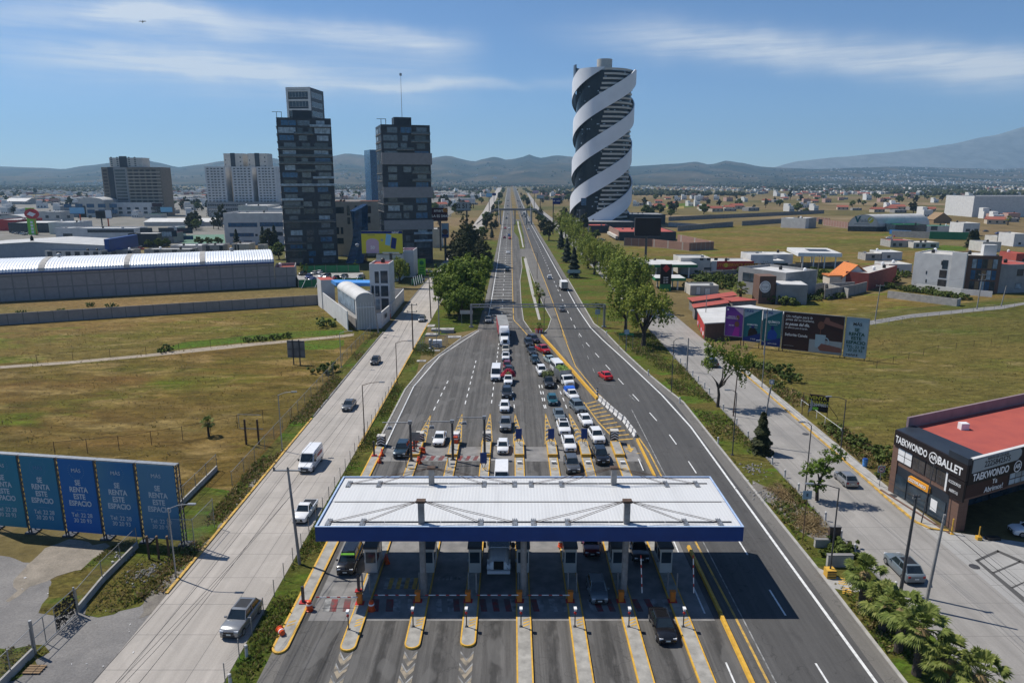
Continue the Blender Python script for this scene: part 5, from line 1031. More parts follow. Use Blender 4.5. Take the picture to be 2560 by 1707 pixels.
BS=[('h',500,580,1.7,'wide dark bush at the end of the gravel patch, below the big billboards'),('h',420,560,1.5,'bush left of the wide dark one below the billboards'),('h',330,545,1.4,'bush under the purple billboard'),('h',580,640,1.5,'bush just right of the small round sign'),('h',505,690,1.0,'small bush by the pavement below the billboards'),('h',900,1010,1.0,'first low bush of the vine strip behind the yellow kerb'),('h',960,1060,1.1,'second low bush of the vine strip behind the yellow kerb'),('h',1040,1110,1.3,'third and widest bush of the vine strip'),('h',1120,1150,1.2,'bush in the vine strip before the blue bin'),('h',1230,1190,1.3,'bush at the school corner end of the vine strip'),('h',1310,1240,1.2,'bush touching the brown ballet school'),('h',1330,1370,1.2,'bush behind the speed sign'),('e',1130,655,1.3,'dark bush at the west end of the dirt track hedge'),('e',2235,480,2.0,'round bush beside the white house wall'),('e',2210,800,1.8,'round bush near the street lamp on the left'),('e',270,290,1.5,'bush at the foot of the warehouse wall, left'),('e',1160,245,1.4,'bush at the foot of the warehouse wall, middle'),('e',145,405,1.1,'bush in the brown strip at far left'),('e',400,390,1.1,'second bush in the brown strip'),('e',620,345,1.0,'third bush in the brown strip'),('e',770,355,1.2,'brown bush in the middle of the brown strip'),('s',430,1180,1.5,'low bush beside the gantry post on the right'),('d',780,560,1.2,'bush by the broken wall on the right verge'),('d',700,590,1.0,'bright grass clump beside the palm wall'),('m',1450,1340,2.2,'dark bush against the grey school wall'),('m',700,1090,2.0,'bush by the grey workshop'),('n',770,1150,2.2,'bush beside the red brick wall'),('n',820,1140,1.8,'yellow green bush between brick wall and white block'),('n',680,1200,2.0,'dark bush at the end of the red brick wall'),('e',1700,585,1.0,'hedge clump beside the track, left'),('e',1780,578,1.1,'hedge clump beside the track, centre left'),('e',1860,570,1.1,'hedge clump beside the track, centre right'),('e',1950,560,1.1,'hedge clump beside the track, right')]
for v,x,y,s,lab in BS:plant(T_BUSH,g(v,x,y),s,lab,BG)
VG='bushes in the green strip beyond the school'
for k in range(26):
	a=(k+.5)/26; x,y=640+a*1300+rnd.uniform(-30,30),1160-a*80+rnd.uniform(-45,60)
	if 1040<x<1560 and y>1075:y=1060
	plant(T_BUSH,g('m',x,y),rnd.uniform(1.6,2.6),'leafy shrub in the green strip behind the red roofs and the clock wall',VG)
for k,(bx_,by_)in enumerate(((1400,1330),(1440,1320),(1500,1350),(1560,1345),(1620,1335),(1680,1330),(1740,1300),(1800,1310),(1860,1300),(1920,1285),(1980,1290),(1560,1230),(1640,1215),(1720,1205),(1900,1180),(1980,1170),(700,1130),(760,1150),(850,1140),(930,1120),(1010,1130),(1100,1110),(760,1100),(880,1090))):plant(T_BUSH,g('m',bx_,by_),rnd.uniform(1.3,2.4),'rank green shrub along the walls beside the school','shrubs beside the school')
for k in range(14):plant(T_BUSH,g('n',620+k*58,1255+k*9+rnd.uniform(-10,10)),rnd.uniform(1.2,2),'rank shrub along the wall below the white apartment block','shrubs below the white apartment block')
def weeds(name,polys,n,s,mats,even=False):
	m=MB(); boxes=[]
	for p in polys:
		A=abs(sum(p[i][0]*p[(i+1)%len(p)][1]-p[(i+1)%len(p)][0]*p[i][1]for i in range(len(p))))/2; boxes.append((p,A))
	tot=sum(a for _,a in boxes)
	def inside(p,x,y):
		c=False
		for i in range(len(p)):
			(x0,y0),(x1,y1)=p[i],p[i-1]
			if(y0>y)!=(y1>y)and x<(x1-x0)*(y-y0)/(y1-y0)+x0:c=not c
		return c
	for p,A in boxes:
		k=int(n*A/tot); xs=[q[0]for q in p]; ys=[q[1]for q in p]; tries=0
		while k>0 and tries<200000:
			tries+=1; x=rnd.uniform(min(xs),max(xs)); y=rnd.uniform(min(ys),max(ys))
			if not inside(p,x,y):continue
			d=noise.noise(Vector((x*.18,y*.12,s)))
			if not even and d<-.05+rnd.uniform(-.2,.2):continue
			k-=1; mi=rnd.randrange(len(mats)); H=s*rnd.uniform(.4,1.1)*(1+d)
			for _ in range(3):
				a=rnd.uniform(0,6.28); w=H*.3; lx,ly=rnd.uniform(-1.1,1.1)*H,rnd.uniform(-1.1,1.1)*H; q=len(m.v); ox,oy=rnd.uniform(-.3,.3)*s,rnd.uniform(-.3,.3)*s
				m.v+=[(x+ox-math.cos(a)*w,y+oy-math.sin(a)*w,.02),(x+ox+math.cos(a)*w,y+oy+math.sin(a)*w,.02),(x+ox+lx+math.cos(a)*w*.4,y+oy+ly+math.sin(a)*w*.4,H),(x+ox+lx-math.cos(a)*w*.4,y+oy+ly-math.sin(a)*w*.4,H)]; m.f.append((q,q+1,q+2,q+3)); m.m.append(mi)
	return m.build(name,[MT[q]for q in mats])
tag(weeds('weeds',[[(-22.8,49),(-20.6,49),(-20.6,100),(-21,130),(-19.2,148),(-17.6,156),(-19,168),(-23,168),(-22.8,120)]],3600,.24,['weed_green','weed_green','weed']),kind='stuff')
tag(weeds('weeds',[[(-36,60),(-33.6,62),(-33.6,112),(-34.2,150),(-33.8,182),(-36,182),(-36.6,150),(-36.5,112),(-36,84)]],3200,.32,['weed','straw','weed_green']),kind='stuff')
tag(weeds('weeds',[[g('a',*q)for q in((260,1110),(330,950),(520,840),(700,700),(860,640),(900,650),(700,840),(520,1060),(380,1130))],[g('a',*q)for q in((0,1350),(300,1320),(340,1350),(220,1420),(90,1568),(0,1568))],[g('a',*q)for q in((540,1090),(900,690),(1240,760),(1180,880),(900,1060),(640,1140))]],1500,.17,['weed','straw','weed_green']),kind='stuff')
tag(weeds('weeds',[[(31.6,52),(34.6,52),(36.5,62),(36.5,120),(36.4,180),(26.5,182),(28,160),(30,146),(31.2,125),(31.8,67)]],5600,.3,['weed','weed_green','weed_green','straw']),kind='stuff')
tag(weeds('weeds',[[(49.5,92),(49.5,150),(53,150),(54,120),(53,92)]],1800,.38,['weed','weed_green','straw']),kind='stuff')
tag(weeds('field_grass',[[(-36.6,84),(-37,184),(-58,215),(-150,170),(-130,95),(-60,80)]],7000,.18,['weed','weed','straw'],True),kind='stuff')
tag(weeds('field_grass',[[(49.6,84),(53,150),(60,166),(100,205),(150,200),(150,120),(78,91)]],7000,.17,['weed','weed','straw'],True),kind='stuff')
def heap(poly,n,label):
	c=(sum(p[0]for p in poly)/len(poly),sum(p[1]for p in poly)/len(poly)); t=thing('branch_heap',label,'branches',(*c,0)); m=MB()
	for i in range(n):
		a,b_=rnd.choice(poly),rnd.choice(poly); q,r_=rnd.random(),rnd.random(); x=c[0]+((a[0]*q+b_[0]*(1-q))-c[0])*r_; y=c[1]+((a[1]*q+b_[1]*(1-q))-c[1])*r_; an=rnd.uniform(0,3.14); l=rnd.uniform(.5,1.6); z=rnd.uniform(.1,.75)*(1-r_*.6)
		m.tube((x-math.cos(an)*l/2,y-math.sin(an)*l/2,max(.03,z-rnd.uniform(-.2,.3))),(x+math.cos(an)*l/2,y+math.sin(an)*l/2,max(.03,z+rnd.uniform(-.2,.3))),rnd.uniform(.02,.05),.015,4,caps=False)
	m.build('twigs',MT['straw'],t)
heap([g('d',*q)for q in((360,260),(480,210),(600,300),(660,400),(600,470),(480,430),(380,350))],520,'heap of dry cut branches under the clipped tree'); heap([g('d',*q)for q in((160,60),(250,20),(330,90),(430,170),(380,220),(250,170))],330,'smaller heap of cut branches farther up the verge')
for P,xy,rz,s in TPEND:P.location=(xy[0],xy[1],0); P.rotation_euler=(0,0,rz); P.scale=(s,s,s)
if 'spiky plant' in PALM2.get('label',''):pass
# buildings
rk=random.Random(77)
def bld(name,label,cat,A,B,depth,h,wall,roof=None,par=.5,win=(),lwin=(),rwin=(),group=None,frame=None,z0=0.0,parw=.25):
	a=math.atan2(B[1]-A[1],B[0]-A[0]); t=thing(name,label,cat,(A[0],A[1],0),a,group); F=Panel(A,B); w=F.w
	C=F.xy(w,-depth); D=F.xy(0,-depth); L=Panel(D,A); Rr=Panel(B,C)
	MB().prism([A,B,C,D],z0,h).build('wall',wall,t)
	if par:
		m=MB(); F.box(m,0,w,h,h+par,-parw,.0); F.box(m,0,parw,h,h+par,-depth,-parw); F.box(m,w-parw,w,h,h+par,-depth,-parw); F.box(m,parw,w-parw,h,h+par,-depth,-depth+parw); m.build('parapet',wall,t)
	m=MB(); F.box(m,parw,w-parw,h,h+.05,-depth+parw,-parw); m.build('roof',roof or MT['pale_wall'],t)
	if 2.5<h<30 and depth>7 and w>5:
		for i in range(1+int(w>14)+int(w>30)):
			u,dd=rk.uniform(1.2,w-1.2),rk.uniform(1.5,depth-1.5); q=F.p(u,h+.05,-dd); m=MB()
			if rk.random()<.6:m.lathe([(.55,0),(.6,.3),(.6,1.1),(.3,1.35),(.2,1.45)],tuple(q),10); m.build('water_tank',MT['black']if rk.random()<.7 else MT['white_paint'],t)
			else:m.box(q.x-.6,q.x+.6,q.y-.4,q.y+.4,q.z,q.z+.8); m.build('air_unit',MT['metal'],t)
	fr=frame or MT['steel_dark']
	for P,ws in((F,win),(L,lwin),(Rr,rwin)):
		for q in ws:
			m=MB(); u0,u1,v0,v1=q[:4]; gm=q[4]if len(q)>4 else MT['glass']; nm=q[5]if len(q)>5 else 'window'
			P.box(m,u0,u1,v0,v1,-.05,.05,0); P.box(m,u0+.1,u1-.1,v0+.1,v1-.1,.051,.07,1)
			n_=max(1,int((u1-u0)/2.4));
			if n_>1 and len(ws)<70:
				for i in range(1,n_):P.box(m,u0+(u1-u0)*i/n_-.05,u0+(u1-u0)*i/n_+.05,v0+.05,v1-.05,.0711,.09,0)
			m.build(nm,[fr,gm],t)
	return t,F,L,Rr
def fb(name,label,cat,v,x0,x1,yt,yb,depth,wall,ang=0.0,**k):
	Y=g(v,(x0+x1)/2,yb)[1]; a0,h=at(v,x0,yt,Y); a1=at(v,x1,yt,Y)[0]; w=(a1-a0)
	A=(a0,Y-math.sin(ang)*w/2); B=(a0+w*math.cos(ang),Y+math.sin(ang)*w/2)
	return bld(name,label,cat,A,B,depth,max(2.2,h),wall,**k)
def rows(w,h,n,m,v0,dv,wh,ww=.6,gm=None):return[(w*(i+.5-ww/2)/n,w*(i+.5+ww/2)/n,v0+dv*j,v0+dv*j+wh)+((gm,)if gm else())for j in range(m)for i in range(n)]
def block_mat(name,c,mortar,w,h,ms=.12,c2=None):
	m,nt,bs=newmat(name); tc=N(nt,'ShaderNodeTexCoord'); s=N(nt,'ShaderNodeSeparateXYZ'); nt.links.new(tc.outputs['Object'],s.inputs[0]); cb=N(nt,'ShaderNodeCombineXYZ'); nt.links.new(math_(nt,'ADD',s.outputs[0],s.outputs[1]),cb.inputs[0]); nt.links.new(s.outputs[2],cb.inputs[1])
	b=N(nt,'ShaderNodeTexBrick'); b.offset=0; b.inputs['Scale'].default_value=1; b.inputs['Brick Width'].default_value=w; b.inputs['Row Height'].default_value=h; b.inputs['Mortar Size'].default_value=ms; nt.links.new(cb.outputs[0],b.inputs['Vector'])
	f=nz(nt,cb.outputs[0],.6,6,.6); k=ramp(nt,f,[(.3,c),(.7,c2 or tuple(q*.8 for q in c))]); nt.links.new(mix(nt,b.outputs['Fac'],k,mortar),bs.inputs['Base Color']); bs.inputs['Roughness'].default_value=.9; return m
MT['block']=block_mat('grey_block_wall',(.33,.31,.305),(.2,.195,.195),4.2,4.1,.22); MT['block2']=block_mat('block_boundary_wall',(.3,.28,.265),(.17,.16,.155),3.6,5,.12); MT['brick']=block_mat('red_brick_wall',(.3,.17,.13),(.33,.29,.26),4.5,9,.22); MT['ribwall']=block_mat('ribbed_grey_cladding',(.3,.33,.37),(.24,.27,.3),.9,40,.08)
MT['brownclad']=block_mat('brown_tile_cladding',(.16,.09,.065),(.12,.07,.05),1.2,.6,.04); MT['zinc']=pm('zinc_roof',(.78,.8,.82),(.66,.68,.7),.15,.42,.12); MT['greyroof']=pm('grey_sheet_roof',(.5,.49,.47),(.4,.4,.39),.2,.6)
ANG=R(17)
A=(-210,212); B=g('e',1885,215); d=Vector((B[0]-A[0],B[1]-A[1])); Hh=hz('e',1880,42,B[1]); t,F,_,_=bld('warehouse','long grey block warehouse with a shining ribbed barrel roof','warehouse',A,B,26,Hh,MT['block'],par=0)
m=MB(); n=150; D_=26.6; crest=3.2; arc=11
def wring(u,o):return[F.p(u,Hh+.1+o+crest*math.sin(math.pi*i/arc),.3-D_*(1-math.cos(math.pi*i/arc))/2)for i in range(arc+1)]
pr=None
for i in range(n*2+1):
	r_=wring(F.w*i/(n*2),.11 if i%2 else 0)
	if pr:
		for j in range(arc):m.face([pr[j],r_[j],r_[j+1],pr[j+1]])
	pr=r_
m.build('roof',MT['zinc'],t); m=MB(); F.slab(m,[(0,Hh-.35),(F.w+.1,Hh-.35),(F.w+.1,Hh+.1),(0,Hh+.1)],.3,.42); m.build('eaves_gutter',MT['blue'],t)
m=MB(); e=wring(F.w+.05,0); m.face(e[::-1]); m.build('gable_end',MT['whiteroof'],t)
for(v,x,y)in(('i',300,1000),('i',1003,1000),('i',1640,960)):
	X=at(v,x,y,235)[0]; u=min(range(0,int(F.w)),key=lambda q:abs(F.p(q,0,0).x/F.p(q,0,0).y-X/235)); m=MB(); a_,b_=wring(u,.15),wring(u+1.8,.15)
	for j in range(arc):m.face([a_[j],b_[j],b_[j+1],a_[j+1]])
	m.build('skylight_strip',MT['conc'],t)
for u in(62,118,165):
	m=MB(); q=F.p(u,Hh+crest+.2,-D_/2); m.lathe([(.5,0),(.6,.5),(.9,.6),(.7,1.1),(.1,1.3)],tuple(q),10); m.build('roof_vent',MT['metal'],t)
A2=(B[0]+.05,B[1]+.02); B2=g('e',2025,210); bld('annex','lower block annex with a small red roof at the end of the warehouse','building',A2,B2,14,hz('e',1960,95,B2[1]),MT['block'],MT['redroof'],1.2)
def wall_run(label,pts,h,mat_,w=.25,name='boundary_wall',cat='wall',cap=None,z0=0):
	t=thing(name,label,cat,(*pts[0],0),math.atan2(pts[1][1]-pts[0][1],pts[1][0]-pts[0][0])); m=MB()
	for p,q in zip(pts,pts[1:]):
		n_=Vector((-(q[1]-p[1]),q[0]-p[0])).normalized()*w/2; m.prism([(p[0]-n_.x,p[1]-n_.y),(q[0]-n_.x,q[1]-n_.y),(q[0]+n_.x,q[1]+n_.y),(p[0]+n_.x,p[1]+n_.y)],z0,h)
	m.build('wall',mat_,t)
	return t
a0,a1=g('e',-160,485),g('e',2180,333); wall_run('long block wall crossing the left field to the white house',[a0,a1],3.2,MT['block2'],.25)
wall_run('block wall beside the white barrel roofed house',[a1,g('r',912,1352)],3.0,MT['block2'],.25)
c0=Vector(g('r',925,1355)); c1=Vector(g('r',1212,1340)); dl=(Vector(g('r',430,930))-c0).normalized(); dl=Vector((-.42,.907)).normalized()
hs=8.0; L_=37; LB=24
t=thing('house','white house with a ribbed barrel roof and blue canopy beside the service road','house',(c0.x,c0.y,0)); w5=c1-c0
def q4(a,b_):p=c0+w5*a+dl*b_; return(p.x,p.y)
m=MB(); m.prism([q4(0,0),q4(1,0),q4(1,LB),q4(0,LB)],0,hs); m.build('wall',MT['white_wall'],t)
m=MB(); pr=None
for i in range(53):
	r_=[]
	for j in range(13):a=math.pi*j/12; p=q4(.5-.53*math.cos(a),-.2+LB*i/52); r_.append((p[0],p[1],hs+.02+1.9*math.sin(a)+(.06 if i%2 else 0)))
	if pr:
		for j in range(12):m.face([pr[j],pr[j+1],r_[j+1],r_[j]])
	else:e=r_
	pr=r_
m.face(e); m.face(pr[::-1]); m.build('roof',MT['whiteroof'],t)
m=MB(); e2=[]
for j in range(13):a=math.pi*j/12; p=q4(.5-.5*math.cos(a),-.32); e2.append((p[0],p[1],hs-.6+2.2*math.sin(a)))
m.face([(*q4(0,-.32),0.1),(*q4(1,-.32),.1)]+e2[::-1]); m.build('gable_screen',MT['greyroof'],t)  # grey sheet colour carries the shade of this white front
m=MB(); p0,p1=q4(-.02,1.5),q4(-.02,LB-1); P=Panel(p1,p0); P.box(m,0,P.w,4.2,7.9,0,.08); m.build('side_glazing',MT['glass_pale'],t)
m=MB(); m.prism([q4(-.5,-1.0+1),q4(-.45,0),q4(-.45,L_+3),q4(-.5,L_+3)],0,5.2); m.build('side_wall',MT['white_wall'],t)
m=MB(); m.prism([q4(-.55,L_-2),q4(.25,L_-2),q4(.25,L_+5),q4(-.55,L_+5)],0,9.0,0,1); m.build('stair_block',[MT['white_wall'],MT['redroof']],t)
m=MB(); m.prism([q4(.0,LB+2),q4(2.3,LB-2),q4(2.3,LB+5),q4(.0,LB+9)],8.3,9.3); m.build('blue_canopy',MT['blue_light'],t)
for k in range(7):m=MB(); u_=(k+.5)/7; p0,p1=q4(u_-.008,-.36),q4(u_+.008,-.36); Q=Panel(p0,p1); Q.box(m,0,Q.w,.3,7.3,0,.06); m.build('screen_bar',MT['white_paint'],t)
m=MB(); Q=Panel(q4(0,-.36),q4(1,-.36)); Q.box(m,0,Q.w,6.0,6.15,.0,.08); m.build('screen_rail',MT['white_paint'],t)
TW=[at('r',1115,700,203),at('r',1410,700,203)]; A=(TW[0][0],203); B=(TW[1][0],203); ht_=hz('r',1110,385,203)
W_=B[0]-A[0]; t2,F2,_,_=bld('tower_house','narrow white tower house with stacked dark windows under the yellow billboard','house',A,B,9,ht_,MT['white_wall'],MT['redroof'],.5,win=[(W_*.24,W_*.5,ht_-5.2,ht_-1.6),(W_*.54,W_*.95,ht_-5.2,ht_-1.4),(W_*.05,W_*.22,ht_-9,ht_-5.7),(W_*.24,W_*.5,ht_-9,ht_-5.7),(W_*.54,W_*.95,ht_-9,ht_-5.7),(W_*.54,W_*.95,ht_-13,ht_-9.4),(W_*.24,W_*.5,ht_-13,ht_-9.6,MT['glass_pale'])],lwin=[(5,7,ht_-9,ht_-6)],frame=MT['white_paint'])
fw=[(c1.x,c1.y),(-35.3,187.6),(-34.9,199),(-35.0,201)]; wall_run('white wall with a sloping top and black sign beside the service road',fw[:3],4.2,MT['white_wall'],.3)
wall_run('white garden wall running back from the orange barrel',[(-35.2,203),(-35.6,231)],4.0,MT['white_wall'],.3); wall_run('white rear wall of the tower house yard',[(-35.6,231.3),(-48,226)],4.2,MT['white_wall'],.3)
P=Panel((c1.x,c1.y),fw[1]); P2=Panel((-35.3,187.6),(-34.9,199)); t=thing('wall_sign','small black lettered sign on the white wall by the kerb','sign',(-35.3,190,2)); P3=Panel((-34.78,191),(-34.6,196)); m=MB(); P3.box(m,0,.5,2.0,3.2,0,.06); P3.box(m,.9,1.6,2.0,3.0,0,.06); P3.box(m,2.0,2.7,2.0,3.1,0,.06); m.build('letters',MT['black'],t)
x,y=g('r',1408,1180); o=dup(dp,(x,y,.05),.3,'orange drum beside the white wall on the left pavement'); o.scale=(1.3,1.3,2.4)
ground('car_park',MT['paving'],.035,[g('r',0,620),g('r',60,720),g('r',1050,690),g('r',1010,490),g('r',100,500),g('r',0,540)])
def screen(label,p,q,h,brace):
	t=thing('mesh_fence',label,'fence',(*p,0),math.atan2(q[1]-p[1],q[0]-p[0])); P=Panel(p,q); m=MB(); P.box(m,0,P.w,.1,h,-.03,.03); m.build('screen',MT['green'],t); m=MB(); n=int(P.w/4)
	for i in range(n+1):m=MB(); P.box(m,i*P.w/n-.06,i*P.w/n+.06,0,h+.3,.03,.15); m.build('post',MT['metal'],t)
	if brace:
		for i in range(5):u=P.w*(i+.5)/5; m=MB(); m.tube(tuple(P.p(u-1.3,.1,1.6)),tuple(P.p(u+.6,h+.8,.1)),.09,n=5); m.build('brace',MT['white_paint'],t)
screen('green mesh fence with white raking braces in front of the car park',g('r',45,722),g('r',1020,690),3.0,True); screen('green mesh fence behind the car park',g('r',110,505),g('r',960,490),3.2,False); screen('short green fence at the left end of the car park',g('r',0,640),g('r',45,722),3.0,False)
screen('green fence below the lime banner',g('r',1740,690),g('r',1895,640),2.4,True)
def tower(label,A,W_,ang,H,dep,nf,seed,bands,pale):
	rs=random.Random(seed); B=(A[0]+W_*math.cos(ang),A[1]+W_*math.sin(ang)); fh=H/nf; win=[];
	G_=[MT['glass'],MT['glass_mid'],MT['glass_mid'],MT['glass_mid'],MT['glass_blue'],MT['glass_pale']]
	for j in range(nf):
		z=j*fh+.55; zc=z+fh/2
		if any(a<zc<b_ for a,b_ in bands):continue
		top=z+fh-.85
		if j in pale:win+=[(.02*W_,.34*W_,z-.1,top+.15,MT['glass_pale']),(.37*W_,.47*W_,z,top),(.57*W_,.64*W_,z,top),(.68*W_,.98*W_,z-.1,top+.15,MT['glass_pale'])]; continue
		win.append((W_*rs.uniform(.03,.12),W_*rs.uniform(.28,.36),z,top,rs.choice(G_)))
		if rs.random()<.7:win.append((W_*rs.uniform(.38,.44),W_*rs.uniform(.5,.62),z,top,rs.choice(G_[:5])))
		win.append((W_*rs.uniform(.64,.72),W_*rs.uniform(.88,.97),z,top,rs.choice(G_)))
	lw=[(dep*.15,dep*.45,j*fh+.7,j*fh+fh-.6,G_[rs.randrange(6)])for j in range(1,nf)]+[(dep*.6,dep*.9,j*fh+.7,j*fh+fh-.6,G_[rs.randrange(6)])for j in range(1,nf,2)]
	t,F,Lp,Rp=bld('apartment_tower',label,'building',A,B,dep,H,MT['dark_wall'],MT['dark_wall'],.7,win=win,lwin=lw)
	for j in range(1,nf):
		zc=j*fh
		if any(a-.6<zc<b_+.6 for a,b_ in bands):continue
		if rs.random()<.62:
			u0,u1=rs.choice(((.0,.4),(.3,.66),(.6,1.0),(.0,1.0))); m=MB(); F.box(m,u0*W_,u1*W_,zc-.02,zc+.22,.0,1.1); m.build('balcony_slab',MT['conc_dark'],t); m=MB(); F.box(m,u0*W_+.05,u1*W_-.05,zc+.22,zc+1.15,1.0,1.06); m.build('balcony_rail',MT['glass_pale']if rs.random()<.3 else MT['glass'],t)
		m=MB(); Lp.box(m,.0,dep,zc-.02,zc+.25,.0,.35); m.build('balcony_slab',MT['conc_dark'],t)
	for a,b_ in bands:m=MB(); F.box(m,-.2,W_+.5,a,b_,.02,1.0); m.build('panel_band',MT['pale_band'],t)
	m=MB(); F.box(m,.3*W_,.66*W_,H+.05,H+4.4,-dep*.6,-dep*.25); m.build('roof_block',MT['dark_wall'],t)
	m=MB()
	for u in(.3,2.4):F.box(m,u-.12,u+.12,H+.7,H+3.0,-1.2,-.95)
	F.box(m,-1.6,2.6,H+3.0,H+3.2,-1.3,-.9); m.build('roof_frame',MT['steel_dark'],t); return t,F
MT['pale_band']=block_mat('board_marked_concrete',(.27,.26,.265),(.2,.195,.2),30,.55,.05)
tower('dark panelled tower at the left with two bright window pairs near its top',(-105.5,332),23.8,ANG,65.4,20,20,11,(),(18,))
t,F=tower('dark tower with three pale concrete bands, left of the road',(-58.8,332),22.2,ANG,62.4,21,18,5,((45.6,50.8),(30.8,35.6),(16.2,20.6)),())
q=F.p(11,67,-9); m=MB(); m.tube(tuple(q),(q.x,q.y,85.4),.14,.07,6); m.box(q.x-.5,q.x+.5,q.y-.3,q.y+.3,85.2,86.3); m.build('aerial_mast',MT['metal'],t)
Y=600; a0=at('j',238,300,Y)[0]; a1=at('j',405,300,Y)[0]; zt=hz('j',300,128,Y); W_=(a1-a0)/math.cos(R(14))
t,F,_,_=bld('office_tower','tall pale framed office tower rising behind the dark left tower','building',(a0,Y),(a0+W_*math.cos(R(14))*1.0,Y-2),30,zt,MT['dark_wall'],par=1.5,win=[(W_*.06,W_*.9,zt-6-7.2*j,zt-1.8-7.2*j)for j in range(13)],rwin=[(3,26,zt-6-7.2*j,zt-1.8-7.2*j)for j in range(3)]+[(2+6*i,6+6*i,zt-27-4*j,zt-24.6-4*j)for j in range(6)for i in range(4)],frame=MT['white_paint'])
m=MB(); F.box(m,-1.0,.6,0,zt+1.6,.1,.9); F.box(m,W_*.9,W_*1.0,0,zt+1.6,.1,.9); F.box(m,.6,W_*.9,zt-.2,zt+1.6,.1,.9)
for j in range(14):F.box(m,.6,W_*.9,zt-1.7-7.2*j,zt-.4-7.2*j,.1,.7)
m.build('frame',MT['white_wall'],t)
a0,a1=at('j',832,700,640)[0],at('j',905,700,640)[0]; zt=hz('j',850,575,640); bld('office_tower','slim blue glass tower half hidden behind the banded dark tower','building',(a0,640),(a1,644),22,zt,MT['glass_blue'],par=1.2,win=[(1,a1-a0-1,zt-4.4*(j+1),zt-4.4*j-1.2,MT['glass_blue'])for j in range(15)],frame=MT['blue'])
a0,a1=at('j',568,950,372)[0],at('j',900,950,372)[0]; zt=hz('j',700,948,372); W_=a1-a0; t,F,_,_=bld('apartment_block','beige apartment block with a terracotta roof between the dark towers','building',(a0,370),(a1,374),16,zt,MT['beige_wall'],MT['orange_tile'],.6,win=[(W_*.03,W_*.22,zt-5.5,zt-2.2),(W_*.28,W_*.34,zt-6.5,zt-1.6),(W_*.45,W_*.5,zt-6.5,zt-1.6),(W_*.55,W_*.8,zt-5.5,zt-1.8,MT['glass_warm']),(W_*.28,W_*.34,zt-11,zt-7.5),(W_*.45,W_*.5,zt-11,zt-7.5),(W_*.7,W_*.78,zt-10.5,zt-7.2),(W_*.04,W_*.09,zt-16,zt-12.5),(W_*.13,W_*.18,zt-16,zt-12.5),(W_*.04,W_*.18,zt-21,zt-18),(W_*.62,W_*.72,zt-16,zt-12)])
m=MB(); F.box(m,W_*.22,W_*.55,zt+.05,zt+.3,-15,-1); m.build('roof_terrace',MT['whiteroof'],t)
t=thing('pavilion','dark blue twisted glass pavilion between the dark towers','building',(-75,338)); m=MB(); rings=[]
x0,y0=g('j',715,1392)
for i in range(13):
	s_=i/12; z=26*s_; w=8.6*(1-.75*s_+.55*s_*s_); tw=R(-10+50*s_); sh_=1.2*math.sin(s_*3)+s_*2
	ring_=[]
	for a,b_ in((-1,-.7),(0,-.85),(1,-.7),(1.05,0),(1,.7),(0,.85),(-1,.7),(-1.05,0)):
		X=a*w*.5+(0); Yv=b_*w*.5; ring_.append((x0+sh_+X*math.cos(tw)-Yv*math.sin(tw),y0+5+X*math.sin(tw)+Yv*math.cos(tw),z+(a*1.6 if i==12 else 0)))
	rings.append(ring_)
m.loft(rings); o=m.build('shell',MT['navy_glass'],t); m=MB()
for k in(0,1,2,3):
	for r0,r1 in zip(rings,rings[1:]):m.tube(r0[k],r1[k],.05,n=4,caps=False)
m.build('ribs',MT['glass_blue'],t)
def billboard(label,post,Yp,v,c,mat_,postm=None,back=None,name='billboard',thick=.8,tilt=0.0,group=None):
	(x0,yt0),(x1,yt1),yb=c[0],c[1],c[2]; X0=at(v,x0,yt0,Yp)[0]; X1=at(v,x1,yt1,Yp)[0]; z1=hz(v,(x0+x1)/2,(yt0+yt1)/2,Yp); z0=hz(v,(x0+x1)/2,yb,Yp)
	t=thing(name,label,'billboard',(post,Yp,0),0,group); A=(X0,Yp+math.sin(tilt)*(X0-X1)/2); B=(X1,Yp-math.sin(tilt)*(X0-X1)/2); P=Panel(A,B,z0); w=P.w; h=z1-z0
	m=MB(); P.box(m,0,w,0,h,-thick,-.02); m.build('frame',MT['steel_dark'],t); m=MB(); P.box(m,.05,w-.05,.05,h-.05,-.02,.02); m.build('face',mat_,t)
	m=MB(); m.tube((post,Yp+thick/2,0),(post,Yp+thick/2,z0+.1),min(.55,h*.1),n=10); m.build('post',postm or MT['steel_dark'],t); m=MB(); P.box(m,.3,w-.3,-.35,-.05,0,.7); m.build('catwalk',MT['steel_dark'],t); return t,P,w,h
def flat(name,c,r=.6):return pm(name,c,tuple(q*.95 for q in c),1,r,spec=.2)
MT['ad_yellow']=flat('yellow_print',(.62,.56,.06)); MT['ad_pink']=flat('pink_print',(.55,.4,.5)); MT['ad_white']=flat('white_print',(.75,.75,.75)); MT['ad_navy']=flat('navy_print',(.015,.03,.16)); MT['ad_sky']=flat('sky_print',(.25,.5,.7)); MT['ad_black']=flat('black_print',(.02,.015,.015)); MT['ad_maroon']=flat('maroon_print',(.05,.012,.02)); MT['ad_grey']=flat('grey_print',(.3,.33,.34)); MT['ad_orange']=flat('orange_print',(.7,.3,.03)); MT['ad_purple']=flat('purple_print',(.16,.04,.26)); MT['ad_teal']=flat('teal_print',(.02,.13,.15)); MT['ad_skin']=flat('skin_print',(.17,.075,.05)); MT['ad_brown']=flat('brown_print',(.05,.025,.022)); MT['ad_pale']=flat('pale_blue_print',(.3,.4,.45))
Yp=262; px=g('r',1440,700)[0]; px=at('r',1430,300,Yp)[0]; t,P,w,h=billboard('yellow telephone billboard with a blue top strip on a dark post',px,Yp,'j',((762,1160),(1062,1150),1318),MT['ad_yellow'])
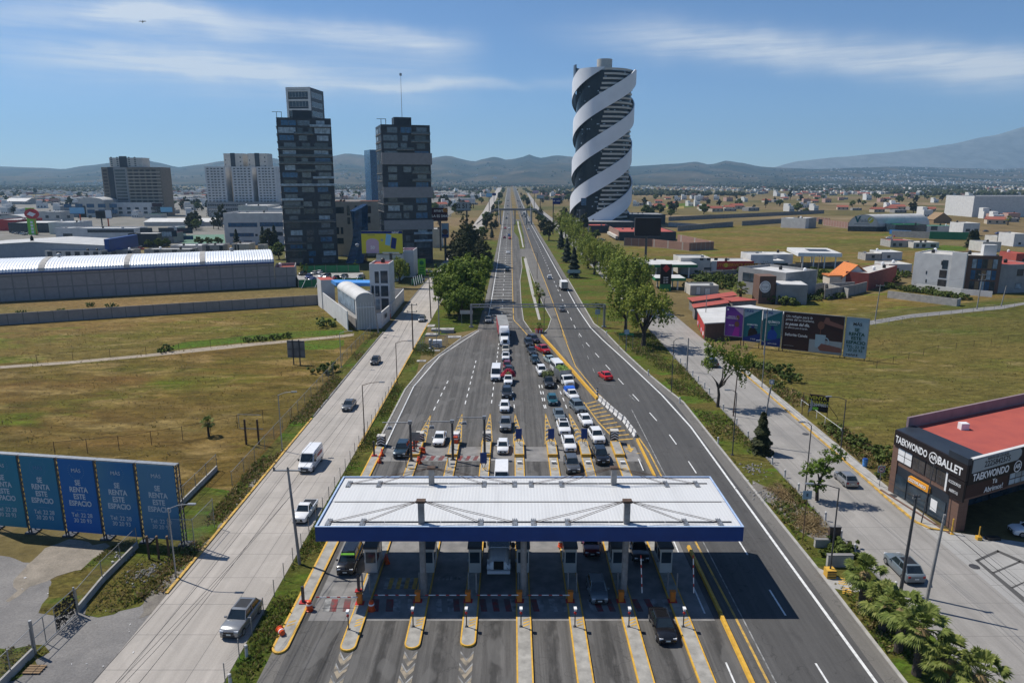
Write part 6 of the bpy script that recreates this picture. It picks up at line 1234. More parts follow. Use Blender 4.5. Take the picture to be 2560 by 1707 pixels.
m=MB(); P.box(m,.06,w-.06,h-.9-.05,h-.06,.021,.04); m.build('top_strip',MT['ad_navy'],t); P.text('telcel',w*.82,h-.5,1.15,MT['ad_white'],t,.06,bold=.02,shear=.2)
m=MB(); P.slab(m,[(w*.11,.1),(w*.42,.1),(w*.42,h*.5)]+[(w*.265+w*.155*math.cos(a),h*.5+w*.09*math.sin(a))for a in[math.pi*i/10 for i in range(11)]],.021,.035); m.build('arch_print',MT['ad_pink'],t); P.text('50',w*.265,h*.26,1.6,MT['ad_white'],t,.05,bold=.03)
for u0,mt_,dz in((.57,'ad_sky',.1),(.7,'ad_navy',-.05)):m=MB(); P.slab(m,[(w*u0,h*(.3+dz)),(w*(u0+.12),h*(.24+dz)),(w*(u0+.16),h*(.72+dz)),(w*(u0+.04),h*(.78+dz))],.021,.05); m.build('phone_print',MT[mt_],t)
m=MB(); P.disc(m,w*.5,h*.6,.5,.5,.021,.04); m.build('badge',MT['ad_grey'],t); m=MB(); P.box(m,w*.5,w*.9,.15,.5,.021,.035); m.build('caption_strip',MT['ad_white'],t); m=MB(); P.box(m,w*.15,w*.33,h-1.55,h-1.42,.021,.035); m.build('caption_line',MT['ad_navy'],t)
fb('house','white flat roofed building with a red edged terrace behind the yellow billboard','building','r',1210,1560,250,620,12,MT['white_wall'],roof=MT['pale_wall'],par=1.0,win=[(1,3,3,5)]); fb('house','white stepped building between billboard post and banded tower','building','r',1565,1770,200,560,12,MT['white_wall'],roof=MT['redroof'],par=1.2,win=[(1,4,2,4.6)])
x,y=g('r',1900,548); hb=hz('r',1900,285,y); t=thing('banner_sign','tall lime green banner sign at the pavement edge','sign',(x,y,0)); P=Panel((x-1.6,y),(x+1.6,y-.2)); m=MB(); P.box(m,0,P.w,.2,hb,-.2,.0); m.build('panel',MT['green_light'],t); m=MB(); P.disc(m,P.w/2,hb-1.6,.9,.9,.002,.03); m.build('emblem',MT['green'],t)
for k in range(4):m=MB(); P.box(m,.6,P.w-.6,hb-3.8-1.0*k,hb-3.4-1.0*k,.002,.02); m.build('text_line',MT['green'],t)
Y=790; a0,a1=at('i',838,300,Y)[0],at('i',1318,300,Y)[0]; zt=hz('i',1000,197,Y); W_=a1-a0; wn=[(W_*.22,W_*.4,zt-3.4*j-4,zt-3.4*j-1.6,MT['glass'])for j in range(13)]; wn+=[(W_*(.45+.1*i),W_*(.52+.1*i),zt-3.6*j-4,zt-3.6*j-1.6,MT['glass_warm'])for j in range(12)for i in range(5)]; wn+=[(W_*.02,W_*.09,zt-3.6*j-4,zt-3.6*j-1.6,MT['glass_warm'])for j in range(12)]
t,F,_,_=bld('apartment_block','broad brown apartment block with a pale stepped top, far left','building',(a0,Y),(a1,Y),24,zt,pm('brown_render',(.2,.165,.13),(.15,.125,.1),.4),par=.8,win=wn)
m=MB(); F.box(m,W_*.11,W_*.2,0,zt+1,.1,.5); m.build('dark_stripe',MT['dark_wall'],t); m=MB(); F.box(m,W_*.2,W_*.43,0,zt+.5,.02,.04); m.build('pale_bay',MT['grey_wall'],t)
for j in range(13):m=MB(); F.box(m,W_*.44,W_*.99,zt-3.6*j-4.8,zt-3.6*j-4.1,.05,1.0); m.build('balcony',MT['beige_wall'],t)
z2=hz('i',1000,112,Y); m=MB(); F.box(m,W_*.13,W_*.68,zt+.9,z2,-20,-3); m.build('upper_storeys',MT['pale_wall'],t); m=MB(); F.box(m,W_*.3,W_*.43,zt+1,z2+1.5,-3,-2.5); m.build('dark_stripe',MT['dark_wall'],t)
for j in range(5):
	for i in range(5):m=MB(); F.box(m,W_*(.15+.1*i),W_*(.18+.1*i),zt+2+2.1*j,zt+3.2+2.1*j,-3,-2.9); m.build('window',MT['glass'],t)
bld('podium_block','white podium building with black windows below the brown block','building',(at('i',868,520,Y-12)[0],Y-12),(at('i',1235,520,Y-12)[0],Y-12),14,hz('i',1000,482,Y-12),MT['white_wall'],win=[(4+9*i,8+9*i,3+4.2*j,5.6+4.2*j)for i in range(5)for j in range(2)]+[(48+10*i,56+10*i,2+5*j,5+5*j)for i in range(2)for j in range(2)])
Y=800; lab=('left','middle','right');
for k,(xa,xb)in enumerate(((1680,1845),(1898,2062),(2102,2256))):
	a0,a1=at('i',xa,300,Y)[0],at('i',xb,300,Y)[0]; zt=hz('i',xa,192,Y); W_=a1-a0; dz=(zt-14)/13
	bld('apartment_tower','white chequer windowed apartment slab, %s one of three'%lab[k],'building',(a0,Y),(a1,Y),16,zt,MT['white_wall'],par=.8,win=[(W_*u,W_*(u+.11),zt-dz*(j+1)+.9,zt-dz*(j+1)+dz-.7,MT['glass']if(i+j)%2 else MT['glass_warm'])for j in range(13)for i,u in enumerate((.08,.27,.43,.6,.8))],frame=MT['grey_wall'])
for k,(xa,xb)in enumerate(((1834,1988),(2030,2188))):
	a0,a1=at('i',xa,200,Y+20)[0],at('i',xb,200,Y+20)[0]; zt=hz('i',xa,84,Y+20); W_=a1-a0; t,F,_,_=bld('apartment_tower','taller grey slab behind the white chequer towers, %s of two'%('left','right')[k],'building',(a0,Y+20),(a1,Y+20),18,zt,MT['pale_wall'],par=.8,win=[(W_*.06,W_*.1,4+4.6*j,5.6+4.6*j)for j in range(13)]+[(W_*.84,W_*.9,30+4.6*j,31.6+4.6*j)for j in range(8)])
	m=MB(); F.box(m,W_*.36,W_*.6,4,zt+1.2,.02,.3); m.build('dark_stripe',MT['dark_wall'],t)
bld('podium_block','dark banded car park podium under the white triple towers','building',(at('i',1690,520,Y-16)[0],Y-16),(at('i',2330,520,Y-16)[0],Y-16),12,hz('i',1900,478,Y-16),MT['grey_wall'],win=[(1,42,2+4.4*j,4.4+4.4*j)for j in range(3)]+[(46,100,8,13)],frame=MT['white_paint'])
fb('office_building','white office building with green ribbon windows left of the dark tower','building','q',1235,2330,600,1060,30,MT['white_wall'],par=1.0,ang=R(3),win=[(2.5,20,10.6,13.2,MT['glass_blue']),(21.5,35.5,10.8,13.4,MT['glass_blue']),(38,42,10.8,13.4,MT['glass_blue']),(3,17.5,4.8,7,MT['glass_blue']),(18.3,19.8,5,6.4),(29,35,5.2,7.6),(38,41,5.2,7.6),(11,16,.5,2.3,MT['glass_blue'])])
fb('building','pale stepped building rising behind the white office','building','q',1450,1900,470,900,30,MT['pale_wall'],roof=MT['whiteroof']); fb('building','white gabled hall at the right behind the white office','building','q',1910,2240,500,900,24,MT['white_wall'],par=.3)
def shed(label,v,x0,x1,ye,yr,yb,depth,wall,roof,name='warehouse',ang=0.0,ridge='x'):
	Y=g(v,(x0+x1)/2,yb)[1]; a0,h=at(v,x0,ye,Y); a1=at(v,x1,ye,Y)[0]; t=thing(name,label,name,(a0,Y),ang); w=a1-a0; q=Panel((a0,Y),(a0+w*math.cos(ang),Y+w*math.sin(ang))); h=max(3,h); rz_=max(h+1.2,hz(v,(x0+x1)/2,yr,Y+depth/2))
	m=MB(); c=[q.xy(0),q.xy(w),q.xy(w,-depth),q.xy(0,-depth)]; m.prism(c,0,h);
	if ridge=='x':
		m.face([q.p(w,h,0),q.p(w,h,-depth),q.p(w,rz_,-depth/2)]); m.face([q.p(0,h,-depth),q.p(0,h,0),q.p(0,rz_,-depth/2)]); m.build('wall',wall,t); m=MB()
		for s_,e in((0,.35),(-depth,-depth-.35)):m.loft([[q.p(-.4,h-.05,e),q.p(w+.4,h-.05,e),q.p(w+.4,h+.15,e),q.p(-.4,h+.15,e)],[q.p(-.4,rz_,-depth/2),q.p(w+.4,rz_,-depth/2),q.p(w+.4,rz_+.2,-depth/2),q.p(-.4,rz_+.2,-depth/2)]])
	else:
		m.face([q.p(0,h,0),q.p(w,h,0),q.p(w/2,rz_,0)]); m.build('wall',wall,t); m=MB()
		for e,u in((-.4,0),(w+.4,w)):m.loft([[q.p(e,h,.3),q.p(w/2,rz_,.3),q.p(w/2,rz_+.2,.3),q.p(e,h+.2,.3)],[q.p(e,h,-depth),q.p(w/2,rz_,-depth),q.p(w/2,rz_+.2,-depth),q.p(e,h+.2,-depth)]])
	m.build('roof',roof,t); return t,q,w,h
t,q,w,h=shed('wide blue grey shed with a pale pitched roof and blue end panel, left edge','p',-600,1560,1090,985,1330,34,MT['ribwall'],MT['greyroof'],ridge='y',ang=R(3)); m=MB(); q.box(m,w+.2,w+2.4,h-3,h+3.2,-30,.6); m.build('end_panel',MT['blue'],t)
shed('long white roofed hall beyond the green pitch','q',0,1050,715,655,775,26,MT['pale_wall'],MT['whiteroof'])
ground('sports_pitch',pm('green_court',(.1,.2,.13),(.08,.17,.11),.2),.05,[g('q',*p)for p in((560,920),(1240,905),(1260,1060),(600,1070))])
M_=[('low white house with tall dark windows just behind the warehouse roof','p',690,1560,1175,1340,10,'pale_wall',[(1.2+4.4*i,3.6+4.4*i,1.8,5.2)for i in range(8)]),('pink grey terrace behind the warehouse roof, left','p',1600,2050,1160,1300,8,'conc',[(2,4,2,4.5),(12,14,2,4.5)]),('long pink grey terrace behind the warehouse roof','q',0,720,1150,1290,9,'conc',[(5+9*i,7.5+9*i,2,5)for i in range(4)]),('white roofed shed behind the terraces','q',410,890,1090,1200,12,'white_wall',[]),('grey pink house by the clipped trees','q',895,1215,1080,1230,10,'conc',[(2,4,2,5),(9,11,2,5)]),('beige house before the white office','q',1355,1620,1065,1210,10,'beige_wall',[(1.5,2.4,2,5),(3,3.9,2,5)]),('small pale hut before the white office','q',1760,1860,1080,1180,6,'pale_wall',[]),('long white shop row with dark shop windows','p',1110,2090,820,1010,16,'white_wall',[(10,40,5.5,7.5),(44,52,5,8.6),(56,66,5,8.6),(68,78,5,8.6),(46,62,1,3.6,MT['glass_blue']),(64,78,1,3.6,MT['glass_blue'])]),('white shop front with a dark sign','p',850,1110,815,960,14,'white_wall',[(5,20,1,3)]),('car showroom with a white roof edge and dark glass','p',120,740,735,880,30,'glass',[]),('plain white end block of the showroom','p',745,1130,730,900,24,'white_wall',[]),('red clad shop with a curved roof at the left edge','p',-80,270,690,850,30,'red',[]),('grey building with square dark windows','p',560,930,560,720,20,'pale_wall',[(8+10*i,11+10*i,4,6.5)for i in range(5)]),('office with teal windows, far left beside the pale hall','p',930,1320,470,640,20,'grey_wall',[(4+12*i,12+12*i,4+6*j,8+6*j,MT['glass_blue'])for i in range(5)for j in range(2)]),('dark cube house beside the parked cars','q',-250,200,905,1100,14,'dark_wall',[(20,26,6,9,MT['glass_pale'])]),('grey modern house with a red roof edge','q',215,450,900,1040,14,'grey_wall',[(3,12,4,8)]),('white house with a pointed stone gable','q',370,510,800,990,12,'white_wall',[(9,11,6,8)]),('green roofed stall row','q',0,265,600,660,12,'pale_wall',[])]
for lab,v,x0,x1,yt,yb,dep,wl,wn in M_:fb('building',lab,'building',v,x0,x1,yt,yb,dep,MT[wl],roof=MT['whiteroof']if 'white roof' in lab else MT['green']if 'green roofed' in lab else MT['redroof']if 'red roof' in lab else MT['greyroof'],win=wn)
def arch_roof(label,v,x0,x1,ye,yc,yb,depth,wall,roof,name='hall',along_x=False):
	Y=g(v,(x0+x1)/2,yb)[1]; a0,h=at(v,x0,ye,Y); a1=at(v,x1,ye,Y)[0]; zc=hz(v,(x0+x1)/2,yc,Y); t=thing(name,label,'hall',(a0,Y)); w=a1-a0; h=max(2.5,h); P=Panel((a0,Y),(a1,Y)); m=MB(); m.prism([P.xy(0),P.xy(w),P.xy(w,-depth),P.xy(0,-depth)],0,h)
	prof=[(w/2-w/2*math.cos(math.pi*i/14),h+(zc-h)*math.sin(math.pi*i/14))for i in range(15)]; m.face([P.p(u,z,0)for u,z in prof][::-1]); m.build('wall',wall,t); m=MB()
	for(u0,z0),(u1,z1)in zip(prof,prof[1:]):m.face([P.p(u0,z0+.05,.3),P.p(u1,z1+.05,.3),P.p(u1,z1+.05,-depth),P.p(u0,z0+.05,-depth)])
	m.build('roof',roof,t); return t,P,w,h,zc
arch_roof('pale arched roof behind the red shop at the left edge','p',-60,420,700,605,730,30,MT['pale_wall'],MT['greyroof']); arch_roof('pale green arched hall before the brown block','p',1210,1600,390,335,640,30,MT['pale_wall'],MT['greyroof'])
t,q,w,h=shed('white peaked tent roof far left','p',60,400,395,345,440,30,MT['conc'],MT['whiteroof'],name='tent')
x,y=g('p',500,912); hs_=hz('p',470,495,y); t=thing('price_sign','tall lime green sign with a red oval emblem, far left','sign',(x,y)); X0,X1=at('p',400,600,y)[0],at('p',530,600,y)[0]; P=Panel((X0,y),(X1,y)); m=MB(); P.box(m,0,P.w,0,hs_,-1,0); m.build('panel',MT['green_light'],t); m=MB(); P.disc(m,P.w*.75,hs_-4.2,5.2,3.6,.02,.7); m.build('emblem',MT['red'],t); m=MB(); P.slab(m,[(P.w*.75-3.4,hs_-4.6),(P.w*.75-1,hs_-2.6),(P.w*.75+3.2,hs_-4.2),(P.w*.75+.5,hs_-6.2)],.71,.8); m.build('emblem_mark',MT['white_paint'],t)
m=MB(); P.box(m,P.w*.92,P.w,0,hs_-8,.02,.1); m.build('edge_strip',MT['orange'],t)
for j in range(8):m=MB(); P.box(m,P.w*.38,P.w*.68,hs_-11-2.3*j,hs_-9.4-2.3*j,.02,.06); m.build('letter',MT['white_paint'],t)
for k,(lab,v,px_,base,c,mt_,pm_)in enumerate((('pale turquoise billboard on an orange pole, far left','p',1250,740,((1070,500),(1300,480),585),'ad_sky','orange'),('dark double billboard frame on a post, far left','p',1580,780,((1470,545),(1620,530),655),'ad_black','steel_dark'),('white billboard beside the dark double frame','p',1680,780,((1622,530),(1720,530),655),'ad_white','orange'),('red and white advertising board below the brown block','q',180,640,((120,420),(270,420),475),'ad_maroon','steel_dark'),('light blue advertising board below the brown block','q',345,645,((250,485),(435,480),560),'ad_sky','steel_dark'))):
	Yp=g(v,px_,base)[1]; billboard(lab,at(v,px_,base,Yp)[0],Yp,v,c,MT[mt_],MT[pm_])
Yp=g('q',1130,640)[1]; X0,X1=at('q',1005,600,Yp)[0],at('q',1265,600,Yp)[0]; z1=hz('q',1100,515,Yp); t=thing('hoarding','pale rooftop hoarding with telephone numbers before the triple towers','sign',(X0,Yp)); P=Panel((X0,Yp),(X1,Yp)); m=MB(); P.box(m,0,P.w,0,z1,-2,0); m.build('panel',MT['pale_wall'],t); P.text('DISPONIBLE',P.w/2,z1-2.6,4.2,MT['ad_maroon'],t,.1,sx=1.0); P.text('222 240 61 68',P.w/2,z1-6.2,4.2,MT['ad_black'],t,.1)
Yp=g('w',640,1000)[1]; Yp=430; t,P,w,h=billboard('grey billboard with a black telephone number, left of the highway',at('w',640,800,Yp)[0],Yp,'w',((443,478),(712,478),635),MT['ad_grey']); P.text('482 51 21',w/2,h/2,3.6,MT['ad_black'],t,.06,bold=.02,sx=.92)
Yp=400; t,P,w,h=billboard('black gym billboard with orange lettering beside the banded tower',at('w',150,900,Yp)[0],Yp,'w',((-60,585),(285,585),820),MT['ad_maroon']); P.text('smart',w*.52,h*.78,2.3,MT['ad_white'],t,.06,bold=.01); P.text('fit',w*.88,h*.78,3.0,MT['ad_orange'],t,.06,bold=.02); P.text('PUEBLA ES SMART',w*.47,h*.34,1.9,MT['ad_white'],t,.06,bold=.02)
Yp=350; t,P,w,h=billboard('tall poster board with a crowd picture below the gym billboard',at('w',240,1100,Yp)[0],Yp,'w',((172,870),(305,870),1130),MT['ad_pale']); m=MB(); P.disc(m,w/2,h*.4,w*.42,h*.2,.021,.04); m.build('picture',MT['ad_skin'],t); m=MB(); P.box(m,.2,w-.2,.2,h*.22,.021,.035); m.build('picture',MT['ad_navy'],t)
for lab,px_,c,mt_,Yp in(('teal billboard far up the left of the highway',1050,((995,318),(1105,318),388),'ad_sky',900),('navy billboard next to the teal one far up the highway',1140,((1108,312),(1175,312),360),'ad_navy',930),('blue billboard standing on a dark post right of the highway',2230,((2218,410),(2360,410),515),'ad_navy',520),('pale blue billboard far right of the footbridge',1990,((1925,350),(2055,350),415),'ad_pale',760),('pink grey billboard far right of the highway',1880,((1850,265),(1960,265),320),'ad_pink',1000)):
	t,P,w,h=billboard(lab,at('w',px_,c[2],Yp)[0],Yp,'w',c,MT[mt_])
	if 'standing' in lab:P.text('99 1400',w/2,h/2,h*.4,MT['ad_white'],t,.06)
fb('building','plain pale block below the gym billboard','building','w',-20,165,990,1320,14,MT['pale_wall']); fb('building','white and teal store beyond the telephone number billboard','building','w',480,780,420,520,30,MT['white_wall'])
Yb=640; t=thing('footbridge','grey concrete footbridge crossing the highway in the distance','footbridge',(5,Yb)); za,zb=hz('w',1500,635,Yb),hz('w',1500,600,Yb); xa,xb=at('w',1150,620,Yb)[0],at('w',1910,620,Yb)[0]
m=MB(); m.box(xa,xb,Yb-1.6,Yb+1.6,za,za+.9); m.build('deck',MT['conc_dark'],t); m=MB(); m.box(xa,xb,Yb-1.6,Yb-1.45,za+.9,zb); m.box(xa,xb,Yb+1.45,Yb+1.6,za+.9,zb); m.build('parapet',MT['grey_wall'],t)
for px_ in(1260,1525,1740,1830):X=at('w',px_,640,Yb)[0]; m=MB(); m.box(X-.6,X+.6,Yb-.8,Yb+.8,0,za); m.build('pier',MT['conc'],t)
for s_ in(-1,1):
	m=MB(); X=xa if s_<0 else xb; m.loft([[(X,Yb-1.6,za-.2),(X,Yb+1.6,za-.2),(X,Yb+1.6,zb),(X,Yb-1.6,zb)],[(X+s_*16,Yb-1.6,0),(X+s_*16,Yb+1.6,0),(X+s_*16,Yb+1.6,1.2),(X+s_*16,Yb-1.6,1.2)]]); m.build('ramp',MT['conc_dark'],t)
for px_,yt in((1225,460),(1808,450)):X=at('w',px_,680,Yb-3)[0]; t=thing('street_lamp',['tall pale mast at the left end of the footbridge','tall pale mast at the right end of the footbridge'][px_>1500],'street lamp',(X,Yb-3)); m=MB(); m.tube((X,Yb-3,0),(X,Yb-3,hz('w',px_,yt,Yb-3)),.25,.15,6); m.build('post',MT['white_paint'],t); m=MB(); z=hz('w',px_,yt,Yb-3); m.box(X-1.5,X+1.5,Yb-3.3,Yb-2.7,z,z+.3); m.build('lamp_head',MT['white_paint'],t)
# spiral tower
SX,SY=g('l',388,1372); SX,SY=at('l',388,1000,655)[0],655.0
fd=Vector((-SX,-SY,0)).normalized(); rd=Vector((-fd.y,fd.x,0))
if rd.x<0:rd=-rd
def sp(th,r,z):a=R(th); return Vector((SX,SY,z))+(rd*math.sin(a)+fd*math.cos(a))*r
zl=lambda y:hz('l',388,y,SY-20)
Z0,ZT=0.0,zl(158); SPC=(zl(400)-zl(1320))/3.0; PIT=3*SPC; HB=SPC*.218; zc0=zl(417)
t=thing('spiral_tower','tall tower wrapped in white helical ribbons with dark glass between them','tower',(SX,SY,0))
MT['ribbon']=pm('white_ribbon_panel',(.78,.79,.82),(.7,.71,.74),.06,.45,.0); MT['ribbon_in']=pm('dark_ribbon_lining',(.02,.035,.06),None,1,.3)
MT['tower_glass']=glass('dark_tower_glass',(.004,.006,.011),.2,.18)
m=MB(); m.lathe([(23.8,1),(23.8,ZT-2)],(SX,SY,0),72); o=m.build('glass_core',MT['tower_glass'],t); smooth_by_angle(o)
m=MB(); m.lathe([(6.6,ZT-3),(6.6,zl(62))],(SX,SY,0),36); o=m.build('lift_core',MT['pale_wall'],t); smooth_by_angle(o)
for k in range(3):
	m=MB(); prev=None; th=-760.0
	while th<900:
		zc=zc0+PIT*(th/360.0)+SPC*k*0-SPC*0; zz=zc+0;
		zz=zc0+PIT*((th-120*k)/360.0); lo,hi=zz-HB,zz+HB; lo2,hi2=max(lo,2.0),min(hi,ZT)
		if hi2-lo2>.4:
			bul=1.0+.03*math.sin(zz*.06+.6); c=[sp(th,27.0*bul,lo2),sp(th,27.0*bul,hi2),sp(th,26.2*bul,hi2),sp(th,26.2*bul,lo2)]
			if prev:
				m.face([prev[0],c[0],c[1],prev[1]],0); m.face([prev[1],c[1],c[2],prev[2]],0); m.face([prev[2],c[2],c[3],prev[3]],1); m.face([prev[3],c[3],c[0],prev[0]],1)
			prev=c
		else:prev=None
		th+=4
	o=m.build('ribbon',[MT['ribbon'],MT['ribbon_in']],t); smooth_by_angle(o,50)
nf=int((ZT-6)/(zl(790)-zl(826))); fh=zl(790)-zl(826)
for j in range(nf+1):
	z=6+fh*j
	if z>ZT-1.5:break
	ph=((z-(zc0-SPC/2))/SPC)%1.0; th0=-12+19*((ph+.5)%1.0)
	for k in range(2):
		m=MB(); a0=th0+120*k; n=12; span=84 if k==0 else 60
		for i in range(n):
			p,q=a0+span*i/n,a0+span*(i+1)/n; i0,o0,i1,o1=[[sp(t_,r_,z_)for z_ in(z,z+1.5)]for t_,r_ in((p,23.5),(p,25.1),(q,23.5),(q,25.1))]
			m.face([o0[0],o1[0],o1[1],o0[1]]); m.face([o0[1],o1[1],i1[1],i0[1]]); m.face([i0[0],i1[0],o1[0],o0[0]])
			if i==0:m.face([i0[0],o0[0],o0[1],i0[1]])
		m.build('floor_slab',MT['pale_wall'],t)
m=MB()
for j in range(nf):
	z=6+fh*j+2.0
	for i in range(rnd.randint(1,4)):
		th=rnd.uniform(-70,60); w_=rnd.uniform(2,6); m.face([sp(th,23.86,z),sp(th+w_,23.86,z),sp(th+w_,23.86,z+.9),sp(th,23.86,z+.9)])
tag(m.build('pale_pane',MT['glass_pale'],t),kind='stuff')  # randomly scattered panes in the paler glass colour
m=MB(); ths=[-150+7*i for i in range(13)]
for a,b_ in zip(ths,ths[1:]):lo_=lambda q:ZT-12+11*abs(q+105)/45; m.face([sp(a,26.8,lo_(a)),sp(b_,26.8,lo_(b_)),sp(b_,26.8,ZT+4.6),sp(a,26.8,ZT+4.6)]); m.face([sp(a,26.0,lo_(a)),sp(b_,26.0,lo_(b_)),sp(b_,26.0,ZT+4.6),sp(a,26.0,ZT+4.6)]); m.face([sp(a,26.0,ZT+4.6),sp(b_,26.0,ZT+4.6),sp(b_,26.8,ZT+4.6),sp(a,26.8,ZT+4.6)])
m.build('crest',MT['ribbon_in'],t)
fb('podium_block','dark flat podium at the foot of the spiral tower','building','s',130,820,245,300,40,MT['dark_wall'],roof=MT['grey_wall']); fb('building','dark back building right of the spiral tower','building','s',745,1150,165,262,40,MT['dark_wall'],roof=MT['grey_wall'])
fb('pylon_sign','dark free standing screen block in front of the spiral tower','sign','s',219,272,112,300,4,MT['dark_wall'],par=.3,win=[(.5,5,18,24,MT['glass_blue'])])
fb('building','dark box with a red roof in front of the spiral podium','building','s',320,530,285,360,20,MT['dark_wall'],roof=MT['redroof'])
A=g('s',645,445); B=g('s',1280,452); t,F,_,_=bld('building','long dark walled building with a red roof below the dark billboard','building',A,(B[0],A[1]),46,hz('s',900,355,A[1]),MT['dark_wall'],MT['redroof'],.5); m=MB(); Lp=Panel(F.xy(0,-46),F.xy(0)); Lp.box(m,0,46,2.5,hz('s',900,345,A[1])+.6,.02,.5); m.build('brick_front',MT['brick'],t); m=MB(); Lp.box(m,2,44,1.2,3,.5,2.2); m.build('awning',MT['pale_wall'],t)
bk=[g('m',0,800),g('m',265,812),g('m',610,850),g('m',833,838),g('m',500,762)]; wall_run('red brick compound wall in the dry field',bk,4.6,MT['brick'],.4)
Yp=330; t,P,w,h=billboard('big dark unlit display board on a tall black post',at('s',940,500,Yp)[0],Yp,'s',((820,196),(1105,196),392),MT['ad_black'],thick=1.4)
def flat_canopy(label,v,x0,x1,yt,yf,yb,depth,edge,h_edge=1.0,cols=3,top=None,ang=0):
	Y=g(v,(x0+x1)/2,yb)[1]; a0,z=at(v,x0,yf,Y); a1=at(v,x1,yf,Y)[0]; z=max(3.4,z); t=thing('roof_canopy',label,'canopy',(a0,Y)); P=Panel((a0,Y),(a0+(a1-a0)*math.cos(ang),Y+(a1-a0)*math.sin(ang))); m=MB(); P.box(m,0,P.w,z,z+h_edge,-depth,0); m.build('fascia',edge,t); m=MB(); P.box(m,.2,P.w-.2,z+h_edge,z+h_edge+.06,-depth+.2,-.2); m.build('roof',top or MT['whiteroof'],t)
	for i in range(cols):
		for d_ in(-.8,-depth+.8):m=MB(); u=P.w*(i+.5)/cols; P.box(m,u-.25,u+.25,0,z,d_-.25,d_+.25); m.build('column',MT['white_paint'],t)
	return t,P,z
flat_canopy('green edged filling station canopy with a white roof','s',960,1500,700,735,850,16,MT['green'],1.1,3); flat_canopy('smaller green edged canopy with a white roof nearer the road','s',1035,1370,850,905,985,10,MT['green'],1.0,2); fb('building','white roofed shop behind the filling station','building','s',900,1215,690,800,14,MT['pale_wall'],roof=MT['whiteroof'],par=.2); fb('building','small pale cube left of the filling station roof','building','s',805,890,655,770,6,MT['pale_wall'])
Yp=252; xs0,xs1=at('s',1095,800,Yp)[0],at('s',1215,800,Yp)[0]; zt=hz('s',1150,700,Yp); t=thing('price_sign','tall dark price sign with a red diamond and a green foot','sign',(xs0,Yp)); P=Panel((xs0,Yp),(xs1,Yp)); m=MB(); P.box(m,0,P.w,2.6,zt,-.6,0); m.build('panel',MT['ad_black'],t); m=MB(); P.box(m,0,P.w,0,2.6,-.6,.02); m.build('foot',MT['green'],t); m=MB(); c=P.w*.5; zz=zt-1.5; P.slab(m,[(c-1.3,zz),(c,zz-1.4),(c+1.3,zz),(c,zz+1.4)],.01,.08); m.build('emblem',MT['red'],t)
for k,s_ in enumerate(('22 49','23 99','24 89')):P.text(s_,P.w*.5,3.2+.85*k,.75,MT['white_paint'],t,.04,bold=.02)
fb('building','pale grey workshop with small windows beside the filling station','building','m',530,810,925,1070,14,MT['pale_wall'],roof=MT['greyroof'],win=[(8,9.5,6,7),(11,12.5,6,7),(14,15.5,6,7),(10,13,2,3)],rwin=[])
t,F,_,_=fb('building','yellow workshop with a red sign band and roller doors','building','m',865,1212,955,1055,14,MT['beige_wall'],roof=MT['greyroof'],par=.3,win=[(3,7.5,.3,4.2),(9,13.5,.3,4.2),(19,23,.3,4.2),(24.5,29,.3,4.2),(15,17.5,.3,4.2)]); hh=hz('m',1000,955,g('m',1038,1055)[1]); m=MB(); F.box(m,0,F.w,hh-3.0,hh+.5,.02,.25); m.build('sign_band',MT['red'],t); F.text('AUTO SERVICE EXPRESS',F.w*.55,hh-1.2,1.9,MT['ad_orange'],t,.3,bold=.02); m=MB(); F.disc(m,4,hh-1.2,1.0,.9,.26,.3); m.build('emblem',MT['ad_yellow'],t)
fb('building','plain white house left of the yellow workshop','building','m',815,868,955,1060,10,MT['white_wall']); fb('building','white hall with a bare gable right of the yellow workshop','building','m',1185,1395,895,1030,14,MT['white_wall'],roof=MT['greyroof']); fb('building','white house with a lettered front next to the white hall','building','m',1395,1500,950,1025,12,MT['white_wall'],roof=MT['whiteroof'],win=[(1,3,.4,3),(5,6.5,.4,3)]); fb('building','white flat roofed house set back behind the lettered house','building','m',1360,1580,885,1000,12,MT['white_wall'],roof=MT['whiteroof'],par=.2)
t,P,z=flat_canopy('long white yard canopy with dark roof panels, right of the workshops','m',1625,2010,840,900,1010,26,MT['white_paint'],1.6,4,ang=R(-10)); m=MB(); P.box(m,P.w*.35,P.w*.85,z+1.68,z+1.76,-18,-8); m.build('solar_panel',MT['dark_wall'],t)
wall_run('dark edged retaining wall in front of the workshops',[g('m',660,1100),g('m',1220,1050),g('m',1560,1010),g('m',2091,985)],2.0,MT['conc_dark'],.4)
A_=g('m',1055,1240); t,F,_,_=bld('school','grey and white school with a round clock like emblem on a brown tower','building',g('m',1055,1235),(g('m',1540,1370)[0]+3,g('m',1055,1235)[1]-17),16,8.2,MT['grey_wall'],MT['whiteroof'],.9,win=[(2,8,4.4,7.4,MT['glass']),(9,14,4.2,7.2,MT['glass'])])
Y2=226; x0,x1=at('m',1262,1200,Y2)[0],at('m',1415,1200,Y2)[0]; zt=hz('m',1340,1085,Y2); zb=0; t3=thing('clock_tower','brown tower block bearing a round white emblem','building',(x0,Y2)); P=Panel((x0,Y2),(x1,Y2)); m=MB(); P.box(m,0,P.w,0,zt,-6,0); m.build('wall',MT['brownclad'],t3); m=MB(); P.disc(m,P.w*.35,zt-3.4,1.75,1.9,.02,.2,n=28); m.build('emblem',MT['white_paint'],t3); m=MB(); P.box(m,P.w*.2,P.w*.7,2,5.6,.02,.06); m.build('window',MT['glass'],t3)
